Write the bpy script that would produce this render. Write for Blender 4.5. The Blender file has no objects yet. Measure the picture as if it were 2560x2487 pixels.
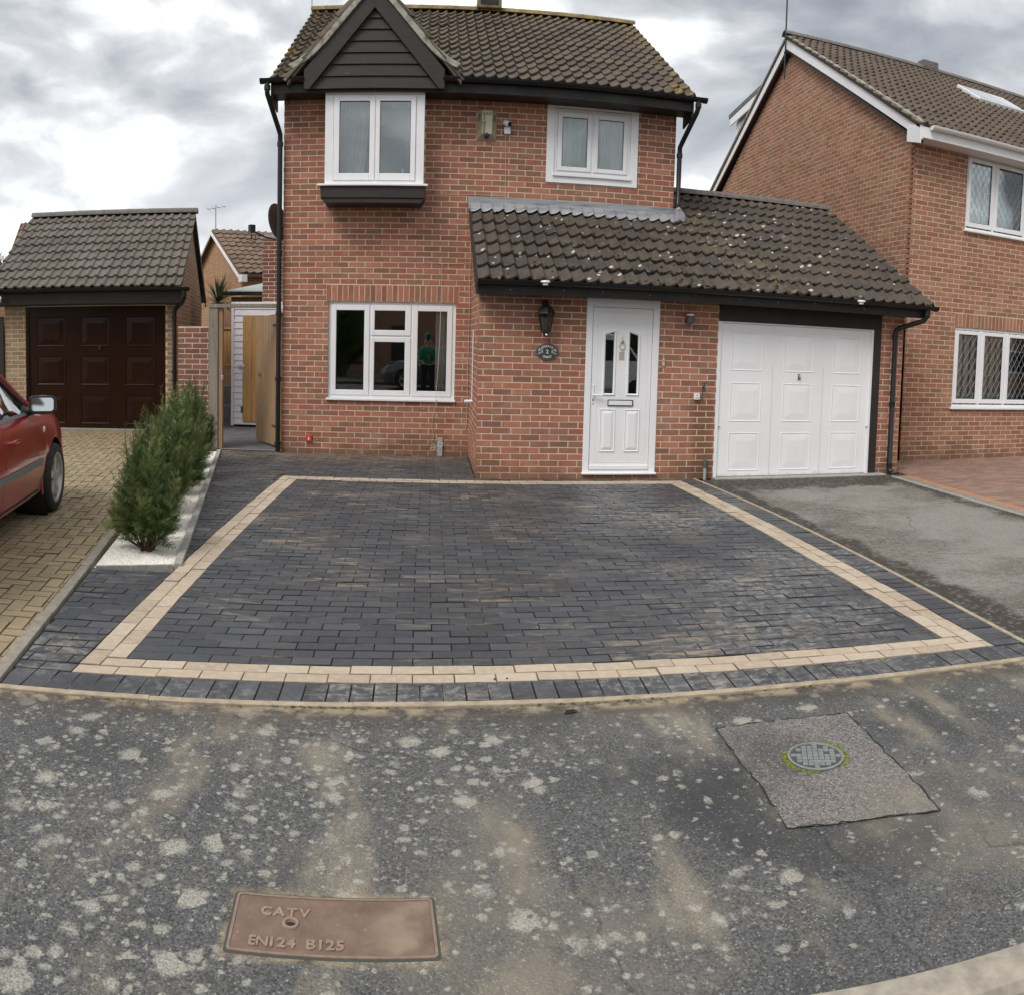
import bpy, bmesh, math, random
from mathutils import Matrix, Vector, noise as mnoise
random.seed(11)
R = math.radians
sc = bpy.context.scene
COL = sc.collection

# ---------------------------------------------------------------- camera (sweep panorama: central cylindrical)
YAW, PITCH, ROLL, FPX, V0 = 5.8263, 3.4592, -1.499, 2085.98, 974.28
CAM = Vector((2.0007, -11.352, 1.6237))
cam_data = bpy.data.cameras.new('camera')
camera = bpy.data.objects.new('camera', cam_data)
COL.objects.link(camera)
sc.camera = camera
_a, _b, _r = R(YAW), R(PITCH), R(ROLL)
_A = Matrix(((math.cos(_a), -math.sin(_a), 0), (math.sin(_a), math.cos(_a), 0), (0, 0, 1)))
_B = Matrix(((1, 0, 0), (0, math.cos(_b), -math.sin(_b)), (0, math.sin(_b), math.cos(_b))))
_C = Matrix(((math.cos(_r), 0, -math.sin(_r)), (0, 1, 0), (math.sin(_r), 0, math.cos(_r))))
_S = Matrix(((1, 0, 0), (0, 0, 1), (0, -1, 0)))
_W = (_S @ _C @ _B @ _A).transposed().to_4x4()
_W.translation = CAM
camera.matrix_world = _W
cam_data.type = 'PANO'
cam_data.clip_start = 0.05
cam_data.clip_end = 2000
_p = cam_data.cycles if hasattr(cam_data, 'cycles') and hasattr(cam_data.cycles, 'panorama_type') else cam_data
_p.panorama_type = 'CENTRAL_CYLINDRICAL'
_p.central_cylindrical_range_u_min = -1280 / FPX
_p.central_cylindrical_range_u_max = 1280 / FPX
_p.central_cylindrical_range_v_min = (V0 - 2487) / FPX
_p.central_cylindrical_range_v_max = V0 / FPX
_p.central_cylindrical_radius = 1.0

# ---------------------------------------------------------------- node helper
class NT:
    def __init__(s, tree):
        s.t = tree; s.N = tree.nodes; s.L = tree.links
    def node(s, typ, ins=None, **props):
        n = s.N.new(typ)
        for k, v in props.items(): setattr(n, k, v)
        for k, v in (ins or {}).items(): s.put(n.inputs[k], v)
        return n
    def put(s, sock, v):
        if isinstance(v, bpy.types.NodeSocket): s.L.new(v, sock)
        elif isinstance(v, bpy.types.Node): s.L.new(v.outputs[0], sock)
        else:
            if sock.type == 'RGBA' and len(v) == 3: v = (*v, 1)
            sock.default_value = v
    def pos(s): return s.node('ShaderNodeNewGeometry').outputs['Position']
    def xyz(s, v): return s.node('ShaderNodeSeparateXYZ', {0: v}).outputs
    def mapv(s, v, scale=(1, 1, 1), rot=(0, 0, 0), loc=(0, 0, 0)):
        return s.node('ShaderNodeMapping', {0: v, 'Scale': scale, 'Rotation': rot, 'Location': loc}).outputs[0]
    def noise(s, v, scale, detail=4, rough=.55, dist=0.0):
        return s.node('ShaderNodeTexNoise', {'Vector': v, 'Scale': scale, 'Detail': detail, 'Roughness': rough, 'Distortion': dist}).outputs['Fac']
    def ncol(s, v, scale, detail=2):
        return s.node('ShaderNodeTexNoise', {'Vector': v, 'Scale': scale, 'Detail': detail}).outputs['Color']
    def voro(s, v, scale, out='Distance', feature='F1', rand=1.0):
        return s.node('ShaderNodeTexVoronoi', {'Vector': v, 'Scale': scale, 'Randomness': rand}, feature=feature).outputs[out]
    def ramp(s, fac, stops, interp='LINEAR'):
        n = s.node('ShaderNodeValToRGB', {0: fac}); cr = n.color_ramp; cr.interpolation = interp
        while len(cr.elements) < len(stops): cr.elements.new(.5)
        for e, (p, c) in zip(cr.elements, stops):
            e.position = p; e.color = (*c, 1) if not isinstance(c, (int, float)) else (c, c, c, 1)
        return n.outputs[0]
    def mix(s, fac, a, b, mode='MIX'):
        n = s.node('ShaderNodeMix', None, data_type='RGBA', blend_type=mode)
        s.put(n.inputs[0], fac); s.put(n.inputs[6], a); s.put(n.inputs[7], b)
        return n.outputs[2]
    def m(s, op, a, b=0.0, c=0.0, clamp=False):
        n = s.node('ShaderNodeMath', None, operation=op, use_clamp=clamp)
        s.put(n.inputs[0], a); s.put(n.inputs[1], b); s.put(n.inputs[2], c)
        return n.outputs[0]
    def step(s, v, lo, hi):
        n = s.node('ShaderNodeMapRange', {'Value': v, 'From Min': lo, 'From Max': hi}, clamp=True, interpolation_type='SMOOTHSTEP')
        return n.outputs[0]
    def vadd(s, a, b):
        n = s.node('ShaderNodeVectorMath', None, operation='ADD'); s.put(n.inputs[0], a); s.put(n.inputs[1], b); return n.outputs[0]
    def vscale(s, a, k):
        n = s.node('ShaderNodeVectorMath', None, operation='SCALE'); s.put(n.inputs[0], a); s.put(n.inputs['Scale'], k); return n.outputs[0]
    def bump(s, h, strength=.4, dist=.005):
        return s.node('ShaderNodeBump', {'Height': h, 'Strength': strength, 'Distance': dist}).outputs[0]
    def rnd(s):
        a = s.node('ShaderNodeAttribute', None, attribute_name='rnd').outputs['Fac']
        o = s.node('ShaderNodeObjectInfo').outputs['Random']
        return s.m('FRACT', s.m('ADD', a, o))

MATS = {}
def material(name, fn):
    m = bpy.data.materials.new(name); m.use_nodes = True
    nt = NT(m.node_tree); bs = nt.N['Principled BSDF']
    fn(nt, bs); MATS[name] = m
    return m
def plain(name, col, rough=.6, metal=0.0, spec=.5, var=0.0, scale=30.0, bump=0.0, coat=0.0):
    def fn(nt, bs):
        bs.inputs['Roughness'].default_value = rough
        bs.inputs['Metallic'].default_value = metal
        bs.inputs['Specular IOR Level'].default_value = spec
        if coat: bs.inputs['Coat Weight'].default_value = coat; bs.inputs['Coat Roughness'].default_value = .06
        p = nt.pos()
        if var:
            n = nt.noise(p, scale, 5, .6)
            lo = tuple(c * (1 - var) for c in col); hi = tuple(min(1, c * (1 + var)) for c in col)
            nt.put(bs.inputs['Base Color'], nt.ramp(n, [(.3, lo), (.7, hi)]))
            n2 = nt.noise(p, scale * .23, 3, .6)
            nt.put(bs.inputs['Roughness'], nt.ramp(n2, [(.3, max(0, rough - .1)), (.7, min(1, rough + .1))]))
        else: nt.put(bs.inputs['Base Color'], col)
        if bump: nt.put(bs.inputs['Normal'], nt.bump(nt.noise(p, scale * 3, 4, .6), bump, .004))
    return material(name, fn)

# ---------------------------------------------------------------- world: overcast sky with broken cloud
SUN_EL, SUN_AZ = 50, 222          # azimuth of the sun, degrees clockwise from +Y
world = bpy.data.worlds.new('World'); sc.world = world; world.use_nodes = True
wt = NT(world.node_tree); wt.N.clear()
sky = wt.node('ShaderNodeTexSky', None, sky_type='NISHITA', sun_disc=False, sun_elevation=R(SUN_EL), sun_rotation=R(SUN_AZ))
nsky = wt.vscale(sky.outputs[0], 0.085)
wdir = wt.node('ShaderNodeTexCoord').outputs['Generated']
wx = wt.xyz(wdir)
cv = wt.mapv(wdir, (2.1, 2.1, 4.4), (0, 0, R(14)), (5.2, 1.3, .4))
warp = wt.vscale(wt.node('ShaderNodeTexNoise', {'Vector': cv, 'Scale': 1.3, 'Detail': 3}).outputs['Color'], .5)
cw = wt.vadd(cv, warp)
big = wt.noise(cw, 1.25, 3, .5)
fine = wt.noise(cw, 3.4, 7, .55)
dens = wt.m('ADD', wt.m('MULTIPLY', big, .66), wt.m('MULTIPLY', fine, .34))
ccol = wt.ramp(dens, [(.36, (.20, .222, .258)), (.435, (.30, .32, .352)), (.50, (.46, .478, .50)), (.555, (.72, .73, .735)), (.62, (.97, .97, .96))])
haze = wt.step(wx[2], .34, -.02)
ccol = wt.mix(wt.m('MULTIPLY', haze, .30), ccol, (.86, .88, .90))
gap = wt.step(wt.noise(cw, 1.4, 4, .5), .60, .72)
skycol = wt.mix(wt.m('MULTIPLY', gap, .16), ccol, nsky)
bg = wt.node('ShaderNodeBackground', {0: skycol, 1: 1.0})
wo = wt.node('ShaderNodeOutputWorld', {0: bg.outputs[0]})

sun_data = bpy.data.lights.new('sun', 'SUN'); sun_data.energy = 1.5; sun_data.angle = R(28); sun_data.color = (1.0, .965, .92)
sun = bpy.data.objects.new('sun', sun_data); COL.objects.link(sun)
_sd = Vector((math.sin(R(SUN_AZ)) * math.cos(R(SUN_EL)), math.cos(R(SUN_AZ)) * math.cos(R(SUN_EL)), math.sin(R(SUN_EL))))
sun.rotation_euler = (-_sd).to_track_quat('-Z', 'Y').to_euler()
sun.location = (2, -14, 20)
sc.view_settings.view_transform = 'Standard'; sc.view_settings.look = 'None'
sc.view_settings.exposure = 0.68; sc.view_settings.gamma = 1.0
sc.view_settings.use_curve_mapping = False
sc.cycles.max_bounces = 8; sc.cycles.transparent_max_bounces = 12
sc.cycles.sample_clamp_indirect = 6

# ---------------------------------------------------------------- mesh helper
class MB:
    def __init__(s): s.v = []; s.f = []; s.r = []; s.mi = []; s.mat2 = None
    def add(s, vs, fs, r=0.0):
        b = len(s.v); s.v += [tuple(q) for q in vs]; s.f += [tuple(b + i for i in f) for f in fs]; s.r += [r] * len(fs); s.mi += [0] * len(fs); return s
    def box(s, x0, y0, z0, x1, y1, z1, r=0.0, M=None):
        vs = [(x0, y0, z0), (x1, y0, z0), (x1, y1, z0), (x0, y1, z0), (x0, y0, z1), (x1, y0, z1), (x1, y1, z1), (x0, y1, z1)]
        if M is not None: vs = [M @ Vector(v) for v in vs]
        return s.add(vs, [(0, 3, 2, 1), (4, 5, 6, 7), (0, 1, 5, 4), (1, 2, 6, 5), (2, 3, 7, 6), (3, 0, 4, 7)], r)
    def ring(s, x0, x1, z0, z1, w, y0, y1):
        wl, wr, wb, wtop = (w, w, w, w) if not isinstance(w, tuple) else w
        s.box(x0, y0, z0, x0 + wl, y1, z1); s.box(x1 - wr, y0, z0, x1, y1, z1)
        s.box(x0 + wl, y0, z1 - wtop, x1 - wr, y1, z1); s.box(x0 + wl, y0, z0, x1 - wr, y1, z0 + wb); return s
    def prism(s, poly, a0, a1, axis='y', M=None):
        n = len(poly)
        def P(p, a): return {'y': (p[0], a, p[1]), 'z': (p[0], p[1], a), 'x': (a, p[0], p[1])}[axis]
        vs = [P(p, a0) for p in poly] + [P(p, a1) for p in poly]
        if M is not None: vs = [M @ Vector(v) for v in vs]
        fs = [tuple(range(n)), tuple(range(2 * n - 1, n - 1, -1))] + [(i, n + i, n + (i + 1) % n, (i + 1) % n) for i in range(n)]
        return s.add(vs, fs)
    def tube(s, pts, rad, n=8, cap=True, closed=False):
        pts = [Vector(p) for p in pts]; m = len(pts)
        rads = rad if isinstance(rad, (list, tuple)) else [rad] * m
        rings = []; up = None
        for i, p in enumerate(pts):
            t = (pts[min(i + 1, m - 1)] - pts[max(i - 1, 0)]).normalized()
            if up is None:
                up = Vector((0, 0, 1)) if abs(t.z) < .9 else Vector((1, 0, 0))
            a = t.cross(up)
            if a.length < 1e-4: a = t.orthogonal()
            a.normalize(); up = a.cross(t).normalized()
            rings.append([p + (a * math.cos(2 * math.pi * k / n) + up * math.sin(2 * math.pi * k / n)) * rads[i] for k in range(n)])
        vs = [q for r_ in rings for q in r_]
        fs = [(i * n + k, i * n + (k + 1) % n, (i + 1) * n + (k + 1) % n, (i + 1) * n + k) for i in range(m - 1) for k in range(n)]
        if cap: fs += [tuple(range(n - 1, -1, -1)), tuple((m - 1) * n + k for k in range(n))]
        return s.add(vs, fs)
    def lathe(s, prof, n=20, M=None, caps=True):
        vs = []; fs = []
        for r_, z in prof:
            for k in range(n): vs.append(Vector((r_ * math.cos(2 * math.pi * k / n), r_ * math.sin(2 * math.pi * k / n), z)))
        for i in range(len(prof) - 1):
            for k in range(n): fs.append((i * n + k, i * n + (k + 1) % n, (i + 1) * n + (k + 1) % n, (i + 1) * n + k))
        if caps: fs += [tuple(range(n - 1, -1, -1)), tuple((len(prof) - 1) * n + k for k in range(n))]
        if M is not None: vs = [M @ v for v in vs]
        return s.add(vs, fs)
    def mesh(s, name, mat, smooth=False):
        me = bpy.data.meshes.new(name); me.from_pydata(s.v, [], s.f)
        if any(s.r):
            at = me.attributes.new('rnd', 'FLOAT', 'FACE'); at.data.foreach_set('value', s.r)
        if mat: me.materials.append(MATS[mat] if isinstance(mat, str) else mat)
        if s.mat2: me.materials.append(MATS[s.mat2]); me.polygons.foreach_set('material_index', s.mi)
        if smooth: me.polygons.foreach_set('use_smooth', [True] * len(me.polygons))
        me.update(); return me
    def build(s, name, mat, parent=None, smooth=False, bevel=0.0, fix=True, auto=None, **k):
        me = s.mesh(name, mat, smooth or auto is not None)
        if fix:
            bm = bmesh.new(); bm.from_mesh(me); bmesh.ops.recalc_face_normals(bm, faces=bm.faces); bm.to_mesh(me); bm.free()
        if auto is not None: me.set_sharp_from_angle(angle=R(auto))
        o = link(name, me, parent, **k)
        if bevel:
            b = o.modifiers.new('bevel', 'BEVEL'); b.width = bevel; b.segments = 2; b.limit_method = 'ANGLE'; b.angle_limit = R(40)
        return o
def link(name, data, parent=None, label=None, cat=None, group=None, kind=None, loc=None, mw=None):
    o = bpy.data.objects.new(name, data); COL.objects.link(o)
    if parent: o.parent = parent
    if loc: o.location = loc
    if mw is not None: o.matrix_local = mw
    tag(o, label, cat, group, kind); return o
def tag(o, label=None, cat=None, group=None, kind=None):
    if label: o['label'] = label
    if cat: o['category'] = cat
    if group: o['group'] = group
    if kind: o['kind'] = kind
    return o
def thing(name, label, cat, loc=(0, 0, 0), rz=0.0, group=None):
    o = link(name, None, None, label, cat, group); o.location = loc; o.rotation_euler = (0, 0, rz); o.empty_display_size = .2
    return o
def text_mesh(txt, size, depth, mat, name='lettering', bold=0.0, align='CENTER'):
    cu = bpy.data.curves.new('t', 'FONT'); cu.body = txt; cu.size = size; cu.extrude = depth; cu.offset = bold
    cu.align_x = align; cu.align_y = 'CENTER'; cu.resolution_u = 3
    o = bpy.data.objects.new('t', cu); COL.objects.link(o)
    dg = bpy.context.evaluated_depsgraph_get(); dg.update()
    me = bpy.data.meshes.new_from_object(o.evaluated_get(dg)); me.name = name
    bpy.data.objects.remove(o); bpy.data.curves.remove(cu)
    me.materials.clear(); me.materials.append(MATS[mat]); return me
FACE_FRONT = Matrix.Rotation(R(90), 4, 'X')      # text in XY plane -> upright, facing -Y

# ---------------------------------------------------------------- materials
def brick_material(name, tones, base_dirt=True, tap=False, pale=.25):
    def fn(nt, bs):
        p = nt.pos(); r = nt.rnd()
        c = nt.ramp(r, [(i / len(tones), t) for i, t in enumerate(tones)], 'CONSTANT')
        r2 = nt.m('FRACT', nt.m('MULTIPLY', r, 17.31))
        v = nt.vadd(p, nt.vscale(nt.node('ShaderNodeCombineXYZ', {0: r2, 1: r2, 2: r2}).outputs[0], 3.0))
        blot = nt.noise(v, 9, 4, .6)
        c = nt.mix(nt.m('MULTIPLY', nt.step(blot, .5, .7), .38), c, (.185, .115, .08))
        c = nt.mix(nt.m('MULTIPLY', nt.step(blot, .46, .3), .4), c, (.50, .24, .165))
        band = nt.noise(nt.mapv(v, (14, 14, 2)), 1, 2, .5)
        c = nt.mix(nt.m('MULTIPLY', nt.step(band, .56, .66), .22), c, (.21, .15, .105))
        eff = nt.noise(p, 1.3, 4, .6)
        c = nt.mix(nt.m('MULTIPLY', nt.step(eff, .52, .75), pale), c, (.52, .36, .27))
        if base_dirt:
            z = nt.xyz(p)[2]
            d = nt.m('ADD', z, nt.m('MULTIPLY', nt.m('SUBTRACT', nt.noise(p, 2.6, 4, .6), .5), .9))
            c = nt.mix(nt.m('MULTIPLY', nt.step(d, .32, -.08), .62), c, (.13, .085, .05))
        if tap:
            q = nt.xyz(p)
            dx = nt.m('ABSOLUTE', nt.m('SUBTRACT', q[0], nt.m('ADD', 5.22, nt.m('MULTIPLY', nt.noise(p, 4, 3), .16))))
            w = nt.m('MULTIPLY', nt.step(dx, .2, .08), nt.step(q[2], 1.12, .8))
            w = nt.m('MULTIPLY', w, nt.step(q[1], -1.5, -1.7))
            c = nt.mix(nt.m('MULTIPLY', w, .6), c, (.135, .075, .042))
        fine = nt.noise(p, 120, 3, .7)
        c = nt.mix(.16, c, nt.ramp(fine, [(.35, (.08, .05, .04)), (.65, (.6, .4, .3))]), 'SOFT_LIGHT')
        nt.put(bs.inputs['Base Color'], c)
        bs.inputs['Roughness'].default_value = .88; bs.inputs['Specular IOR Level'].default_value = .25
        nt.put(bs.inputs['Normal'], nt.bump(nt.noise(p, 60, 4, .65), .6, .005))
    return material(name, fn)
RED = [(.375, .162, .103), (.33, .134, .090), (.42, .19, .123), (.29, .146, .096), (.395, .168, .115), (.305, .16, .106), (.35, .143, .104), (.435, .21, .138), (.255, .125, .09)]
brick_material('brick red', RED, tap=True, pale=.22)
brick_material('brick neighbour', [(.35, .17, .108), (.31, .14, .09), (.39, .205, .13), (.29, .16, .098), (.37, .18, .125), (.40, .22, .14)], pale=.2)
brick_material('brick buff', [(.36, .265, .165), (.32, .235, .145), (.39, .295, .19), (.28, .21, .135), (.35, .25, .15)], pale=.12)
brick_material('brick orange', [(.42, .235, .12), (.38, .2, .105), (.45, .26, .14), (.35, .19, .1)], pale=.1)
brick_material('brick dull', [(.22, .095, .074), (.18, .08, .062), (.25, .115, .088), (.20, .10, .075)], pale=.05)
brick_material('brick dark', [(.19, .085, .066), (.16, .07, .055), (.22, .10, .075), (.175, .09, .07)], False, pale=.1)
def _mortar(nt, bs):
    p = nt.pos(); c = nt.ramp(nt.noise(p, 6, 5, .6), [(.3, (.52, .42, .31)), (.7, (.68, .57, .45))])
    z = nt.xyz(p)[2]
    d = nt.m('ADD', z, nt.m('MULTIPLY', nt.m('SUBTRACT', nt.noise(p, 2.6, 4, .6), .5), .9))
    c = nt.mix(nt.m('MULTIPLY', nt.step(d, .3, -.1), .6), c, (.16, .12, .075))
    nt.put(bs.inputs['Base Color'], c); bs.inputs['Roughness'].default_value = .95
    nt.put(bs.inputs['Normal'], nt.bump(nt.noise(p, 90, 3, .7), .5, .004))
material('mortar', _mortar)
def _brickpat(c1, c2, mo):
    def fn(nt, bs):
        p = nt.pos(); q = nt.xyz(p)
        u = nt.m('ADD', q[0], q[1])
        v = nt.node('ShaderNodeCombineXYZ', {0: u, 1: q[2], 2: 0.0}).outputs[0]
        b = nt.node('ShaderNodeTexBrick', {'Vector': v, 'Color1': c1, 'Color2': c2, 'Mortar': mo, 'Scale': 1.0, 'Mortar Size': .006, 'Brick Width': .225, 'Row Height': .075, 'Bias': 0.0})
        c = nt.mix(nt.m('MULTIPLY', nt.noise(p, 8, 3), .5), b.outputs['Color'], (.2, .12, .08))
        nt.put(bs.inputs['Base Color'], c); bs.inputs['Roughness'].default_value = .9
    return fn
material('brickwork distant', _brickpat((.40, .205, .10), (.46, .25, .125), (.50, .40, .29)))
material('brickwork side', _brickpat((.3, .125, .085), (.36, .16, .11), (.45, .36, .27)))

def tile_material(name, tones, lichen=0.0, specks=0.0, moss=0.0):
    def fn(nt, bs):
        p = nt.pos(); r = nt.rnd()
        c = nt.ramp(r, [(i / len(tones), t) for i, t in enumerate(tones)], 'CONSTANT')
        st = nt.noise(nt.mapv(p, (9, 3, 3)), 1.6, 4, .6)
        c = nt.mix(nt.m('MULTIPLY', nt.step(st, .42, .7), .5), c, (.125, .10, .08))
        c = nt.mix(nt.m('MULTIPLY', nt.step(nt.noise(p, 1.1, 4, .65), .5, .7), .35), c, (.05, .045, .04))
        if moss:
            mk = nt.m('MULTIPLY', nt.step(nt.noise(p, 5.5, 5, .7), .56, .68), moss)
            c = nt.mix(mk, c, (.10, .085, .03))
        if lichen:
            big = nt.noise(p, 1.05, 3, .6)
            q = nt.xyz(p)
            edge = nt.m('MAXIMUM', nt.step(q[0], .55, -.05), nt.m('MAXIMUM', nt.step(q[0], 5.0, 5.45), nt.step(q[2], 6.85, 7.3)))
            mk = nt.m('MULTIPLY', nt.step(nt.noise(p, 7.5, 4, .6), .53, .62), nt.m('ADD', nt.m('MULTIPLY', edge, .8), nt.step(big, .62, .72), clamp=True))
            c = nt.mix(nt.m('MULTIPLY', mk, lichen), c, (.30, .20, .045))
        if specks:
            v = nt.vadd(p, nt.vscale(nt.ncol(p, 30, 2), .02))
            vo = nt.node('ShaderNodeTexVoronoi', {'Vector': nt.mapv(v, (1, .62, .62), (0, 0, .4)), 'Scale': 9.0})
            cr = nt.xyz(vo.outputs['Color'])
            rad = nt.m('MULTIPLY', cr[0], .25)
            on = nt.m('MULTIPLY', nt.m('LESS_THAN', vo.outputs['Distance'], rad), nt.m('GREATER_THAN', cr[1], 1 - specks))
            c = nt.mix(nt.m('MULTIPLY', on, .85), c, (.52, .50, .44))
            mk = nt.m('MULTIPLY', nt.step(nt.noise(p, 6.5, 4, .6), .63, .7), nt.step(nt.noise(p, 1.2, 2), .5, .62))
            c = nt.mix(nt.m('MULTIPLY', mk, .7), c, (.26, .22, .07))
            q = nt.xyz(p); vx = nt.m('ABSOLUTE', nt.m('SUBTRACT', q[0], nt.m('ADD', 5.55, nt.m('MULTIPLY', q[1], -.25))))
            vm = nt.m('MULTIPLY', nt.step(vx, .55, .1), nt.step(nt.noise(p, 8, 5, .65), .47, .6))
            c = nt.mix(nt.m('MULTIPLY', vm, .42), c, (.17, .145, .07))
            vm2 = nt.m('MULTIPLY', nt.step(vx, .45, .05), nt.step(nt.noise(p, 9, 3, .6), .645, .70))
            c = nt.mix(nt.m('MULTIPLY', vm2, .7), c, (.36, .25, .05))
        nt.put(bs.inputs['Base Color'], c); bs.inputs['Roughness'].default_value = .8; bs.inputs['Specular IOR Level'].default_value = .3
        nt.put(bs.inputs['Normal'], nt.bump(nt.noise(p, 110, 4, .7), .45, .003))
    return material(name, fn)
TT = [(.082, .066, .054), (.072, .057, .048), (.095, .076, .062), (.066, .056, .05), (.088, .068, .053)]
tile_material('tile main', [(a * 1.25, b * 1.22, c * 1.1) for a, b, c in TT], lichen=.85, moss=.35)
tile_material('tile porch', [(a * .88, b * .86, c * .86) for a, b, c in TT], specks=.6, moss=.4)
tile_material('tile grey', [(.15, .134, .116), (.135, .12, .105), (.165, .145, .128), (.145, .132, .11)], moss=.15)
tile_material('tile neighbour', [(.105, .078, .058), (.092, .068, .05), (.115, .085, .062)], moss=.25)
tile_material('tile far', [(.19, .125, .09), (.165, .11, .08), (.21, .14, .10)], moss=.4)
plain('ridge grey', (.15, .135, .12), .85, var=.3, scale=14, bump=.3)
def _ridge(nt, bs):
    p = nt.pos(); c = nt.ramp(nt.noise(p, 9, 4, .6), [(.3, (.11, .09, .06)), (.5, (.20, .15, .07)), (.7, (.33, .24, .09))])
    nt.put(bs.inputs['Base Color'], c); bs.inputs['Roughness'].default_value = .9
    nt.put(bs.inputs['Normal'], nt.bump(nt.noise(p, 60, 4, .7), .5, .005))
material('ridge lichen', _ridge)
def _verge(nt, bs):
    p = nt.pos(); n = nt.noise(p, 11, 5, .65)
    c = nt.ramp(n, [(.3, (.13, .12, .095)), (.48, (.30, .29, .235)), (.62, (.40, .40, .34)), (.75, (.22, .19, .13))])
    nt.put(bs.inputs['Base Color'], c); bs.inputs['Roughness'].default_value = .95
    nt.put(bs.inputs['Normal'], nt.bump(nt.noise(p, 50, 4, .7), .6, .008))
material('verge mortar', _verge)
def _upvc(nt, bs):
    p = nt.pos(); c = nt.ramp(nt.noise(p, 3.5, 5, .65), [(.35, (.83, .83, .84)), (.75, (.77, .77, .775))])
    nt.put(bs.inputs['Base Color'], c); bs.inputs['Roughness'].default_value = .32
material('white upvc', _upvc)
def _gdoor(nt, bs):
    p = nt.pos(); c = nt.ramp(nt.noise(nt.mapv(p, (1, 1, .5)), 2.2, 5, .65), [(.3, (.87, .87, .88)), (.75, (.81, .815, .82))])
    z = nt.xyz(p)[2]
    d = nt.m('ADD', z, nt.m('MULTIPLY', nt.m('SUBTRACT', nt.noise(p, 7, 4, .7), .5), .22))
    c = nt.mix(nt.m('MULTIPLY', nt.step(d, .07, -.02), .5), c, (.42, .39, .33))
    nt.put(bs.inputs['Base Color'], c); bs.inputs['Roughness'].default_value = .42
    nt.put(bs.inputs['Normal'], nt.bump(nt.noise(p, 3.2, 3, .5), .25, .03))
material('white painted steel', _gdoor)
def _brown(nt, bs):
    p = nt.pos(); c = nt.ramp(nt.noise(p, 2, 4, .6), [(.3, (.019, .0065, .0033)), (.7, (.027, .0092, .0045))])
    nt.put(bs.inputs['Base Color'], c); bs.inputs['Roughness'].default_value = .24; bs.inputs['Specular IOR Level'].default_value = .22
    nt.put(bs.inputs['Normal'], nt.bump(nt.noise(nt.mapv(p, (30, 30, 1.2)), 2, 3), .12, .002))
material('brown gloss door', _brown)
plain('black plastic', (.0075, .0075, .008), .38, var=.3, scale=8)
plain('black timber', (.0125, .0105, .0095), .55, var=.35, scale=12)
def _timber(col, rough=.7, scratch=0.0):
    def fn(nt, bs):
        p = nt.pos(); g = nt.noise(nt.mapv(p, (2.2, 20, 55)), 1, 5, .65)
        c = nt.ramp(g, [(.3, tuple(a * .62 for a in col)), (.7, tuple(a * 1.35 for a in col))])
        if scratch:
            s_ = nt.noise(nt.mapv(p, (5, 5, 60)), 1.0, 4, .7)
            m_ = nt.m('MULTIPLY', nt.step(s_, .665, .70), nt.step(nt.noise(p, 5, 2), .5, .6))
            c = nt.mix(nt.m('MULTIPLY', m_, scratch), c, (.34, .30, .27))
        nt.put(bs.inputs['Base Color'], c); bs.inputs['Roughness'].default_value = rough
        nt.put(bs.inputs['Normal'], nt.bump(g, .35, .003))
    return fn
material('gable board', _timber((.0215, .0155, .0125), .62, .9))
material('bargeboard brown', _timber((.024, .018, .0148), .6, .15))
def _vwood(col, knots=True):
    def fn(nt, bs):
        p = nt.pos(); r = nt.rnd()
        v = nt.vadd(p, nt.vscale(nt.node('ShaderNodeCombineXYZ', {0: r, 1: r, 2: r}).outputs[0], 5))
        g = nt.noise(nt.mapv(v, (45, 45, 2.2)), 1, 5, .6, 1.2)
        c = nt.ramp(g, [(.3, tuple(a * .68 for a in col)), (.55, col), (.75, tuple(min(1, a * 1.3) for a in col))])
        k = nt.voro(nt.mapv(v, (9, 9, 3.2)), 1.0)
        c = nt.mix(nt.m('MULTIPLY', nt.step(k, .14, .05), .7), c, tuple(a * .35 for a in col))
        w = nt.noise(v, 3, 3, .6)
        c = nt.mix(nt.m('MULTIPLY', nt.step(w, .45, .7), .35), c, (.24, .21, .17))
        nt.put(bs.inputs['Base Color'], c); bs.inputs['Roughness'].default_value = .8
        nt.put(bs.inputs['Normal'], nt.bump(g, .4, .003))
    return fn
material('gate wood', _vwood((.30, .185, .10)))
material('shed door wood', _vwood((.42, .235, .085)))
material('fence wood', _vwood((.45, .25, .09)))
material('post wood', _vwood((.235, .205, .16)))
plain('shed paint', (.69, .675, .72), .55, var=.08, scale=9)
def _lead(nt, bs):
    p = nt.pos(); n = nt.noise(nt.mapv(p, (1.2, 3, 10)), 2, 4, .6)
    nt.put(bs.inputs['Base Color'], nt.ramp(n, [(.3, (.16, .165, .18)), (.55, (.34, .35, .37)), (.75, (.24, .23, .235))]))
    bs.inputs['Roughness'].default_value = .5; bs.inputs['Metallic'].default_value = .25
    nt.put(bs.inputs['Normal'], nt.bump(nt.noise(p, 5, 3), .3, .02))
material('lead flashing', _lead)
def glass_material(name, refl, tint=(.955, .97, .965)):
    def fn(nt, bs):
        nt.N.remove(bs); out = nt.N['Material Output']
        tr = nt.node('ShaderNodeBsdfTransparent', {0: tint}); gl = nt.node('ShaderNodeBsdfGlossy', {0: (.92, .97, .98), 'Roughness': 0.0})
        wav = nt.bump(nt.noise(nt.pos(), 1.4, 1), .02, .05)
        nt.put(gl.inputs['Normal'], wav)
        fr = nt.node('ShaderNodeFresnel', {'IOR': 1.5}).outputs[0]
        f = nt.m('MULTIPLY', fr, refl, clamp=True)
        mx = nt.node('ShaderNodeMixShader'); nt.put(mx.inputs[0], f); nt.put(mx.inputs[1], tr.outputs[0]); nt.put(mx.inputs[2], gl.outputs[0])
        nt.put(out.inputs[0], mx.outputs[0])
    return material(name, fn)
glass_material('glass', 3.4)
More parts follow.
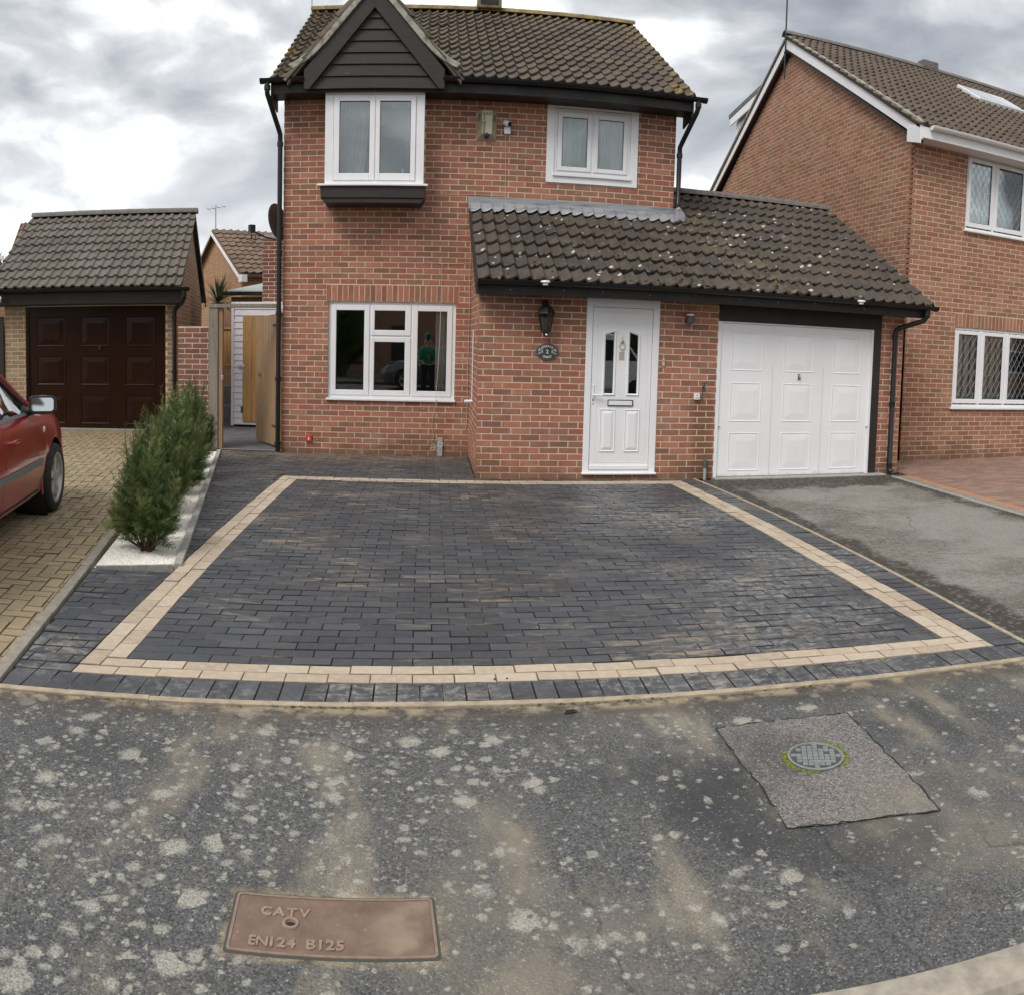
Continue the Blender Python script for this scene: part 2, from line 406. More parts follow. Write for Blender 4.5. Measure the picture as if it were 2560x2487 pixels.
glass_material('glass car', 2.0, (.25, .3, .29))
glass_material('glass lantern', 1.0, (.55, .53, .48))
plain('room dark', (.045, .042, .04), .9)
plain('curtain', (.62, .64, .62), .9, var=.06, scale=5)
plain('blind cream', (.82, .79, .73), .9, var=.05, scale=5)
plain('concrete', (.265, .24, .195), .9, var=.22, scale=18, bump=.3)
plain('concrete edging', (.37, .30, .215), .9, var=.28, scale=14, bump=.4)
plain('concrete grey', (.33, .315, .29), .9, var=.25, scale=22, bump=.4)
plain('kerb concrete', (.33, .295, .24), .92, var=.25, scale=20, bump=.6)
plain('grey plastic', (.33, .36, .35), .45, var=.08, scale=6)
plain('cable cream', (.58, .50, .42), .6)
plain('seam grey', (.5, .51, .52), .5)
plain('white plastic', (.78, .78, .77), .35)
plain('cream plastic', (.56, .51, .335), .45)
plain('cream plastic dark', (.36, .315, .215), .5)
plain('dark print', (.05, .045, .02), .6)
plain('blue lens', (.008, .011, .10), .12, coat=.6)
plain('red box', (.52, .06, .045), .45)
plain('cast iron black', (.012, .012, .012), .4)
plain('lamp bulb', (.62, .55, .42), .3)
plain('slate plaque', (.045, .045, .045), .55, var=.25, scale=30)
plain('plaque rim', (.13, .125, .12), .55)
plain('plaque white', (.66, .66, .60), .6)
plain('steel', (.45, .45, .46), .35, metal=.8)
plain('chrome', (.7, .7, .7), .15, metal=1.0)
plain('galvanised', (.42, .42, .40), .45, metal=.5, var=.15, scale=30)
plain('dish grey', (.075, .075, .078), .45, var=.15, scale=8)
plain('felt roof', (.33, .355, .34), .85, var=.12, scale=5)
plain('string light', (.85, .82, .74), .3)
def _leaf(c0, c1, c2):
    def fn(nt, bs):
        r = nt.rnd(); p = nt.pos(); n = nt.noise(p, 6, 3)
        c = nt.ramp(nt.m('ADD', nt.m('MULTIPLY', r, .55), nt.m('MULTIPLY', n, .45)), [(.2, c0), (.5, c1), (.78, c2)])
        nt.put(bs.inputs['Base Color'], c); bs.inputs['Roughness'].default_value = .6; bs.inputs['Specular IOR Level'].default_value = .25
        tr = nt.node('ShaderNodeBsdfTranslucent'); nt.put(tr.inputs[0], c)
        mx = nt.node('ShaderNodeMixShader'); mx.inputs[0].default_value = .22
        out = nt.N['Material Output']; nt.put(mx.inputs[1], bs.outputs[0]); nt.put(mx.inputs[2], tr.outputs[0]); nt.put(out.inputs[0], mx.outputs[0])
    return fn
material('conifer leaf', _leaf((.048, .085, .028), (.115, .17, .055), (.25, .28, .11)))
material('palm leaf', _leaf((.05, .10, .045), (.10, .16, .07), (.2, .25, .14)))
material('moss', _leaf((.05, .04, .012), (.10, .10, .022), (.20, .20, .04)))
material('moss dark', _leaf((.02, .015, .010), (.045, .034, .018), (.09, .075, .028)))
material('moss green', _leaf((.10, .12, .015), (.19, .22, .03), (.30, .33, .06)))
plain('bark', (.10, .07, .045), .9, var=.3, scale=40, bump=.5)
plain('twig', (.14, .11, .085), .9)

# ---- ground surfaces
def paver_material(name, tones, sand=.0, eff=.0, rough=.62, sandcol=(.42, .34, .24)):
    def fn(nt, bs):
        p = nt.pos(); r = nt.rnd(); q = nt.xyz(p)
        c = nt.ramp(r, [(i / len(tones), t) for i, t in enumerate(tones)], 'CONSTANT')
        n = nt.noise(p, 22, 5, .65)
        c = nt.mix(nt.m('MULTIPLY', nt.step(n, .35, .75), .35), c, tuple(min(1, t * 1.7) for t in tones[0]))
        if sand:
            r2 = nt.m('FRACT', nt.m('MULTIPLY', r, 23.7))
            st = nt.noise(nt.mapv(p, (2.2, 9, 1), (0, 0, .05)), 1.6, 8, .75, .8)
            zone = nt.noise(p, .9, 4, .6)
            v = nt.m('ADD', st, nt.m('ADD', nt.m('MULTIPLY', nt.m('SUBTRACT', zone, .5), .55), nt.m('MULTIPLY', nt.m('SUBTRACT', r2, .5), .07)))
            c = nt.mix(nt.m('MULTIPLY', nt.step(v, .54, .74), sand), c, sandcol)
            near = nt.m('MULTIPLY', nt.step(q[1], -1.1, -.15), nt.step(nt.noise(p, 3, 4, .6), .35, .6))
            c = nt.mix(nt.m('MULTIPLY', near, .55), c, (.26, .19, .12))
        if eff:
            e = nt.m('MULTIPLY', nt.step(nt.noise(p, 16, 7, .78), .45, .66), nt.step(nt.noise(p, .9, 4), .36, .60))
            side = nt.m('MAXIMUM', nt.step(q[0], 2.6, 4.4), nt.step(q[1], -7.1, -7.6))
            c = nt.mix(nt.m('MULTIPLY', nt.m('MULTIPLY', e, side), eff), c, (.34, .335, .325))
        f = nt.noise(p, 260, 2, .7)
        c = nt.mix(.22, c, nt.ramp(f, [(.3, (.02, .02, .02)), (.7, (.75, .72, .68))]), 'SOFT_LIGHT')
        nt.put(bs.inputs['Base Color'], c)
        wet = nt.noise(p, 1.6, 4, .6)
        nt.put(bs.inputs['Roughness'], nt.ramp(wet, [(.35, rough - .16), (.65, rough + .14)]))
        bs.inputs['Specular IOR Level'].default_value = .4
        nt.put(bs.inputs['Normal'], nt.bump(nt.noise(p, 150, 4, .7), .45, .003))
    return material(name, fn)
paver_material('paver charcoal', [(.057, .062, .070), (.046, .050, .058), (.069, .074, .082), (.052, .056, .064), (.078, .082, .089), (.062, .067, .075), (.049, .053, .060)], sand=.62, eff=.8, rough=.52)
paver_material('paver tan', [(.43, .355, .27), (.385, .31, .23), (.475, .40, .31), (.41, .335, .255), (.45, .37, .275)], rough=.75)
paver_material('paver buff', [(.285, .225, .135), (.25, .20, .12), (.315, .255, .155), (.27, .21, .12), (.30, .245, .16)], rough=.8, sand=.45, sandcol=(.19, .15, .095))
paver_material('paver neighbour', [(.265, .165, .125), (.225, .14, .11), (.30, .19, .145), (.20, .14, .115)], rough=.72)
paver_material('paver neighbour edge', [(.25, .215, .18), (.22, .195, .165)], rough=.8)
paver_material('paver orange', [(.42, .20, .105), (.38, .18, .10)], rough=.8)
def _bed(nt, bs):
    p = nt.pos(); nt.put(bs.inputs['Base Color'], nt.ramp(nt.noise(p, 3, 5, .6), [(.35, (.035, .03, .025)), (.65, (.20, .155, .105))])); bs.inputs['Roughness'].default_value = .95
material('joint sand', _bed)
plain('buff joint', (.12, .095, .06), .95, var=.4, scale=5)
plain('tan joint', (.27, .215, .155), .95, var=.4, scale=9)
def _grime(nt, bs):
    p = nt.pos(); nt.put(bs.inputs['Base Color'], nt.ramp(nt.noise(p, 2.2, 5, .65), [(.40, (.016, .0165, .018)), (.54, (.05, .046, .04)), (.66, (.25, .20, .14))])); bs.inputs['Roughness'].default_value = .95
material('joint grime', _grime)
def tarmac_material(name, base, lichen=0.0, pale=0.0, damp=0.0, cracks=0.0, chips=.25):
    def fn(nt, bs):
        p = nt.pos(); q = nt.xyz(p)
        agg = nt.node('ShaderNodeTexVoronoi', {'Vector': p, 'Scale': 150.0})
        a = nt.xyz(agg.outputs['Color'])[0]
        g = nt.noise(p, 190, 3, .7)
        lo = tuple(b * .5 for b in base); hi = tuple(b * 1.55 for b in base)
        c = nt.ramp(nt.m('ADD', nt.m('MULTIPLY', a, .5), nt.m('MULTIPLY', g, .5)), [(.25, lo), (.5, base), (.8, hi)])
        big = nt.noise(p, 1.15, 5, .6)
        c = nt.mix(nt.m('MULTIPLY', nt.step(big, .48, .32), .55), c, (.05, .051, .053))
        c = nt.mix(nt.m('MULTIPLY', nt.step(big, .50, .68), .6), c, (.23, .205, .165))
        st = nt.noise(nt.mapv(p, (1.6, .8, 1), (0, 0, .5)), 1.7, 4, .6)
        c = nt.mix(nt.m('MULTIPLY', nt.step(st, .56, .76), .6), c, (.36, .30, .225))
        if lichen:
            sm = nt.noise(nt.mapv(p, (1.9, .75, 1), (0, 0, -.25), (4.1, 1.7, 0)), 1.35, 5, .6)
            c = nt.mix(nt.m('MULTIPLY', nt.step(sm, .53, .72), .72), c, nt.ramp(nt.noise(p, 130, 4, .8), [(.35, (.20, .17, .125)), (.65, (.47, .41, .31))]))
            wx_ = nt.m('SUBTRACT', q[0], 3.35); wy_ = nt.m('SUBTRACT', q[1], -8.75)
            wd = nt.m('SQRT', nt.m('ADD', nt.m('MULTIPLY', wx_, wx_), nt.m('MULTIPLY', wy_, wy_)))
            wd = nt.m('ADD', wd, nt.m('MULTIPLY', nt.m('SUBTRACT', nt.noise(p, 3.2, 5, .6), .5), 1.1))
            c = nt.mix(nt.m('MULTIPLY', nt.step(wd, .62, .25), .6), c, (.045, .045, .046))
            cx_ = nt.xyz(nt.mapv(p, (1, 1, 1), (0, 0, -.078), (0, 0, 0)))
            ca, cb = math.cos(.078), math.sin(.078); ccx, ccy = 1.772 * ca - 9.17 * cb, -1.772 * cb - 9.17 * ca
            rd = nt.m('MAXIMUM', nt.m('SUBTRACT', nt.m('ABSOLUTE', nt.m('SUBTRACT', cx_[0], ccx)), .286), nt.m('SUBTRACT', nt.m('ABSOLUTE', nt.m('SUBTRACT', cx_[1], ccy)), .121))
            rd = nt.m('ADD', rd, nt.m('MULTIPLY', nt.m('SUBTRACT', nt.noise(p, 22, 5, .7), .5), .07))
            c = nt.mix(nt.m('MULTIPLY', nt.step(rd, .034, .0), .7), c, nt.ramp(nt.noise(p, 14, 4, .7), [(.35, (.05, .04, .028)), (.5, (.30, .235, .15)), (.7, (.46, .38, .26))]))
        chip = nt.m('MULTIPLY', nt.m('GREATER_THAN', a, .93), nt.m('LESS_THAN', agg.outputs['Distance'], .42))
        c = nt.mix(nt.m('MULTIPLY', chip, chips * 2.0), c, (.42, .40, .36))
        if pale:
            pm = nt.step(nt.noise(p, .8, 5, .62), .40, .60)
            if damp:
                dmp = nt.m('MAXIMUM', nt.step(q[1], -3.2, -2.1), nt.step(q[0], 5.75, 5.35))
                dmp = nt.m('MAXIMUM', dmp, nt.m('MULTIPLY', nt.step(q[0], 7.3, 7.75), .7))
                dn = nt.m('ADD', dmp, nt.m('MULTIPLY', nt.m('SUBTRACT', nt.noise(p, 2.2, 5, .65), .5), 1.6))
                pm = nt.m('MULTIPLY', pm, nt.step(dn, .62, .38))
                c = nt.mix(nt.m('MULTIPLY', nt.step(dn, .45, .75), .85), c, (.035, .029, .023))
            va = nt.node('ShaderNodeTexVoronoi', {'Vector': p, 'Scale': 34.0})
            sp_ = nt.xyz(va.outputs['Color'])[0]
            c = nt.mix(nt.m('MULTIPLY', nt.step(sp_, .6, 1.0), .3), c, (.36, .33, .29)); c = nt.mix(nt.m('MULTIPLY', nt.step(sp_, .35, .0), .35), c, (.06, .052, .045))
            pm = nt.m('MULTIPLY', pm, nt.m('ADD', .75, nt.m('MULTIPLY', sp_, .25)))
            c = nt.mix(nt.m('MULTIPLY', pm, pale), c, nt.ramp(nt.noise(p, 62, 6, .85), [(.32, (.15, .135, .115)), (.48, (.28, .26, .23)), (.6, (.37, .35, .32)), (.72, (.50, .485, .455))]))
        if lichen:
            zone = nt.m('ADD', nt.m('ADD', -.10, nt.m('MULTIPLY', nt.noise(p, 1.3, 4, .6), 1.1)), nt.m('MULTIPLY', nt.step(q[0], 3.1, 1.2), .25))
            wob = nt.vadd(nt.vadd(p, nt.vscale(nt.ncol(p, 14, 3), .045)), nt.vscale(nt.ncol(p, 60, 3), .014))
            fray = nt.m('MULTIPLY', nt.m('SUBTRACT', nt.noise(p, 45, 6, .8), .5), .7)
            for scl, rr, dn_ in ((8.5, .42, .45), (17.0, .40, .40), (33.0, .40, .36)):
                vo = nt.node('ShaderNodeTexVoronoi', {'Vector': wob, 'Scale': scl})
                cr = nt.xyz(vo.outputs['Color'])
                rad = nt.m('MULTIPLY', nt.m('ADD', .25, cr[0]), rr)
                blob = nt.step(nt.m('ADD', nt.m('SUBTRACT', rad, vo.outputs['Distance']), fray), -.04, .20)
                on = nt.m('GREATER_THAN', nt.m('ADD', zone, nt.m('MULTIPLY', nt.m('SUBTRACT', cr[1], .5), .62)), dn_ + .22)
                tx = nt.step(nt.noise(p, 120, 4, .8), .36, .6)
                k = nt.m('MULTIPLY', nt.m('MULTIPLY', blob, on), nt.m('ADD', .22, nt.m('MULTIPLY', tx, .68)))
                col = nt.mix(cr[2], (.50, .475, .40), (.37, .36, .31))
                c = nt.mix(nt.m('MULTIPLY', k, lichen), c, col)
        if lichen:
            fe_ = nt.m('ADD', q[1], nt.m('MULTIPLY', nt.m('POWER', nt.m('SUBTRACT', q[0], 2.7), 2.0), .05))
            dd = nt.m('ADD', fe_, nt.m('MULTIPLY', nt.m('SUBTRACT', nt.noise(p, 5, 5, .65), .5), .35))
            c = nt.mix(nt.m('MULTIPLY', nt.step(dd, -8.02, -7.80), .62), c, (.075, .058, .04))
            sd_ = nt.m('MULTIPLY', nt.step(fe_, -7.86, -7.795), nt.step(nt.noise(p, 9, 4, .6), .42, .6))
            c = nt.mix(nt.m('MULTIPLY', sd_, .75), c, (.42, .33, .22))
        if cracks:
            wv = nt.vadd(p, nt.vscale(nt.ncol(p, 3.5, 4), .35))
            e = nt.voro(wv, .75, 'Distance', 'DISTANCE_TO_EDGE')
            k = nt.m('MULTIPLY', nt.step(e, .0075, .002), nt.step(nt.noise(p, .9, 2), .47, .55))
            c = nt.mix(nt.m('MULTIPLY', k, cracks), c, (.012, .012, .01))
        nt.put(bs.inputs['Base Color'], c); bs.inputs['Roughness'].default_value = .82; bs.inputs['Specular IOR Level'].default_value = .35
        h = nt.m('ADD', nt.m('MULTIPLY', agg.outputs['Distance'], -.9), g)
        nt.put(bs.inputs['Normal'], nt.bump(h, .75, .006))
    return material(name, fn)
tarmac_material('tarmac pavement', (.112, .112, .110), lichen=1.0, cracks=.35)
tarmac_material('tarmac patch', (.20, .185, .172), chips=.5)
tarmac_material('tarmac apron', (.165, .15, .128), pale=.9, damp=1.0, chips=.35, cracks=.5)
tarmac_material('road', (.07, .069, .068))
plain('slate path', (.115, .115, .12), .8, var=.3, scale=4, bump=.3)
plain('garden ground', (.10, .105, .055), .95, var=.4, scale=2)
def _gravel(nt, bs):
    r = nt.rnd(); p = nt.pos()
    nt.put(bs.inputs['Base Color'], nt.ramp(r, [(0, (.80, .775, .71)), (.5, (.86, .84, .79)), (.9, (.70, .66, .58))])); bs.inputs['Roughness'].default_value = .8
material('white gravel', _gravel)
def _rust(nt, bs):
    p = nt.pos(); n = nt.noise(p, 7, 5, .65)
    c = nt.ramp(n, [(.28, (.105, .068, .050)), (.45, (.165, .108, .078)), (.6, (.205, .140, .102)), (.74, (.26, .195, .145))])
    x = nt.xyz(p)[0]
    c = nt.mix(nt.m('MULTIPLY', nt.m('MULTIPLY', nt.step(x, 1.82, 2.0), nt.step(nt.noise(p, 6, 3), .42, .62)), .6), c, (.34, .27, .19))
    c = nt.mix(nt.m('MULTIPLY', nt.step(nt.noise(p, 40, 4, .7), .62, .72), .5), c, (.34, .28, .21))
    nt.put(bs.inputs['Base Color'], c); bs.inputs['Roughness'].default_value = .62
    k = nt.node('ShaderNodeTexChecker', {'Vector': nt.mapv(p, (1, 1, 1), (0, 0, R(45))), 'Scale': 110.0}).outputs['Fac']
    nt.put(bs.inputs['Normal'], nt.bump(k, .5, .004))
material('rusty cover', _rust)
plain('rust rim', (.235, .165, .125), .6, var=.2, scale=40)
plain('worn metal', (.42, .36, .32), .5, var=.2, scale=40)
plain('cast letter', (.285, .20, .15), .55, var=.25, scale=60)
plain('iron grey', (.22, .235, .232), .5, metal=.15, var=.2, scale=40, bump=.3)
plain('iron dark', (.06, .065, .06), .7)
def _paint(nt, bs):
    p = nt.pos(); z = nt.xyz(p)[2]
    n = nt.noise(p, 5, 4, .6)
    d = nt.step(nt.m('ADD', z, nt.m('MULTIPLY', nt.m('SUBTRACT', n, .5), .25)), .62, .22)
    c = nt.mix(nt.m('MULTIPLY', d, .5), (.36, .013, .018), (.30, .15, .125))
    nt.put(bs.inputs['Base Color'], c); bs.inputs['Metallic'].default_value = .25
    nt.put(bs.inputs['Roughness'], nt.m('ADD', .3, nt.m('MULTIPLY', d, .3)))
    bs.inputs['Coat Weight'].default_value = .8; bs.inputs['Coat Roughness'].default_value = .08
material('car paint red', _paint)
plain('tyre', (.022, .021, .02), .8, var=.3, scale=30)
plain('alloy', (.46, .45, .44), .35, metal=.6, var=.12, scale=20)
plain('car trim', (.018, .018, .019), .5)
plain('car grey strip', (.16, .165, .17), .5)
plain('mirror', (.30, .345, .36), .03, metal=1.0)
plain('indicator', (.72, .68, .6), .2)

# ---------------------------------------------------------------- masonry, tiles, pavers
_bm = {}
def brick_mesh(w, h, mat):
    k = (round(w, 3), round(h, 3), mat)
    if k not in _bm:
        a, b = w / 2, h / 2; c = .0025
        vs = [(-a, .02, -b), (a, .02, -b), (a, .02, b), (-a, .02, b), (-a, -.0005, -b), (a, -.0005, -b), (a, -.0005, b), (-a, -.0005, b),
              (-a + c, -.0032, -b + c), (a - c, -.0032, -b + c), (a - c, -.0032, b - c), (-a + c, -.0032, b - c)]
        fs = [(8, 9, 10, 11)] + [(4 + i, 4 + (i + 1) % 4, 8 + (i + 1) % 4, 8 + i) for i in range(4)] + [(i, (i + 1) % 4, 4 + (i + 1) % 4, 4 + i) for i in range(4)]
        m = MB(); m.add(vs, fs); _bm[k] = m.mesh('brick', mat)
    return _bm[k]
def wall_sheet(M, w, h, openings, mat, name, parent, depth=.1, gable=None):
    m = MB()
    if gable:
        m.prism(gable, 0, depth, 'y', M)
    else:
        xs = sorted({0.0, w, *[min(max(o[0], 0), w) for o in openings], *[min(max(o[2], 0), w) for o in openings]})
        zs = sorted({0.0, h, *[min(max(o[1], 0), h) for o in openings], *[min(max(o[3], 0), h) for o in openings]})
        for i in range(len(xs) - 1):
            j = 0
            while j < len(zs) - 1:
                cx, cz = (xs[i] + xs[i + 1]) / 2, (zs[j] + zs[j + 1]) / 2
                if not any(o[0] < cx < o[2] and o[1] < cz < o[3] for o in openings):
                    m.box(xs[i], 0, zs[j], xs[i + 1], depth, zs[j + 1], 0, M)
                j += 1
    return m.build(name, mat, parent, fix=False)
def brick_cells(w, h, openings, gable=None, skip=None, phase=0.0, z0=0.0):
    """rectangles (x0,z0,x1,z1) of stretcher-bond bricks"""
    out = []; k = 0; z = z0; J = .0115
    while z < h - .02:
        za, zb = z + J / 2, min(z + .075 - J / 2, h)
        lo, hi = -.003, w + .003
        if gable: lo, hi = gable((za + zb) / 2); hi += .003
        x = (-.1125 if k % 2 else 0.0) + phase - .225 * math.ceil((phase + .2) / .225)
        while x < hi:
            segs = [(max(x + J / 2, lo), min(x + .225 - J / 2, hi))]
            for o in openings:
                if o[1] < (za + zb) / 2 < o[3]:
                    ns = []
                    for a, b in segs:
                        if b <= o[0] or a >= o[2]: ns.append((a, b)); continue
                        if a < o[0]: ns.append((a, o[0]))
                        if b > o[2]: ns.append((o[2], b))
                    segs = ns
            for a, b in segs:
                if b - a > .025 and not (skip and skip((a + b) / 2, (za + zb) / 2)): out.append((a, za, b, zb))
            x += .225
        z += .075; k += 1
    return out
def lay_bricks(cells, M, mat, parent, individual, stuff=None):
    for (a, za, b, zb) in cells:
        me = brick_mesh(b - a, zb - za, mat); r = random.random(); dy = random.uniform(-.0016, .0012)
        T = M @ Matrix.Translation(((a + b) / 2, dy, (za + zb) / 2)) @ Matrix.Rotation(random.gauss(0, .004), 4, 'Y')
        if individual: link('brick', me, parent, mw=T)
        else:
            stuff.add([T @ v.co for v in me.vertices], [tuple(p.vertices) for p in me.polygons], r + 1e-4)

def pan_profile(t):
    """shallow trough rising to a roll at the right, then a quick fall"""
    if t < .78: u = t / .78; return -.018 + .048 * u ** 2.1
    u = (t - .78) / .22; return .030 - .048 * (u * u * (3 - 2 * u))
def tile_template(w, gauge, kind):
    n = 18; L = gauge + .045; vs = []; fs = []
    def prof(u):
        t = (u / w * 2) % 1.0
        if kind == 'pan':
            return pan_profile(t)
        return .034 * max(0.0, math.sin(2 * math.pi * (t + .08))) ** .6 - .006
    for i in range(n + 1):
        u = w * i / n; z = prof(u)
        vs += [(u, -.02, z + .042), (u, -.02, z + .014), (u, L, z + .002)]
    for i in range(n):
        a = 3 * i; fs += [(a, a + 3, a + 5, a + 2), (a + 1, a + 4, a + 3, a)]
    fs += [(0, 2, 1), (3 * n, 3 * n + 1, 3 * n + 2)]
    return vs, fs
def roof_frame(P0, u, s):
    u = Vector(u).normalized(); s = Vector(s).normalized(); n = u.cross(s).normalized()
    M = Matrix((u, s, n)).transposed().to_4x4(); M.translation = Vector(P0); return M
def lay_tiles(M, width, length, ncol, nrow, mat, parent, keep_ind, kind='pan', skip=None, name='tile'):
    w, g = width / ncol, length / nrow
    vs, fs = tile_template(w, g, kind); mm = MB(); mm.add(vs, fs); me = mm.mesh(name, mat); me.polygons.foreach_set('use_smooth', [True] * len(me.polygons)); me.set_sharp_from_angle(angle=R(50))
    stuff = MB(); V = [Vector(v) for v in vs]
    for j in range(nrow):
        for i in range(ncol):
            T = M @ Matrix.Translation((i * w, j * g, random.uniform(0, .007))) @ Matrix.Rotation(random.gauss(0, .011), 4, 'Z') @ Matrix.Rotation(random.gauss(0, .008), 4, 'Y')
            c = T @ Vector((w / 2, g / 2, 0))
            if skip and skip(c): continue
            if keep_ind(i, j, c): link(name, me, parent, mw=T)
            else: stuff.add([T @ v for v in V], fs, random.random() + 1e-4)
    if stuff.v:
        o = stuff.build('distant_tiles', mat, parent, fix=False, kind='stuff')
        o.data.polygons.foreach_set('use_smooth', [True] * len(o.data.polygons)); o.data.set_sharp_from_angle(angle=R(50))
def ridge_line(p0, p1, mat, parent, seg=.45, rad=.12, down=.05):
    p0, p1 = Vector(p0), Vector(p1); n = max(1, round((p1 - p0).length / seg)); d = (p1 - p0) / n
    t = d.normalized(); side = t.cross(Vector((0, 0, 1))).normalized()
    for i in range(n):
        a = p0 + d * i; b = p0 + d * (i + 1) + t * .012; m = MB(); vs = []; K = 8
        for q, rr in ((a, rad), (b, rad * .97)):
            for k in range(K + 1):
                th = math.pi * k / K; vs.append(q + side * math.cos(th) * rr + Vector((0, 0, math.sin(th) * rr * .8 - down)))
            for k in range(K, -1, -1):
                th = math.pi * k / K; vs.append(q + side * math.cos(th) * rr * .8 + Vector((0, 0, math.sin(th) * rr * .62 - down)))
        N = 2 * K + 2
        fs = [(k, (k + 1) % N, N + (k + 1) % N, N + k) for k in range(N)]
        for e in (0, N): fs += [tuple(e + z for z in (k, k + 1, N - 2 - k, N - 1 - k)) for k in range(K)]
        m.add(vs, fs).build('ridge_tile', mat, parent, auto=40)

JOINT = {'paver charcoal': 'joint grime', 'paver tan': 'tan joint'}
def paver_poly(m, poly, T=None, r=0.0, ch=.0028, depth=.03):
    n = len(poly); cx = sum(p[0] for p in poly) / n; cy = sum(p[1] for p in poly) / n
    def ins(p):
        dx, dy = cx - p[0], cy - p[1]
        return (p[0] + math.copysign(min(abs(dx) * .5, ch), dx), p[1] + math.copysign(min(abs(dy) * .5, ch * 1.1), dy))
    vs = [(p[0], p[1], -depth) for p in poly] + [(p[0], p[1], -ch * .7) for p in poly] + [(*ins(p), 0) for p in poly]
    if T is not None: vs = [T @ Vector(v) for v in vs]
    fs = [tuple(2 * n + i for i in range(n))] + [(b * n + i, b * n + (i + 1) % n, (b + 1) * n + (i + 1) % n, (b + 1) * n + i) for b in (0, 1) for i in range(n)]
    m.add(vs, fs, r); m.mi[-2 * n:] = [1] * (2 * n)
def clip_poly(poly, planes):
    """keep a*x+b*y<=c for each plane"""
    for a, b, c in planes:
        out = []
        for i, p in enumerate(poly):
            q = poly[(i + 1) % len(poly)]; dp = a * p[0] + b * p[1] - c; dq = a * q[0] + b * q[1] - c
            if dp <= 0: out.append(p)
            if dp * dq < 0: t = dp / (dp - dq); out.append((p[0] + t * (q[0] - p[0]), p[1] + t * (q[1] - p[1])))
        poly = out
        if len(poly) < 3: return []
    return poly
def area(p): return .5 * abs(sum(p[i][0] * p[(i + 1) % len(p)][1] - p[(i + 1) % len(p)][0] * p[i][1] for i in range(len(p))))

def half_gutter(m, x0, x1, y, z, r=.056, M=None):
    K = 8; vs = []
    for x in (x0, x1):
        for k in range(K + 1): th = math.pi + math.pi * k / K; vs.append((x, y + math.cos(th) * r, z + math.sin(th) * r))
        for k in range(K, -1, -1): th = math.pi + math.pi * k / K; vs.append((x, y + math.cos(th) * (r - .005), z + math.sin(th) * (r - .005)))
    N = 2 * K + 2; fs = [(k, (k + 1) % N, N + (k + 1) % N, N + k) for k in range(N)]
    fs += [tuple(range(K + 1)), tuple(N + K - k for k in range(K + 1))]
    if M is not None: vs = [M @ Vector(v) for v in vs]
    m.add(vs, fs)
    for x in [x0 + .01] + [x0 + 1.0 + i * 1.9 for i in range(6) if x0 + 1.0 + i * 1.9 < x1 - .3] + [x1 - .03]:
        vs = []
        for xx in (x - .025, x + .025):
            for k in range(K + 1): th = math.pi + math.pi * k / K; vs.append((xx, y + math.cos(th) * (r + .006), z + math.sin(th) * (r + .006)))
        n = K + 1
        if M is not None: vs = [M @ Vector(v) for v in vs]
        m.add(vs, [(k, k + 1, n + k + 1, n + k) for k in range(K)] + [tuple(range(n)), tuple(range(2 * n - 1, n - 1, -1))])
def downpipe(parent, pts, r=.034, collars=(), mat='black plastic'):
    o = MB().tube(pts, r, 12).build('downpipe', mat, parent, auto=50)
    for p in collars:
        p = Vector(p); c = MB(); c.lathe([(r + .002, -.03), (r + .009, -.028), (r + .009, .028), (r + .002, .03)], 14, Matrix.Translation(p)); c.build('pipe_collar', mat, o, auto=50)
    return o
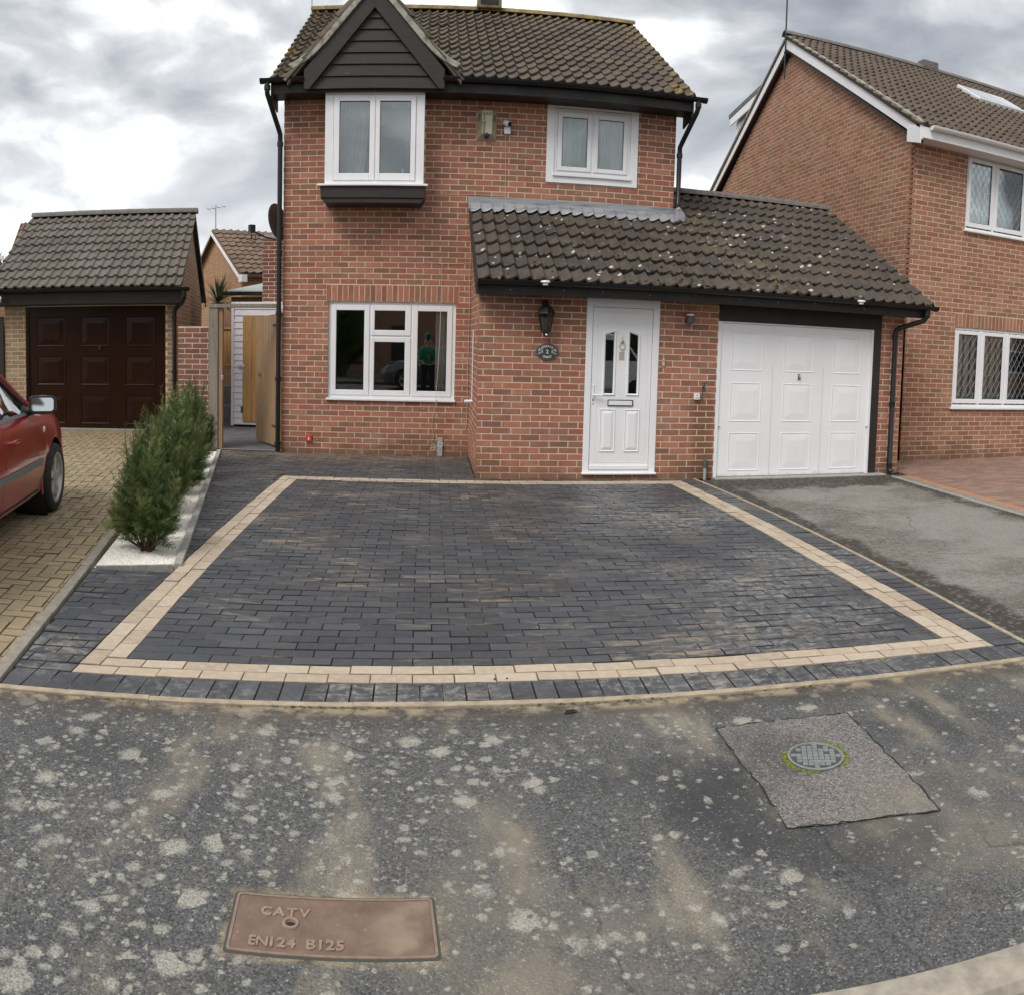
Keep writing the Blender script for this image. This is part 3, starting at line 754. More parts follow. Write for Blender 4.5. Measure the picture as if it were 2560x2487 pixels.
def window(parent, x0, x1, z0, z1, y, sashes, fw=.05, depth=.07, sill=None, mat='white upvc', glass='glass', back=None, leads=False):
    """sashes: (sx0,sx1,sz0,sz1,px0,px1,pz0,pz1); mullions fall between them"""
    fr = MB(); fr.ring(x0, x1, z0, z1, fw, y, y + depth)
    fb, ft = (fw[2], fw[3]) if isinstance(fw, tuple) else (fw, fw)
    inner = sorted(sashes, key=lambda s: s[0])
    done = set()
    for a in inner:
        for b in inner:
            if a is not b and b[0] > a[1] and b[0] - a[1] < .12 and (round(a[1], 2)) not in done:
                done.add(round(a[1], 2)); fr.box(a[1] - .012, y + .001, z0 + fb, b[0] + .012, y + depth, z1 - ft)
            if a is not b and abs(a[0] - b[0]) < .05 and 0 < b[2] - a[3] < .12:
                fr.box(a[0] - .0, y + .002, a[3] - .012, a[1], y + depth, b[2] + .012)
    w = fr.build('window', mat, parent, bevel=.004)
    for (a, b, c, d, p0, p1, q0, q1) in sashes:
        m = MB(); m.ring(a, b, c, d, (p0 - a, b - p1, q0 - c, d - q1), y - .014, y + .045); m.build('sash', mat, w, bevel=.006)
        MB().ring(p0 - .001, p1 + .001, q0 - .001, q1 + .001, .007, y - .002, y + .03).build('gasket', 'black plastic', w)
        MB().box(p0 + .004, y + .006, q0 + .004, p1 - .004, y + .012, q1 - .004).build('pane', glass, w)
        if leads:
            l = MB(); sp = .105; W_, H_ = p1 - p0, q1 - q0; asp = 1.75
            for sgn in (1, -1):
                k = -int(H_ / (sp * asp)) - 2
                while k * sp < W_ + H_:
                    pts = []
                    for t in (0, 1):
                        zz = H_ * t; xx = k * sp + (zz / asp) * (1 if sgn > 0 else 1)
                        pts.append((xx, zz))
                    (xa, za), (xb, zb) = pts
                    # clip to [0,W]
                    if xb > 0 and xa < W_:
                        ta = max(0, (0 - xa) / (xb - xa)); tb = min(1, (W_ - xa) / (xb - xa))
                        A = (xa + (xb - xa) * ta, H_ * ta); B = (xa + (xb - xa) * tb, H_ * tb)
                        if sgn < 0: A = (W_ - A[0], A[1]); B = (W_ - B[0], B[1])
                        if (B[1] - A[1]) > .03: l.tube([(p0 + A[0], y + .004, q0 + A[1]), (p0 + B[0], y + .004, q0 + B[1])], .0024, 4)
                    k += 1
            l.build('lead_lattice', 'lead flashing', w, fix=False, kind='stuff')
    if sill:
        sx0, sx1, sz0, sz1, sy = sill
        MB().box(sx0, sy, sz0, sx1, y + .02, sz1).build('sill', mat, w, bevel=.006)
    return w

# ================================================================ SETTING: ground sheets
def front_bow(x): return -.05 * (x - 2.7) ** 2
def fy(x): return -7.49 + front_bow(x)                # outer edge of the tan band
def sheet(name, poly, z, mat, kind='structure', parent=None, depth=0.0):
    m = MB()
    if depth: m.prism(poly, z - depth, z, 'z')
    else: m.add([(p[0], p[1], z) for p in poly], [tuple(range(len(poly)))])
    return m.build(name, mat, parent, kind=kind)
sheet('ground', [(-400, -400), (400, -400), (400, 400), (-400, 400)], -.22, 'garden ground')
sheet('road', [(-60, -18.5), (60, -18.5), (60, -9.0), (-60, -9.0)], -.105, 'road')
EDGE_W = .042
curve = [(-.02 + i * .18, fy(-.02 + i * .18) - .235 - EDGE_W) for i in range(30)]
kl = [Vector((*q, 0)) for q in ((-8, -11.2), (-3, -10.45), (0, -9.9), (1.0, -9.71), (1.7, -9.57), (2.3, -9.51), (2.97, -9.565), (3.57, -9.69), (5.2, -10.0), (14, -11.6))]
pav = [q.xy[:] for q in kl] + [(14, -8.25), (5.4, -8.1)] + curve[::-1] + [(-.2, -8.3), (-8, -8.3)]
sheet('pavement', pav, 0.0, 'tarmac pavement', depth=.2)
# kerb stones along the road
kerb = sheet('kerb', [(q.x, q.y - .12) for q in kl] + [(q.x, q.y - .02) for q in kl[::-1]], -.09, 'kerb concrete', depth=.1)
def along(path, d):
    for a, b in zip(path, path[1:]):
        L = (b - a).length
        if d <= L: return a + (b - a) * (d / L), (b - a).normalized()
        d -= L
    return path[-1], (path[-1] - path[-2]).normalized()
d0 = 2.05
while d0 < 18:
    p, t = along(kl, d0 + .45); A = math.atan2(t.y, t.x)
    m = MB(); prof = [(.0, .004), (-.085, .004), (-.112, -.006), (-.126, -.03), (-.13, -.16), (.0, -.16)]
    m.prism(prof, -.446, .446, 'x'); o = m.build('kerb_stone', 'kerb concrete', kerb, bevel=.004)
    o.matrix_local = Matrix.Translation(p) @ Matrix.Rotation(A, 4, 'Z'); d0 += .905

# ---- driveway of charcoal and tan blocks
def wp(x, y):
    """gentle bow of the laid area: front edge and sides"""
    t = min(max((y + 1.9) / (-7.49 + 1.9), 0), 1.05)
    b = 1 - ((y + 4.75) / 2.9) ** 2
    b = max(b, -.1)
    k = (x - 2.68) / 2.32
    side = .13 * k if k > 0 else .065 * k
    return x + side * b, y + front_bow(x) * t
XL, XR, YF, YB, TW = .36, 5.0, -7.49, -1.9, .2
drive = sheet('driveway', [(.0, -8.0), (1.0, -7.88), (2.7, -7.74), (4.0, -7.82), (5.25, -8.05), (5.40, -6), (5.40, -4), (5.22, -1.785), (2.56, -1.785), (2.56, .02), (-.92, .02), (.31, -5.86), (-.28, -6.1)], -.032, 'joint sand')
LB = [(.105, -7.97), (-.255, -6.05)]                     # left boundary against the buff drive
def half(p, q):                                          # keep right side of p->q
    dx, dy = q[0] - p[0], q[1] - p[1]; a, b = -dy, dx; return (a, b, a * p[0] + b * p[1])
left_lo = half((.105, -7.97), (-.255, -6.05))
PL_R = [(.315, -5.83), (-.835, -.12)]
plan_right = half(*PL_R)
pavers = []                                               # (poly world, mat, cx, cy)
def rect(x0, x1, y0, y1): return [(x0, y0), (x1, y0), (x1, y1), (x0, y1)]
def put_paver(x0, x1, y0, y1, mat, planes=(), J=.003, K=.0055):
    poly = [wp(*q) for q in rect(x0 + J / 2, x1 - J / 2, y0 + K / 2, y1 - K / 2)]
    full = True
    if planes:
        q = clip_poly(poly, planes); full = len(q) == 4 and abs(area(q) - area(poly)) < 1e-6; poly = q
    if len(poly) >= 3 and area(poly) > .0012: pavers.append((poly, mat, full, x1 - x0 - J, y1 - y0 - J))
# tan frame, two courses
for k in range(2):
    y = YF + k * .1
    x = XL + (0 if k else -.0) + k * .1
    xe = XR - k * .1; off = .1 if k else 0
    x0 = x
    while x0 < xe - .02:
        x1 = min(x0 + .2, xe); put_paver(x0, x1, y, y + .1, 'paver tan'); x0 = x1
    y = YB - k * .1; x0 = x
    while x0 < xe - .02:
        x1 = min(x0 + .2, xe); put_paver(x0, x1, y - .1, y, 'paver tan'); x0 = x1
    for side in (0, 1):
        xa = XL + k * .1 if side == 0 else XR - (k + 1) * .1
        y0 = YF + (k + 1) * .1; ye = YB - (k + 1) * .1; first = True
        while y0 < ye - .02:
            y1 = min(y0 + .2, ye); put_paver(xa, xa + .1, y0, y1, 'paver tan'); y0 = y1; first = False
# charcoal field
y = YF + .2; k = 0
while y < YB - .2 - .01:
    x0 = XL + .2; xe = XR - .2; first = True; y1 = min(y + .1, YB - .2)
    while x0 < xe - .012:
        x1 = min(x0 + ((.1 if k % 2 else .2) if first else .2), xe); first = False
        put_paver(x0, x1, y, y1, 'paver charcoal'); x0 = x1
    y += .1; k += 1
# soldier course along the front
x = -.22
while x < XR + .3:
    put_paver(x, x + .105, YF - .213, YF - .002, 'paver charcoal', [left_lo]); x += .1055
# outside right
y = YF
while y < YB + .1:
    y1 = min(y + .1, -1.79); put_paver(XR, XR + .2, y, y1, 'paver charcoal'); y += .1
# strip behind the back band, in front of the porch wall
x = XL
while x < XR: put_paver(x, min(x + .2, XR), YB, -1.785, 'paver charcoal'); x += .2
# left outside area, main-house forecourt
y = YF; k = 0
while y < .0:
    x0 = -1.4 + (.1 if k % 2 else 0)
    while x0 < 2.56:
        xr = XL if y < YB - .001 else 2.57
        if x0 < xr:
            x1 = min(x0 + .2, xr); y1 = min(y + .1, .0)
            cy = (y + y1) / 2
            if y >= YB - .001 and x0 >= XL - .3 and cy < -1.785: pass
            elif y < YB and x1 > XL + .001: pass
            elif cy < -5.84: put_paver(x0, x1, y, y1, 'paver charcoal', [left_lo, (0, 1, -5.86)] if x1 < .5 else [left_lo])
            else: put_paver(x0, x1, y, y1, 'paver charcoal', [plan_right])
        x0 += .2
    y += .1; k += 1
pavers.sort(key=lambda t: (sum(p[0] for p in t[0]) / len(t[0]) - CAM.x) ** 2 + (sum(p[1] for p in t[0]) / len(t[0]) - CAM.y) ** 2)
rest = {'paver charcoal': MB(), 'paver tan': MB()}; n_ind = 0
for poly, mat, full, w, l in pavers:
    cx = sum(p[0] for p in poly) / len(poly); cy = sum(p[1] for p in poly) / len(poly)
    T = Matrix.Translation((cx, cy, random.gauss(0, .0014))) @ Matrix.Rotation(random.gauss(0, .010), 4, 'X') @ Matrix.Rotation(random.gauss(0, .007), 4, 'Y')
    loc = [(p[0] - cx, p[1] - cy) for p in poly]
    if n_ind < 300:
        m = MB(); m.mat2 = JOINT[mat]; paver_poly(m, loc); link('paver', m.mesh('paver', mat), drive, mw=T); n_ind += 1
    else: paver_poly(rest[mat], loc, T, random.random() + 1e-4)
for mat, m in rest.items():
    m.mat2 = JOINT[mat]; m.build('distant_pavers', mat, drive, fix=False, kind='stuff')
# concrete edgings
def strip(name, pts, w, z0, z1, mat, parent=None, kind=None, seg=None):
    """a raised strip along a polyline; w to the left of the direction of travel"""
    m = MB(); pts = [Vector((*p, 0)) for p in pts]; L = []; Rr = []
    for i, p in enumerate(pts):
        t = (pts[min(i + 1, len(pts) - 1)] - pts[max(i - 1, 0)]).normalized(); n = Vector((-t.y, t.x, 0)); L.append(p + n * w); Rr.append(p)
    n = len(pts); vs = [(*q.xy, z) for z in (z0, z1) for q in Rr] + [(*q.xy, z) for z in (z0, z1) for q in L]
    fs = []
    for i in range(n - 1): fs += [(n + i, n + i + 1, 3 * n + i + 1, 3 * n + i), (i, i + 1, n + i + 1, n + i), (2 * n + i + 1, 2 * n + i, 3 * n + i, 3 * n + i + 1)]
    fs += [(0, n, 3 * n, 2 * n), (n - 1, 3 * n - 1, 4 * n - 1, 2 * n - 1)]
    m.add(vs, fs); return m.build(name, mat, parent, bevel=.004, kind=kind)
fe = [(x / 10, wp(x / 10, YF - .215)[1]) for x in range(-1, 54)]
for a in range(0, len(fe) - 1, 9):
    strip('edging', fe[a:a + 10], -EDGE_W, -.15, .006 + random.uniform(-.002, .003), 'concrete edging', drive)
strip('edging', [(wp(XR + .2, y / 10)[0] + .003, y / 10) for y in range(-78, -17, 5)], -.03, -.15, .006, 'concrete edging', drive)

# ---- tarmac apron before the white garage door
sheet('garage_apron', [(wp(5.2, y / 10)[0] + .032, y / 10) for y in range(-80, -17, 4)] + [(5.3, -1.9), (8.15, -1.9), (7.84, -2.06), (7.77, -4.83), (7.6, -9.0), (5.5, -8.4)], .002, 'tarmac apron', depth=.1)
strip('garage_threshold', [(5.44, -1.93), (7.86, -1.93)], .16, -.1, .016, 'concrete grey', kind='structure')

# ---- right neighbour's block drive
nd = sheet('neighbour_driveway', [(7.9, -2.0), (7.83, -4.83), (7.7, -9.0), (16, -9.5), (16, -.6), (8.2, -.6), (8.2, -2.0)], -.03, 'buff joint')
m = MB(); me_ = MB(); mo_ = MB()
def nx(y): return 7.9 + (y + 2.0) * .025
y = -6.4; k = 0
while y < -.69:
    x = 7.3 + (.1 if k % 2 else 0)
    while x < 12.4:
        if y < -2.0:
            b = nx(y)
            q = clip_poly(rect(x, x + .197, y, y + .097), [(-1, 0, -(b + .27))])
        else: q = clip_poly(rect(x, x + .197, y, y + .097), [(-1, 0, -8.2)])
        if q and area(q) > .002:
            cx = sum(p[0] for p in q) / len(q); cy = sum(p[1] for p in q) / len(q)
            paver_poly(m, [(p[0] - cx, p[1] - cy) for p in q], Matrix.Translation((cx, cy, random.gauss(0, .0015))), random.random() + 1e-4)
        x += .2
    y += .1; k += 1
y = -6.4
while y < -2.02:
    b = nx(y); paver_poly(me_, rect(0, .165, 0, .097), Matrix.Translation((b, y, 0)), random.random() + 1e-4)
    paver_poly(mo_, rect(0, .097, 0, .097), Matrix.Translation((b + .17, y, 0)), random.random() + 1e-4); y += .1
m.build('paver_field', 'paver neighbour', nd, fix=False, kind='stuff'); me_.build('paver_border', 'paver neighbour edge', nd, fix=False, kind='stuff'); mo_.build('paver_line', 'paver orange', nd, fix=False, kind='stuff')
strip('edging', [(7.6, -9.0), (7.77, -4.83), (7.85, -2.05)], -.045, -.1, .012, 'concrete grey', nd)

# ---- left neighbour's buff block drive, herringbone, in its own turned frame
LA = R(11)
LO = Vector((-.28, -6.06, 0))
ML = Matrix.Translation(LO) @ Matrix.Rotation(LA, 4, 'Z')
bd = sheet('buff_driveway', [(ML @ Vector((a, b, 0))).xy[:] for a, b in ((-7, -2.6), (-.0, -2.0), (-.0, 8.2), (-7, 8.2))], -.03, 'buff joint')
cells = []
for i in range(-90, 20):
    for j in range(-30, 100):
        if (i - j) % 4 == 0: cells.append((i * .1, j * .1, i * .1 + .2, j * .1 + .1))      # 90 degree herringbone
        elif (i - j) % 4 == 3: cells.append((i * .1, j * .1, i * .1 + .1, j * .1 + .2))
bl = []
for (a, b, c, d) in cells:
    q = clip_poly(rect(a + .002, c - .002, b + .002, d - .002), [(1, 0, -.075), (0, 1, 8.13), (0, -1, 2.0), (-1, 0, 5.2)])
    if q and area(q) > .002:
        cx = sum(p[0] for p in q) / len(q); cy = sum(p[1] for p in q) / len(q); bl.append((ML @ Vector((cx, cy, 0)), cx, cy, q))
def in_left_view(w):
    az = math.degrees(math.atan2(w.x - CAM.x, w.y - CAM.y)) - YAW
    return az > -37
bl = [t for t in bl if in_left_view(t[0])]
bl.sort(key=lambda t: (t[0] - CAM).length)
m = MB()
for n, (w, cx, cy, q) in enumerate(bl):
    T = ML @ Matrix.Translation((cx, cy, random.gauss(0, .0016))) @ Matrix.Rotation(random.gauss(0, .012), 4, 'X') @ Matrix.Rotation(random.gauss(0, .012), 4, 'Y')
    loc = [(p[0] - cx, p[1] - cy) for p in q]
    if n < 300:
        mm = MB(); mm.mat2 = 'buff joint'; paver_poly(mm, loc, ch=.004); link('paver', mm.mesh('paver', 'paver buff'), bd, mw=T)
    else: paver_poly(m, loc, T, random.random() + 1e-4, ch=.004)
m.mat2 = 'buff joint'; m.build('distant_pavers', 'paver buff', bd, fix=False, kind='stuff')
for a in range(-2, 8):
    P = [(ML @ Vector((0, a + t, 0))).xy[:] for t in (.004, .5, .996)]
    strip('edging', P, .068, -.1, .012 + random.uniform(-.004, .004), 'concrete', bd)
sheet('garage_sill', [(ML @ Vector((x, y, 0))).xy[:] for x, y in ((-2.95, 8.03), (-.42, 8.03), (-.42, 8.4), (-2.95, 8.4))], .035, 'concrete', depth=.1)

# ---- planting bed with white gravel
bedpoly = [(-.255, -6.04), (.27, -5.82), (-.88, -.14), (-1.35, -.14)]
bed = sheet('gravel_bed', bedpoly, -.004, 'white gravel', depth=.1)
strip('edging', [(.325, -5.83), (-.83, -.14)], .055, -.1, .028, 'concrete grey', bed)
strip('edging', [(-.235, -6.06), (.27, -5.845)], .018, -.1, .016, 'concrete grey', bed)
m = MB(); octv = [(1, 0, 0), (0, 1, 0), (-1, 0, 0), (0, -1, 0), (0, 0, 1)]; octf = [(0, 1, 4), (1, 2, 4), (2, 3, 4), (3, 0, 4)]
for n in range(11000):
    t = random.random() ** 1.6; s = random.uniform(.01, .97)
    a = Vector(bedpoly[0]).lerp(Vector(bedpoly[3]), t); b = Vector(bedpoly[1]).lerp(Vector(bedpoly[2]), t); p = a.lerp(b, s)
    r = random.uniform(.005, .011); A = random.uniform(0, 6.3); h = random.uniform(.5, .9)
    m.add([(p.x + r * (v[0] * math.cos(A) - v[1] * math.sin(A)), p.y + r * .75 * (v[0] * math.sin(A) + v[1] * math.cos(A)), -.005 + (r * h if v[2] else 0)) for v in octv], octf, random.random() + 1e-4)
m.build('white_gravel', 'white gravel', bed, fix=False, kind='stuff')

# ---- ground behind the gate and around the houses
sheet('garden_path', [(-1.7, .02), (0, .02), (0, 12), (-3.2, 12), (-3.2, 1.7), (-1.7, 1.7)], -.006, 'slate path')
sheet('back_garden', [(-30, 1.3), (-2.0, 1.9), (-2, 12.1), (30, 12.1), (30, 60), (-30, 60)], -.03, 'garden ground')
dr = sheet('drain_channel', [(-.9, .03), (0, .03), (0, .13), (-.9, .13)], .003, 'iron dark')
m = MB()
for i in range(36): m.box(-.89 + i * .0247, .04, .004, -.876 + i * .0247, .12, .009)
m.build('drain_grating', 'galvanised', dr, fix=False)

# ================================================================ THE HOUSE
house = thing('house', 'red brick house with dark tiled roof, black timber gable and white front door', 'house')
HW, HT, EY = 5.35, 4.80, -1.785
I4 = Matrix.Identity(4)
# --- main front wall
main_open = [(.634, .75, 2.37, 2.09), (.68, 3.62, 1.82, 4.72), (3.62, 3.82, 4.73, 4.75)]
wall_main = wall_sheet(I4, HW, HT, main_open, 'mortar', 'front_wall', house)
sol = (.60, 2.09, 2.405, 2.318)
cells = brick_cells(HW, HT, [(.634, .74, 2.37, 2.09), sol, (.6, 3.5, 1.9, 4.8), (3.55, 3.77, 4.80, 4.79)], skip=lambda x, z: x > 2.66 and z < 3.22, phase=.0)
st = MB(); lay_bricks(cells, I4, 'brick red', wall_main, False, st)
n = 24; sw = (sol[2] - sol[0]) / n
lay_bricks([(sol[0] + i * sw + .005, sol[1] + .005, sol[0] + (i + 1) * sw - .005, sol[3] - .005) for i in range(n)], I4, 'brick red', wall_main, False, st)
st.build('brickwork', 'brick red', wall_main, fix=False, kind='stuff')
# side and rear walls, gable ends
RIDGE_Y, RIDGE_Z = 3.39, 7.22
for nm, x0, x1 in (('side_wall', 0.0, .1), ('side_wall', HW - .1, HW)):
    MB().prism([(.101, 0), (6.9, 0), (6.9, 4.75), (RIDGE_Y, 6.98), (.101, 4.80)], x0, x1, 'x').build(nm, 'brickwork side', house)
MB().box(.1, 6.8, 0, HW - .1, 6.9, 4.75).build('rear_wall', 'brickwork side', house)
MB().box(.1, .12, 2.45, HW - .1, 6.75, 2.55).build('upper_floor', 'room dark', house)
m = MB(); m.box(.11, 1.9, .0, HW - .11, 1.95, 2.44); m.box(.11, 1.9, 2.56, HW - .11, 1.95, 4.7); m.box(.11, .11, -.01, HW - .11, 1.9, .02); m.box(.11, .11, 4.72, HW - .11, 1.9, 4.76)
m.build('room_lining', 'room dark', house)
# --- porch and garage wall
MP = Matrix.Translation((2.577, EY, 0)); PW, PH = 8.10 - 2.577, 2.16
ox = 2.577
porch_open = [(3.827 - ox, .0, 4.71 - ox, 2.135), (5.455 - ox, -.1, 7.755 - ox, 2.135)]
wall_porch = wall_sheet(MP, PW, PH, porch_open, 'mortar', 'porch_wall', house)
cells = brick_cells(PW, PH, [(3.827 - ox, .068, 4.71 - ox, 2.2), porch_open[1]], phase=.06)
lay_bricks(cells, MP, 'brick red', wall_porch, True)
MB().box(3.827, EY - .001, 0, 4.71, EY + .1, .066).build('door_step', 'mortar', house)
# return wall of the porch (faces left)
MR = Matrix.Translation((2.577, 0, 0)) @ Matrix.Rotation(R(-90), 4, 'Z')
gab = [(0, 0), (1.685, 0), (1.685, 2.2), (0, 3.2)]
wall_ret = wall_sheet(MR, 1.785, 3.2, [], 'mortar', 'porch_side_wall', house, gable=[(0.0, 0.0), (1.784, 0.0), (1.784, 2.2), (0.0, 3.15)])
st = MB(); lay_bricks(brick_cells(1.785, 3.1, [], gable=lambda z: (0, 1.776 if z < 2.2 else 1.776 * (3.15 - z) / .95), phase=.1), MR, 'brick red', wall_ret, False, st)
st.build('brickwork', 'brick red', wall_ret, fix=False, kind='stuff')
MB().box(8.0, EY + .1, 0, 8.1, 3.9, 2.2).build('garage_side_wall', 'brickwork side', house)
MB().box(HW, 3.8, 0, 8.0, 3.9, 2.2).build('garage_rear_wall', 'brickwork side', house)
MB().box(5.2, EY + .12, 0, 5.3, -.02, 2.2).build('partition', 'room dark', house)

# --- main roof
RM = roof_frame((-.12, -.45, 4.945), (1, 0, 0), (0, RIDGE_Y + .45, RIDGE_Z - 4.945))
RL = math.hypot(RIDGE_Y + .45, RIDGE_Z - 4.945)
def zroof(y): return 4.945 + (y + .45) * (RIDGE_Z - 4.945) / (RIDGE_Y + .45)
GX, GZ, GS = 1.24, 6.20, 1.16                        # dormer ridge x, z, slope
def zdorm(x): return GZ - abs(x - GX) * GS
roof = MB()
roof.add([RM @ Vector(v) for v in ((0, .02, -.012), (5.6, .02, -.012), (5.6, RL, -.012), (0, RL, -.012), (0, .02, -.05), (5.6, .02, -.05), (5.6, RL, -.05), (0, RL, -.05))], [(0, 1, 2, 3), (7, 6, 5, 4), (0, 4, 5, 1), (1, 5, 6, 2), (3, 2, 6, 7), (0, 3, 7, 4)])
roof.prism([(RIDGE_Y, RIDGE_Z - .01), (7.25, 4.9), (7.25, 4.86), (RIDGE_Y, RIDGE_Z - .06)], -.12, 5.48, 'x')
roof_o = roof.build('main_roof', 'tile main', house)
cnt = [0]
def keep_main(i, j, c):
    if cnt[0] < 120 and j < 9 and c.x > 2.3: cnt[0] += 1; return True
    return False
lay_tiles(RM, 5.6, RL, 19, 14, 'tile main', roof_o, keep_main, skip=lambda c: c.z < zdorm(c.x) - .02 and c.y < 1.7)
ridge_line((-.13, RIDGE_Y, RIDGE_Z + .06), (5.49, RIDGE_Y, RIDGE_Z + .06), 'ridge lichen', roof_o)
m = MB(); m.box(2.72, 3.2, RIDGE_Z + .03, 3.14, 3.5, RIDGE_Z + .20); m.build('ridge_vent', 'ridge lichen', roof_o, bevel=.02)
MB().box(2.78, 3.19, RIDGE_Z + .085, 3.08, 3.21, RIDGE_Z + .165).build('vent_slot', 'black plastic', roof_o)
# --- dormer gable over the oriel
gable = MB().prism([(.40, 4.80), (2.08, 4.80), (GX, 5.80)], -.42, -.40, 'y').build('gable', 'black timber', house)
ys = [4.80, 4.955, 5.105, 5.25, 5.395, 5.54, 5.68, 5.80]
for a, b in zip(ys, ys[1:]):
    h = lambda z: .86 * (5.82 - z) / 1.02
    m = MB(); p = [(GX - h(a), a + .004), (GX + h(a), a + .004), (GX + h(b), b), (GX - h(b), b)]
    v = [(q[0], yy, q[1]) for q, yy in zip(p, (-.447, -.447, -.430, -.430))] + [(q[0], -.421, q[1]) for q in p]
    m.add(v, [(0, 1, 2, 3), (7, 6, 5, 4), (0, 4, 5, 1), (1, 5, 6, 2), (2, 6, 7, 3), (3, 7, 4, 0)]).build('board', 'gable board', gable, bevel=.003)
for s in (-1, 1):
    P = [(GX + s * .835, 4.795), (GX + s * .905, 4.795), (GX + s * .905, 5.035), (GX, 6.075), (GX, 5.80)]
    MB().prism(P, -.485, -.449, 'y').build('bargeboard', 'bargeboard brown', gable, bevel=.004)
    sl = Vector((s * .905, 0, -1.04)).normalized(); nn = Vector((s * 1.04, 0, .905)).normalized()
    pts = []
    for t, lift in ((0, .0), (.5, -.006), (.95, -.004), (1.16, .02), (1.33, .06), (1.46, .115)):
        c = Vector((GX, 0, 6.075)) + sl * t; pts.append((c + nn * (.003 + max(0, lift)), c + nn * (.085 + lift * 1.0)))
    poly = [(a.x, a.z) for a, b in pts] + [(b.x, b.z) for a, b in pts[::-1]]
    poly[0] = (GX, 6.08); poly[-1] = (GX, 6.20)
    MB().prism(poly, -.515, -.40, 'y').build('verge', 'verge mortar', gable, bevel=.006)
# dormer roof slopes, tiled
dr_o = MB()
for s in (-1, 1):
    a = [(GX, -.5, GZ), (GX, 1.75, GZ), (GX + s * 1.12, 1.75, zdorm(GX + 1.12)), (GX + s * 1.12, -.5, zdorm(GX + 1.12))]
    dr_o.add(a + [(p[0], p[1], p[2] - .05) for p in a], [(0, 1, 2, 3), (7, 6, 5, 4), (0, 3, 7, 4), (2, 6, 7, 3), (1, 5, 6, 2)])
dr_o = dr_o.build('dormer_roof', 'tile main', house)
DL = 1.12 * math.hypot(1, GS)
for s in (-1, 1):
    u = (0, -1, 0) if s < 0 else (0, 1, 0)
    P0 = (GX + s * 1.12, 1.7 if s < 0 else -.52, zdorm(GX + 1.12) + .01)
    M = roof_frame(P0, u, (-s, 0, GS))
    lay_tiles(M, 2.22, DL, 7, 5, 'tile main', dr_o, lambda i, j, c: False, skip=lambda c: c.z < zroof(c.y) + .03)
ridge_line((GX, -.53, GZ + .07), (GX, 1.6, GZ + .07), 'ridge lichen', dr_o)
# --- eaves of the main roof
m = MB(); m.box(-.10, -.395, 4.775, 5.46, -.37, 4.945); fas = m.build('fascia', 'black timber', house, bevel=.004)
MB().box(-.10, -.369, 4.79, 5.46, .0, 4.805).build('soffit', 'black timber', house)
for x0, x1 in ((-.115, -.09), (5.45, 5.475)):
    MB().prism([(-.40, 4.70), (.02, 4.64), (.02, 5.02), (-.40, 4.92)], x0, x1, 'x').build('eaves_end', 'black timber', house, bevel=.004)
m = MB(); half_gutter(m, -.23, .335, -.455, 4.95); m.build('gutter', 'black plastic', house, auto=40)
m = MB(); half_gutter(m, 2.145, 5.64, -.455, 4.95); m.build('gutter', 'black plastic', house, auto=40)
downpipe(house, [(-.15, -.455, 4.93), (-.15, -.455, 4.80), (-.15, -.44, 4.76), (-.06, -.12, 4.40), (-.045, -.06, 4.33), (-.045, -.055, 4.2), (-.045, -.055, .02)], collars=[(-.15, -.455, 4.84), (-.045, -.055, 4.2), (-.045, -.055, 2.75), (-.045, -.055, 1.92), (-.045, -.055, 1.02), (-.045, -.055, .12)])
downpipe(house, [(5.52, -.455, 4.93), (5.52, -.455, 4.82), (5.51, -.42, 4.76), (5.42, -.13, 4.44), (5.40, -.06, 4.36), (5.40, -.055, 4.2), (5.40, -.055, 3.50), (5.40, -.10, 3.44)], collars=[(5.52, -.455, 4.85), (5.40, -.055, 4.25), (5.40, -.055, 3.55)])

# --- lean-to roof over porch and garage
LT0, LTZ, LTR, LTRZ = -2.14, 2.27, 1.10, 3.94
LS = (LTRZ - LTZ) / (LTR - LT0); LL = math.hypot(LTR - LT0, LTRZ - LTZ)
ML2 = roof_frame((2.535, LT0, LTZ), (1, 0, 0), (0, LTR - LT0, LTRZ - LTZ))
WL = 8.33 - 2.535
m = MB()
m.prism([(LT0 + .02, LTZ), (-.001, LTZ + LS * (-.02 - LT0) - .01), (-.001, LTZ + LS * (-.02 - LT0) - .06), (LT0 + .02, LTZ - .04)], 2.54, HW, 'x')
m.prism([(LT0 + .02, LTZ), (LTR, LTRZ - .01), (LTR, LTRZ - .06), (LT0 + .02, LTZ - .04)], HW + .001, 8.32, 'x')
m.prism([(LTR + .001, LTRZ - .01), (4.2, 2.3), (4.2, 2.25), (LTR + .001, LTRZ - .06)], HW + .002, 8.32, 'x')
lean = m.build('porch_roof', 'tile porch', house)
cnt2 = [0]
def keep_lt(i, j, c): cnt2[0] += 1; return cnt2[0] <= 180
lay_tiles(ML2, WL, LL, 19, 10, 'tile porch', lean, keep_lt, skip=lambda c: c.x < HW + .02 and c.y > -.06)
ridge_line((HW + .0, LTR, LTRZ + .05), (8.30, LTR, LTRZ + .05), 'ridge grey', lean)
zf = LTZ + LS * (0 - LT0)
def ltz(y): return LTZ + LS * (y - LT0)
m = MB(); n = 260; vs = []
for i in range(n + 1):
    x = 2.50 + (HW + .06 - 2.50) * i / n; w_ = pan_profile(((x - 2.535) / (WL / 19) * 2) % 1.0)
    lap = .012 * math.sin(x * 3.1) + (.015 if x > 4.1 else 0)
    for y, z in ((-.006, zf + .15), (-.014, zf + .145), (-.014, zf + .075), (-.05, ltz(-.05) + .075 + .3 * w_), (-.17 - lap, ltz(-.17 - lap) + .052 + w_), (-.175 - lap, ltz(-.175 - lap) + .040 + w_)): vs.append((x, y, z))
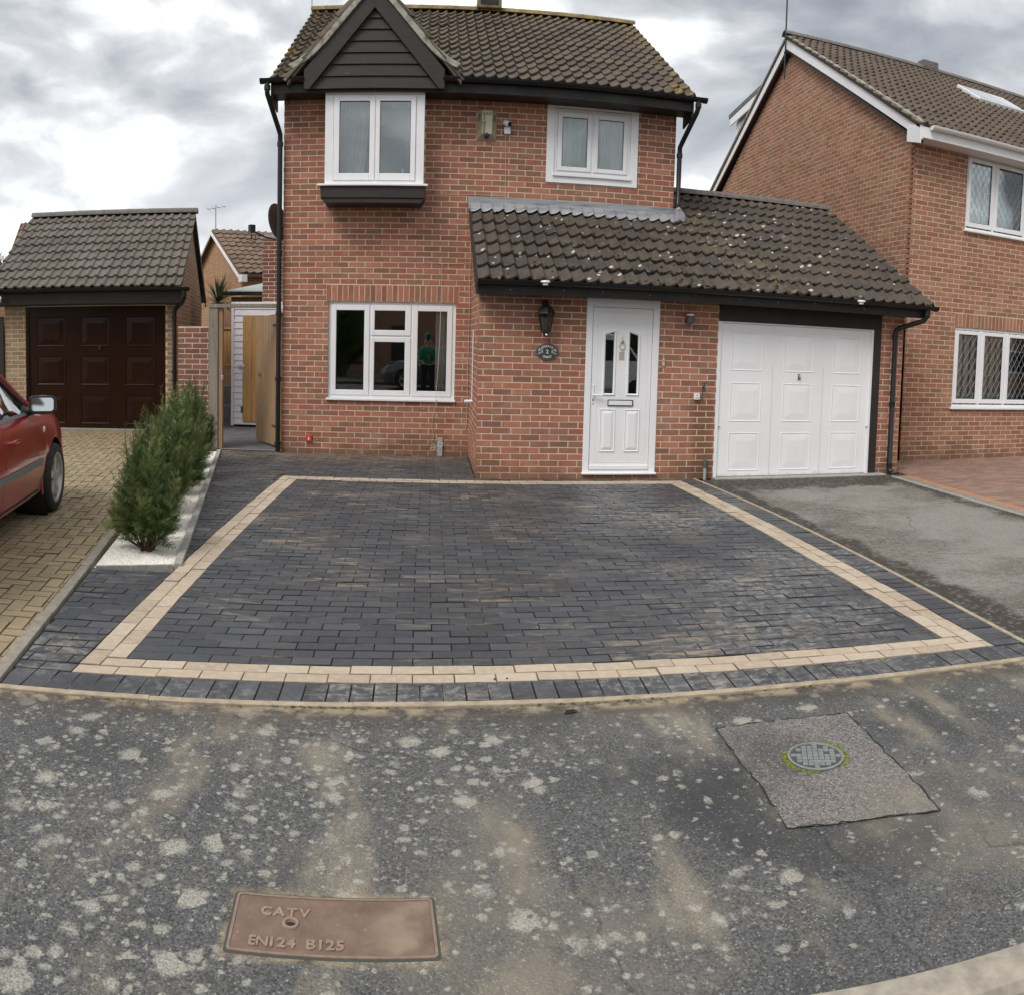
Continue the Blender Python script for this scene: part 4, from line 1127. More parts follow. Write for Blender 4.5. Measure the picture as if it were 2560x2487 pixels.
m.add(vs, [(6 * i + k, 6 * i + 6 + k, 6 * i + 7 + k, 6 * i + 1 + k) for i in range(n) for k in range(5)]); m.build('flashing', 'lead flashing', house, auto=35)
m = MB(); m.prism([(HW - .03, zf - .1), (HW + .14, zf - .05), (HW + .13, zf + .05), (HW + .04, zf + .16), (HW + .0, zf + .13)], -.19, -.06, 'y'); m.build('flashing_corner', 'lead flashing', house, bevel=.02)
MB().prism([(LT0 + .05, 2.11), (-.02, zf - .14), (-.02, zf + .02), (LT0 + .05, LTZ - .01)], 2.515, 2.54, 'x').build('bargeboard', 'bargeboard brown', house)
MB().prism([(LT0 + .05, 2.13), (LTR, LTRZ - .2), (LTR, LTRZ - .02), (LT0 + .05, LTZ - .01)], 8.29, 8.315, 'x').build('bargeboard', 'black timber', house)
MB().box(2.54, -2.075, 2.115, 8.29, -2.05, 2.285).build('fascia', 'black timber', house, bevel=.004)
MB().box(2.54, -2.049, 2.13, 8.29, EY + .01, 2.145).build('soffit', 'black timber', house)
m = MB(); half_gutter(m, 2.545, 8.40, -2.135, 2.275); m.build('gutter', 'black plastic', house, auto=40)
downpipe(house, [(8.24, -2.135, 2.25), (8.24, -2.135, 2.14), (8.21, -2.10, 2.08), (7.98, -1.87, 1.97), (7.94, -1.845, 1.93), (7.94, -1.845, 1.85), (7.94, -1.845, .08), (7.95, -1.88, .035)], collars=[(8.24, -2.135, 2.17), (7.94, -1.845, 1.86), (7.94, -1.845, .95), (7.94, -1.845, .12)])
# --- lower window
window(house, .634, 2.37, .775, 2.088, .035, [
    (.672, 1.196, .815, 2.045, .741, 1.125, .885, 1.972),
    (1.218, 1.760, .815, 1.612, 1.266, 1.682, .885, 1.545), (1.218, 1.760, 1.634, 2.045, 1.266, 1.682, 1.708, 1.972),
    (1.780, 2.324, .815, 2.045, 1.854, 2.253, .885, 1.972)], fw=.05, sill=(.615, 2.385, .742, .774, -.04))
# --- upper right window with broad white surround
m = MB(); m.ring(3.54, 4.81, 3.76, 4.787, (.105, .105, .125, .025), -.022, .03); m.build('window_surround', 'white upvc', house, bevel=.003)
window(house, 3.646, 4.705, 3.886, 4.761, .0, [(3.69, 4.158, 3.925, 4.715, 3.752, 4.10, 3.985, 4.645), (4.187, 4.665, 3.925, 4.715, 4.25, 4.605, 3.985, 4.645)], fw=.042, sill=(3.63, 4.72, 3.845, 3.885, -.05))
# --- oriel window
m = MB(); m.box(.60, -.32, 3.605, .62, -.002, 4.80); m.box(1.877, -.32, 3.605, 1.897, -.002, 4.80); m.box(.6, -.33, 4.758, 1.897, -.002, 4.793)
ori = m.build('oriel', 'white upvc', house)
window(house, .60, 1.897, 3.604, 4.755, -.33, [(.714, 1.254, 3.655, 4.735, .790, 1.185, 3.748, 4.672), (1.266, 1.784, 3.655, 4.735, 1.319, 1.719, 3.748, 4.672)], fw=(.11, .11, .05, .02), sill=(.515, 1.955, 3.572, 3.600, -.43))
m = MB(); m.prism([(.55, 3.57), (1.925, 3.57), (1.915, 3.42), (.56, 3.42)], -.40, -.002, 'y'); m.prism([(.56, 3.419), (1.915, 3.419), (1.87, 3.355), (.61, 3.355)], -.385, -.002, 'y')
m.build('oriel_base', 'bargeboard brown', house, bevel=.006)
# curtains and rooms behind the glass
def curtain(x0, x1, z0, z1, y, mat='curtain', folds=14, amp=.02, gather=0.0):
    m = MB(); n = folds * 6; vs = []
    for i in range(n + 1):
        t = i / n; w = amp * math.sin(t * folds * 2 * math.pi) + .3 * amp * math.sin(t * 37)
        vs += [(x0 + (x1 - x0) * t, y + w, z1), (x0 + (x1 - x0 - gather) * t, y + w * 1.3, z0)]
    m.add(vs, [(2 * i, 2 * i + 2, 2 * i + 3, 2 * i + 1) for i in range(n)]); return m.build('curtain', mat, house, smooth=True)
curtain(3.66, 4.10, 3.9, 4.72, .11, folds=9); curtain(4.27, 4.69, 3.9, 4.72, .11, folds=9); curtain(4.11, 4.26, 3.9, 4.72, .14, folds=3)
curtain(.64, 1.20, 3.62, 4.73, -.17, folds=10, gather=.1); curtain(1.72, 1.87, 3.62, 4.73, -.17, folds=4)
curtain(2.10, 2.36, .78, 2.07, .2, 'blind cream', folds=6)
# --- front door
DX0, DX1 = 3.827, 4.71
m = MB(); m.ring(DX0, DX1, .07, 2.128, (.075, .08, .04, .10), EY - .012, EY + .06); door = m.build('front_door', 'white upvc', house, bevel=.005)
LX0, LX1, LZ0, LZ1 = DX0 + .08, DX1 - .085, .115, 2.022
def oct_pane(x0, x1, z0, za, zb): return [(x0, z0), (x1, z0), (x1, zb), (x0, za)]
PA = (4.063, 4.166, 1.02, 1.705, 1.74); PB = (4.354, 4.457, 1.02, 1.74, 1.705)
# leaf built of boxes around the two glazed slots
m = MB(); y0, y1 = EY + .0, EY + .045
m.box(LX0, y0, LZ0, PA[0], y1, LZ1); m.box(PA[1], y0, PA[2], PB[0], y1, LZ1); m.box(PB[1], y0, LZ0, LX1, y1, LZ1)
m.box(PA[0], y0, LZ0, PB[1], y1, PA[2] - .0005); m.box(PA[0], y0, 1.741, PA[1], y1, LZ1); m.box(PB[0], y0, 1.741, PB[1], y1, LZ1)
leaf = m.build('leaf', 'white upvc', door, fix=False)
m = MB(); m.ring(LX0 + .055, LX1 - .055, LZ0 + .09, LZ1 - .055, .007, y0 - .004, y0 + .004); m.build('leaf_moulding', 'white upvc', door, bevel=.003)
def bead(m, P, w, y, d):
    """raised moulding ring round polygon P (ccw in x,z)"""
    n = len(P); cx = sum(p[0] for p in P) / n; cz = sum(p[1] for p in P) / n
    def off(p, k): return (p[0] + (k if p[0] > cx else -k), p[1] + (k if p[1] > cz else -k))
    A = [(p[0], y, p[1]) for p in P]; B = [(*[off(p, w * .45)[0]], y - d, off(p, w * .45)[1]) for p in P]; Cc = [(off(p, w)[0], y + .001, off(p, w)[1]) for p in P]
    m.add(A + B + Cc, [(b * n + i, b * n + (i + 1) % n, (b + 1) * n + (i + 1) % n, (b + 1) * n + i) for b in (0, 1) for i in range(n)])
m = MB()
for P in (PA, PB): bead(m, [(P[0], P[2]), (P[1], P[2]), (P[1], P[4]), (P[0], P[3])], .034, y0, .013)
m.build('glazing_bead', 'white upvc', door, bevel=.001)
for P in (PA, PB):
    MB().prism([(P[0], P[2]), (P[1], P[2]), (P[1], P[4]), (P[0], P[3])], y0 + .012, y0 + .018, 'y').build('pane', 'glass', door)
def raised_panel(m, x0, x1, z0, z1, y, g=.012, b=.03, d=.008):
    """recessed groove, sloping shoulder, raised field"""
    r = lambda k, yy: [(x0 + k, yy, z0 + k), (x1 - k, yy, z0 + k), (x1 - k, yy, z1 - k), (x0 + k, yy, z1 - k)]
    vs = r(0, y - .0005) + r(.006, y - d) + r(g, y - .001) + r(g + b, y - d * 1.1)
    fs = [(k * 4 + i, k * 4 + (i + 1) % 4, (k + 1) * 4 + (i + 1) % 4, (k + 1) * 4 + i) for k in range(3) for i in range(4)] + [(12, 13, 14, 15)]
    m.add(vs, fs)
for x0, x1 in ((4.02, 4.205), (4.317, 4.502)):
    m = MB(); raised_panel(m, x0, x1, .33, .835, y0, .016, .035, .012); m.build('panel', 'white upvc', door)
m = MB(); m.box(LX0, y0 - .022, LZ0, LX1, y0, LZ0 + .055); m.build('weather_bar', 'white upvc', door, bevel=.008)
MB().box(DX0 - .012, EY - .05, .062, DX1 + .012, EY + .05, .085).build('sill', 'white upvc', door, bevel=.006)
m = MB(); m.ring(4.108, 4.414, .872, .946, .008, y0 - .014, y0); lb = m.build('letterbox', 'black plastic', door, bevel=.002)
MB().box(4.117, y0 - .011, .881, 4.405, y0 - .001, .937).build('letterbox_flap', 'white plastic', door, bevel=.003)
MB().box(3.915, y0 - .011, .895, 3.943, y0, 1.12).build('handle_plate', 'white plastic', door, bevel=.006)
m = MB(); m.tube([(3.93, y0 - .01, 1.0), (3.93, y0 - .045, 1.0), (3.955, y0 - .05, .999), (4.035, y0 - .048, .995)], [.009, .009, .012, .011], 10); m.build('handle', 'white plastic', door, auto=50)
MB().box(3.924, y0 - .0135, .925, 3.934, y0 - .0105, .955).build('keyhole', 'black plastic', door)
m = MB()
m.tube([(4.262 + .031 * math.sin(t), y0 - .012, 1.585 - .045 * math.cos(t)) for t in [k * 2 * math.pi / 16 for k in range(17)]], .0065, 8, cap=False)
m.lathe([(.02, -.0), (.024, .01), (.016, .02), (.003, .024)], 14, Matrix.Translation((4.262, y0 - .0, 1.635)) @ Matrix.Rotation(R(90), 4, 'X'))
m.tube([(4.262, y0 - .008, 1.65), (4.262, y0 - .012, 1.69)], [.009, .003], 8)
m.build('knocker', 'cream plastic', door, auto=40)
m = MB(); m.lathe([(.007, 0), (.007, .004)], 10, Matrix.Translation((4.262, y0 - .0255, 1.635)) @ Matrix.Rotation(R(90), 4, 'X')); m.build('door_viewer', 'black plastic', door)
MB().box(4.229, y0 - .006, 1.415, 4.291, y0, 1.515).build('door_plate', 'worn metal', door, bevel=.006)
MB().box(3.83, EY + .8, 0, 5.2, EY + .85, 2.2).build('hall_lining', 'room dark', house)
# --- garage door
GX0, GX1, GZ0, GZ1 = 5.50, 7.622, .02, 1.905
m = MB(); m.ring(5.456, 7.64, .0, 1.925, (.042, .032, .0001, .016), EY - .0, EY + .06); gd = m.build('garage_door', 'white upvc', house, bevel=.003)
yg = EY + .022
m = MB(); MB.box(m, GX0, yg, GZ0, GX1, yg + .03, GZ1); m.build('door_skin', 'white painted steel', gd)
for cx in ((.145, .565), (.855, 1.275), (1.555, 1.97)):
    for cz in ((1.33, 1.805), (.70, 1.185), (.085, .565)):
        m = MB(); raised_panel(m, GX0 + cx[0], GX0 + cx[1], cz[0], cz[1], yg, .02, .085, .0065); m.build('panel', 'white painted steel', gd)
for x in (.705, 1.415): MB().box(GX0 + x, yg - .0025, GZ0, GX0 + x + .004, yg - .0005, GZ1 - .5).build('seam', 'seam grey', gd)
m = MB(); m.box(6.555, yg - .012, 1.235, 6.595, yg, 1.315); m.tube([(6.575, yg - .01, 1.295), (6.575, yg - .035, 1.295), (6.575, yg - .037, 1.27)], .007, 8); m.build('handle', 'chrome', gd, bevel=.003)
for x in (5.51, 7.60): m = MB(); m.lathe([(.012, 0), (.012, .02), (.004, .024)], 10, Matrix.Translation((x, yg, .64)) @ Matrix.Rotation(R(90), 4, 'X')); m.build('lock', 'chrome', gd, auto=40)
MB().box(5.455, EY - .002, 1.927, 7.757, EY + .05, 2.132).build('timber_panel', 'black timber', house)
MB().box(7.642, EY - .004, .0, 7.756, EY + .06, 1.926).build('door_post', 'bargeboard brown', house)

# ================================================================ LEFT NEIGHBOUR'S GARAGE (turned frame)
lg = thing('brick_garage', 'buff brick garage with grey tiled roof and glossy dark brown up-and-over door', 'garage', (-3.4, 1.65, 0), LA)
GD0, GD1, GH = -1.29, 1.125, 2.12
wm = wall_sheet(Matrix.Translation((-1.66, 0, 0)), 2.97, GH, [(GD0 + 1.66, -.1, GD1 + 1.66, GH - .015)], 'mortar', 'front_wall', lg)
lay_bricks(brick_cells(2.97, GH, [(GD0 + 1.66, -.1, GD1 + 1.66, GH + .1)]), Matrix.Translation((-1.66, 0, 0)), 'brick buff', wm, True)
MS = Matrix.Translation((1.31, 0, 0)) @ Matrix.Rotation(R(90), 4, 'Z')
SIDE = 5.2; gr_z = 3.98
gpoly = [(.004, 0), (SIDE, 0), (SIDE, 2.3), (SIDE / 2, gr_z - .14), (.004, 2.3)]
ws = wall_sheet(MS, SIDE, 4, [], 'mortar', 'side_wall', lg, gable=gpoly)
def gside(z):
    if z < 2.3: return (.006, SIDE)
    k = (z - 2.3) / (gr_z - .14 - 2.3) * SIDE / 2; return (k, SIDE - k)
st = MB(); lay_bricks(brick_cells(SIDE, gr_z - .2, [], gable=gside), MS, 'brick buff', ws, False, st); st.build('brickwork', 'brick buff', ws, fix=False, kind='stuff')
MB().box(-1.66, SIDE - .1, 0, 1.2, SIDE, 2.3).build('rear_wall', 'brickwork distant', lg)
MB().prism([(.1, 0), (SIDE, 0), (SIDE, 2.3), (SIDE / 2, gr_z - .14), (.1, 2.3)], -1.76, -1.66, 'x').build('far_wall', 'brickwork distant', lg)
e0, ez = -.34, 2.40
rl = math.hypot(SIDE / 2 - e0, gr_z - ez)
rf = MB().prism([(e0 + .02, ez), (SIDE / 2, gr_z - .012), (SIDE + .3, ez), (SIDE + .3, ez - .05), (SIDE / 2, gr_z - .06), (e0 + .02, ez - .05)], -1.86, 1.40, 'x').build('roof', 'tile grey', lg)
lay_tiles(roof_frame((-1.88, e0, ez), (1, 0, 0), (0, SIDE / 2 - e0, gr_z - ez)), 3.30, rl, 10, 9, 'tile grey', rf, lambda i, j, c: True, 'roll')
ridge_line((-1.88, SIDE / 2, gr_z + .06), (1.43, SIDE / 2, gr_z + .06), 'ridge grey', rf, rad=.13)
MB().box(-1.86, e0 + .055, 2.135, 1.42, e0 + .08, 2.35).build('fascia', 'black timber', lg, bevel=.004)
MB().box(-1.86, e0 + .081, 2.12, 1.42, .0, 2.135).build('soffit', 'black timber', lg)
for (a, b), (c, d) in ((((e0 + .06), 2.15), (SIDE / 2, gr_z - .19)), ((SIDE + .26, 2.15), (SIDE / 2, gr_z - .19))):
    MB().prism([(a, b + .1), (c, d + .09), (c, d + .17), (a, b + .22)], 1.375, 1.395, 'x').build('bargeboard', 'bargeboard brown', lg)
m = MB(); half_gutter(m, -1.87, 1.56, e0 - .01, 2.385); m.build('gutter', 'black plastic', lg, auto=40)
downpipe(lg, [(1.47, e0, 2.36), (1.47, e0, 2.22), (1.44, e0 + .03, 2.15), (1.32, -.08, 2.06), (1.28, -.06, 2.0), (1.28, -.06, 1.9), (1.28, -.06, .03)], collars=[(1.47, e0, 2.28), (1.28, -.06, 1.9), (1.28, -.06, 1.0)])
m = MB(); m.ring(GD0, GD1, .0, 2.103, (.05, .05, .0001, .06), .02, .1); bdoor = m.build('garage_door', 'brown gloss door', lg, bevel=.003)
MB().box(GD0 + .05, .05, .02, GD1 - .05, .08, 2.06).build('door_skin', 'brown gloss door', bdoor)
wD = GD1 - GD0 - .1
for i in range(3):
    for j in range(3):
        m = MB(); cx = GD0 + .05 + wD * (i + .5) / 3; cz = .36 + j * .66
        raised_panel(m, cx - .25, cx + .25, cz - .25, cz + .25, .05, .022, .09, .011); m.build('panel', 'brown gloss door', bdoor)
MB().box(-.03, .03, 1.36, .03, .05, 1.44).build('handle', 'black plastic', bdoor, bevel=.004)
# the dark door beyond its left pier
nd2 = thing('dark_gate', 'dark brown timber gate at the left of the buff brick garage', 'gate', ML @ Vector((-3.20, 8.13, 0)), LA)
for i in range(6): MB().box(-.2 - i * .13, 0, .03, -.2 - i * .13 + .126, .04, 1.95).build('plank', 'bargeboard brown', nd2, bevel=.003)
MB().box(-.98, .041, .35, -.08, .07, .45).build('rail', 'bargeboard brown', nd2)
# wall lamp on the garage fascia
gl = thing('globe_lamp', 'small clear glass globe lamp under the garage eaves', 'lamp', ML @ Vector((-3.20, 7.72, 2.23)), LA)
m = MB(); m.lathe([(.01, -.06), (.04, -.05), (.055, -.02), (.055, .01), (.04, .045), (.02, .06)], 16); m.build('globe', 'chrome', gl, auto=60)
m = MB(); m.lathe([(.02, .06), (.025, .08), (.025, .13)], 12); m.tube([(0, 0, .11), (0, .3, .11)], .01, 6); m.build('holder', 'black plastic', gl, auto=40)

# ---- low red wall, gate posts, side gate
gw = thing('garden_wall', 'low red brick wall between the buff garage and the gate post', 'wall', (-1.55, .16, 0))
w_ = wall_sheet(I4, .47, 1.74, [], 'mortar', 'wall_core', gw, depth=.2)
lay_bricks(brick_cells(.47, 1.74, [], phase=.1), I4, 'brick dull', w_, True)
gp = thing('gate_frame', 'weathered grey timber post and lintel of the side gate', 'gate frame', (-1.08, .1, 0))
MB().box(0, 0, 0, .135, .1, 2.0).build('post', 'post wood', gp, bevel=.006)
MB().box(.137, .02, 0, .2, .09, 2.0).build('stop_post', 'gate wood', gp, bevel=.004)
MB().box(-.0, -.012, 2.002, 1.02, .11, 2.055).build('lintel', 'post wood', gp, bevel=.004)
MB().box(.185, -.01, .98, .215, .01, 1.05).build('latch', 'steel', gp, bevel=.003)
sg = thing('side_gate', 'open plank side gate of brown wood beside the black downpipe', 'gate', (-.045, .21, 0), R(122))
x = 0
for i in range(8):
    MB().box(x, -.012, .035, x + .123, .012, 1.93 - .006 * i).build('plank', 'gate wood', sg, bevel=.004); x += .126
for z in (.25, 1.0, 1.72): MB().box(.02, -.045, z, .86, -.013, z + .09).build('rail', 'gate wood', sg, bevel=.003)
MB().box(.80, .013, 1.02, .88, .03, 1.06).build('latch', 'steel', sg, bevel=.003)
for z in (.3, 1.75): MB().box(.0, .013, z, .32, .019, z + .03).build('hinge', 'iron dark', sg)
# ---- white shed with an open wooden door
sh = thing('garden_shed', 'lilac white boarded shed with an orange timber door behind the side gate', 'shed', (-1.43, 3.0, 0))
MB().box(0, .02, .03, 1.4, 1.8, 2.2).build('body', 'shed paint', sh)
n = 19
for i in range(n):
    z = .04 + i * .113; m = MB(); vs = [(0, -.012, z), (1.41, -.012, z), (1.41, .0, z + .108), (0, .0, z + .108), (0, .019, z), (1.41, .019, z), (1.41, .019, z + .108), (0, .019, z + .108)]
    m.add(vs, [(0, 1, 2, 3), (0, 4, 5, 1), (3, 2, 6, 7), (0, 3, 7, 4)]).build('cladding_board', 'shed paint', sh)
MB().box(-.012, -.02, .02, .035, .0, 2.2).build('corner_trim', 'shed paint', sh)
for i in range(4): MB().box(.20 + i * .17, -.035, .09, .20 + i * .17 + .166, -.014, 1.95).build('door_board', 'shed door wood', sh, bevel=.003)
MB().box(.10, -.045, 1.05, .24, -.03, 1.10).build('bolt', 'steel', sh, bevel=.003)
MB().box(.17, -.04, .25, .21, -.013, .36).build('hinge', 'iron dark', sh)
# ---- rear extension, flat roof, far fence, palm
re = thing('rear_extension', 'dark red brick rear wall behind the house corner', 'building', (-1.13, 4.2, 0))
w_ = wall_sheet(I4, 1.13, 3.42, [], 'mortar', 'wall_core', re, depth=.2)
lay_bricks([c for c in brick_cells(1.13, 3.4, []) if c[1] > 2.2], I4, 'brick dark', w_, True)
MB().box(-.03, -.03, 3.425, 1.13, .25, 3.49).build('coping', 'concrete grey', re, bevel=.008)
fo = thing('outbuilding', 'low outbuilding with a pale flat felt roof and black edge', 'outbuilding', (-2.05, 5.3, 0))
MB().box(0.0, .2, 0, 1.6, 4, 2.4).build('wall', 'brickwork distant', fo)
MB().box(-.14, -.05, 2.42, 1.9, -.02, 2.49).build('fascia', 'black timber', fo)
MB().prism([(-.05, 2.475), (4.2, 2.90), (4.2, 2.93), (-.05, 2.505)], -.14, 1.9, 'x').build('roof', 'felt roof', fo)
fp = thing('fence_panel', 'orange brown timber fence panel at the end of the garden path', 'fence', (-3.1, 8.0, 0))
for i in range(9): MB().box(i * .12, 0, .95, i * .12 + .116, .02, 1.75).build('board', 'fence wood', fp, bevel=.002)
MB().box(-.03, -.03, 1.755, 1.12, .04, 1.80).build('capping', 'fence wood', fp)
MB().box(-.03, -.05, .80, 1.12, .05, .90).build('rail', 'fence wood', fp)
MB().box(-.03, .0, .0, 1.12, .1, .40).build('gravel_board', 'concrete', fp)
pl = thing('palm_plant', 'spiky green palm rising behind the garden wall', 'palm', (-2.2, 4.95, 0))
MB().tube([(0, 0, 0), (.02, 0, 1.2), (0, .02, 2.25)], [.09, .08, .07], 10).build('trunk', 'bark', pl, auto=60)
m = MB()
for i in range(110):
    a = random.uniform(0, 6.28); el = random.uniform(-.3, 1.45); L = random.uniform(.45, .72); b = Vector((0, .02, 2.28))
    d = Vector((math.cos(a) * math.cos(el), math.sin(a) * math.cos(el), math.sin(el))); side = d.cross(Vector((0, 0, 1))).normalized() * .016
    p1 = b + d * L * .5; p2 = b + d * L + Vector((0, 0, -.10 * math.cos(el)))
    m.add([b - side * .6, b + side * .6, p1 + side, p1 - side, p2], [(0, 1, 2, 3), (3, 2, 4)], random.random() + 1e-4)
m.build('fronds', 'palm leaf', pl, fix=False)
# ---- distant houses
def far_house(name, label, loc, rz, w, d, eave, ridge, verge_white=True, ncol=16, nrow=10):
    h = thing(name, label, 'house', loc, rz, None)
    MB().prism([(0, 0), (w, 0), (w, eave), (w / 2, ridge - .08), (0, eave)], 0, d, 'y').build('walls', 'brickwork distant', h)
    r = MB()
    for s in (0, 1):
        a = [(w / 2, -.15, ridge), (w / 2, d + .15, ridge)]; e = (-.25, eave - .12) if s == 0 else (w + .25, eave - .12)
        q = a + [(e[0], d + .15, e[1]), (e[0], -.15, e[1])]
        r.add(q + [(p[0], p[1], p[2] - .08) for p in q], [(0, 1, 2, 3), (7, 6, 5, 4), (0, 3, 7, 4), (2, 6, 7, 3), (1, 5, 6, 2)])
    r = r.build('roof', 'tile far', h)
    M = roof_frame((w + .25, -.15, eave - .1), (0, 1, 0), (-(w / 2 + .25), 0, ridge - eave + .12))
    lay_tiles(M, d + .3, math.hypot(w / 2 + .25, ridge - eave + .12), ncol, nrow, 'tile far', r, lambda i, j, c: True)
    for s in (-1, 1):
        x0, x1 = (w / 2, w / 2 + s * (w / 2 + .22))
        MB().prism([(x0, ridge - .05), (x1, eave - .18), (x1, eave - .27), (x0, ridge - .14)], -.19, -.155, 'y').build('bargeboard', 'white upvc' if verge_white else 'bargeboard brown', h)
    MB().box(w + .2, -.18, eave - .36, w + .45, -.02, eave - .16).build('eaves_box', 'white upvc', h)
    return h
h1 = far_house('distant_house', 'orange brick house with white gable edges seen beyond the flat roof', (-5.45, 14.6, 0), R(-55), 4.0, 7, 3.42, 4.72)
m = MB(); m.tube([(1.22, .1, 4.7), (1.22, .1, 5.5)], .018, 6); m.tube([(.95, .1, 5.38), (1.55, .1, 5.46)], .012, 5)
for i in range(4): m.tube([(1.0 + i * .15, -.12, 5.39 + i * .02), (1.0 + i * .15, .32, 5.39 + i * .02)], .006, 4)
an = thing('tv_aerial', 'thin grey television aerial on the orange brick gable', 'aerial', (-5.6, 13.05, 0)); m.build('aerial_mast', 'galvanised', an)
h2 = thing('brown_roof_house', 'brown tiled roof end showing behind the left end of the garage roof', 'house', (-8.9, 8.2, 0), R(11))
MB().prism([(0, 0), (3.2, 0), (3.2, 3.3), (1.6, 4.6), (0, 3.3)], .15, 4, 'x').build('walls', 'brickwork distant', h2)
r2 = MB().prism([(-.3, 3.1), (1.6, 4.78), (3.5, 3.1), (3.5, 3.02), (1.6, 4.68), (-.3, 3.02)], 0.1, 4.3, 'x').build('roof', 'tile far', h2)
lay_tiles(roof_frame((.08, -.32, 3.1), (1, 0, 0), (0, 1.92, 1.68)), 3.0, math.hypot(1.92, 1.68), 10, 8, 'tile far', r2, lambda i, j, c: True)
MB().prism([(-.3, 2.95), (1.6, 4.62), (1.6, 4.8), (-.3, 3.12)], .05, .09, 'x').build('bargeboard', 'bargeboard brown', h2)
h3 = thing('far_roof_house', 'low red brown tiled house at the far left edge under bare twigs', 'house', (-17.5, 18, 0))
MB().box(-6, 0, 0, 1.2, 6, 3.3).build('walls', 'brickwork distant', h3)
r3 = MB().prism([(-.3, 3.2), (3, 4.9), (6.3, 3.2), (6.3, 3.1), (3, 4.8), (-.3, 3.1)], -6.2, 1.4, 'x').build('roof', 'tile far', h3)
lay_tiles(roof_frame((-3.0, -.3, 3.2), (1, 0, 0), (0, 3.3, 1.7)), 4.4, math.hypot(3.3, 1.7), 14, 11, 'tile far', r3, lambda i, j, c: True)
tb = thing('bare_tree', 'bare leafless twiggy tree behind the far left roof', 'tree', (-20.5, 27, 0))
m = MB(); m.tube([(0, 0, 0), (0, 0, 2.5), (.1, 0, 4)], [.22, .16, .1], 8); m.build('trunk', 'bark', tb)
m = MB()
def grow(p, d, L, r, lev):
    q = p + d * L; m.tube([p, q], [r, r * .6], 4, cap=False)
    if lev == 0: return
    for k in range(4 if lev > 1 else 5):
        nd_ = (d + Vector((random.gauss(0, .42), random.gauss(0, .42), random.gauss(.12, .3)))).normalized(); grow(p + d * L * random.uniform(.45, 1), nd_, L * random.uniform(.55, .8), r * .55, lev - 1)
for k in range(6): grow(Vector((0, 0, 2.6 + k * .25)), Vector((random.gauss(0, .5), random.gauss(0, .4), 1)).normalized(), 1.5, .05, 3)
m.build('crown', 'twig', tb, fix=False)

# ================================================================ RIGHT NEIGHBOUR'S HOUSE
nh = thing('neighbour_house', 'red brown brick house on the right with white fascia and leaded windows', 'house', (8.85, -.68, 0))
NE, NAPY, NAPZ, ND = 4.83, 4.64, 7.66, 9.28
ML3 = Matrix.Rotation(R(-90), 4, 'Z') @ Matrix.Translation((-ND, 0, 0))
# side wall faces left: local x runs from the back to the front
gp_ = [(0, 0), (ND - .004, 0), (ND - .004, NE), (ND - NAPY, NAPZ - .08), (0, NE)]
ws = wall_sheet(ML3, ND, NAPZ, [], 'mortar', 'side_wall', nh, gable=gp_)
def ng(z):
    if z < NE: return (0, ND - .009)
    k = (z - NE) / (NAPZ - .08 - NE); return (k * (ND - NAPY), ND - .009 - k * NAPY)
st = MB(); lay_bricks([c for c in brick_cells(ND, NAPZ - .15, [], gable=ng) if c[1] > 2.0], ML3, 'brick neighbour', ws, False, st); st.build('brickwork', 'brick neighbour', ws, fix=False, kind='stuff')
nop = [(1.0, 3.62, 2.9, 4.83), (.92, .80, 3.35, 2.10)]
wf = wall_sheet(I4, 8.0, NE + .02, nop, 'mortar', 'front_wall', nh)
cells = brick_cells(8.0, NE, nop + [(.90, 2.10, 3.4, 2.318)], phase=.05)
def vis(c): return c[0] < 2.6
ind = sorted([c for c in cells if vis(c)], key=lambda c: abs((c[1]) - 1.6) + c[0] * .3)[:300]
ids = {id(c) for c in ind}; st = MB()
lay_bricks(ind, I4, 'brick neighbour', wf, True); lay_bricks([c for c in cells if id(c) not in ids], I4, 'brick neighbour', wf, False, st)
lay_bricks([(.90 + i * .075 + .005, 2.105, .90 + (i + 1) * .075 - .005, 2.313) for i in range(33)], I4, 'brick neighbour', wf, False, st)
st.build('brickwork', 'brick neighbour', wf, fix=False, kind='stuff')
MB().box(.1, ND - .1, 0, 8.0, ND, NE).build('rear_wall', 'brickwork side', nh); MB().prism([(0, 0), (ND, 0), (ND, NE), (NAPY, NAPZ - .1), (0, NE)], 8.0, 8.1, 'x').build('far_wall', 'brickwork side', nh)
m = MB(); m.box(.12, 1.5, .02, 7.9, 1.55, NE); m.box(.12, .12, 2.5, 7.9, 1.5, 2.55); m.build('room_lining', 'room dark', nh)
def sashset(xs, z0, z1): return [(a, b, z0 + .04, z1 - .04, a + .06, b - .06, z0 + .11, z1 - .10) for a, b in xs]
window(nh, 1.0, 2.9, 3.645, 4.825, .02, sashset(((1.03, 1.56), (1.585, 2.22), (2.245, 2.87)), 3.66, 4.82), fw=.035, sill=(.97, 2.93, 3.61, 3.644, -.05), leads=True)
window(nh, .92, 3.35, .835, 2.095, .02, sashset(((.95, 1.45), (1.475, 1.98), (2.005, 2.6), (2.625, 3.32)), .85, 2.09), fw=.035, sill=(.88, 3.39, .795, .834, -.05), leads=True)
house_keep = house
house = nh
for i in range(17):
    x = .96 + i * .135
    m = MB(); m.box(-.055, -.001, .83, .055, .001, 2.08); b = m.build('blind_slat', 'blind cream', nh); b.matrix_local = Matrix.Translation((x, .085, 0)) @ Matrix.Rotation(R(9 + random.uniform(-8, 8)), 4, 'Z')
for i in range(14):
    x = 1.04 + i * .135
    m = MB(); m.box(-.06, -.001, 3.66, .06, .001, 4.8); b = m.build('blind_slat', 'curtain', nh); b.matrix_local = Matrix.Translation((x, .085, 0)) @ Matrix.Rotation(R(7 + random.uniform(-6, 6)), 4, 'Z')
house = house_keep
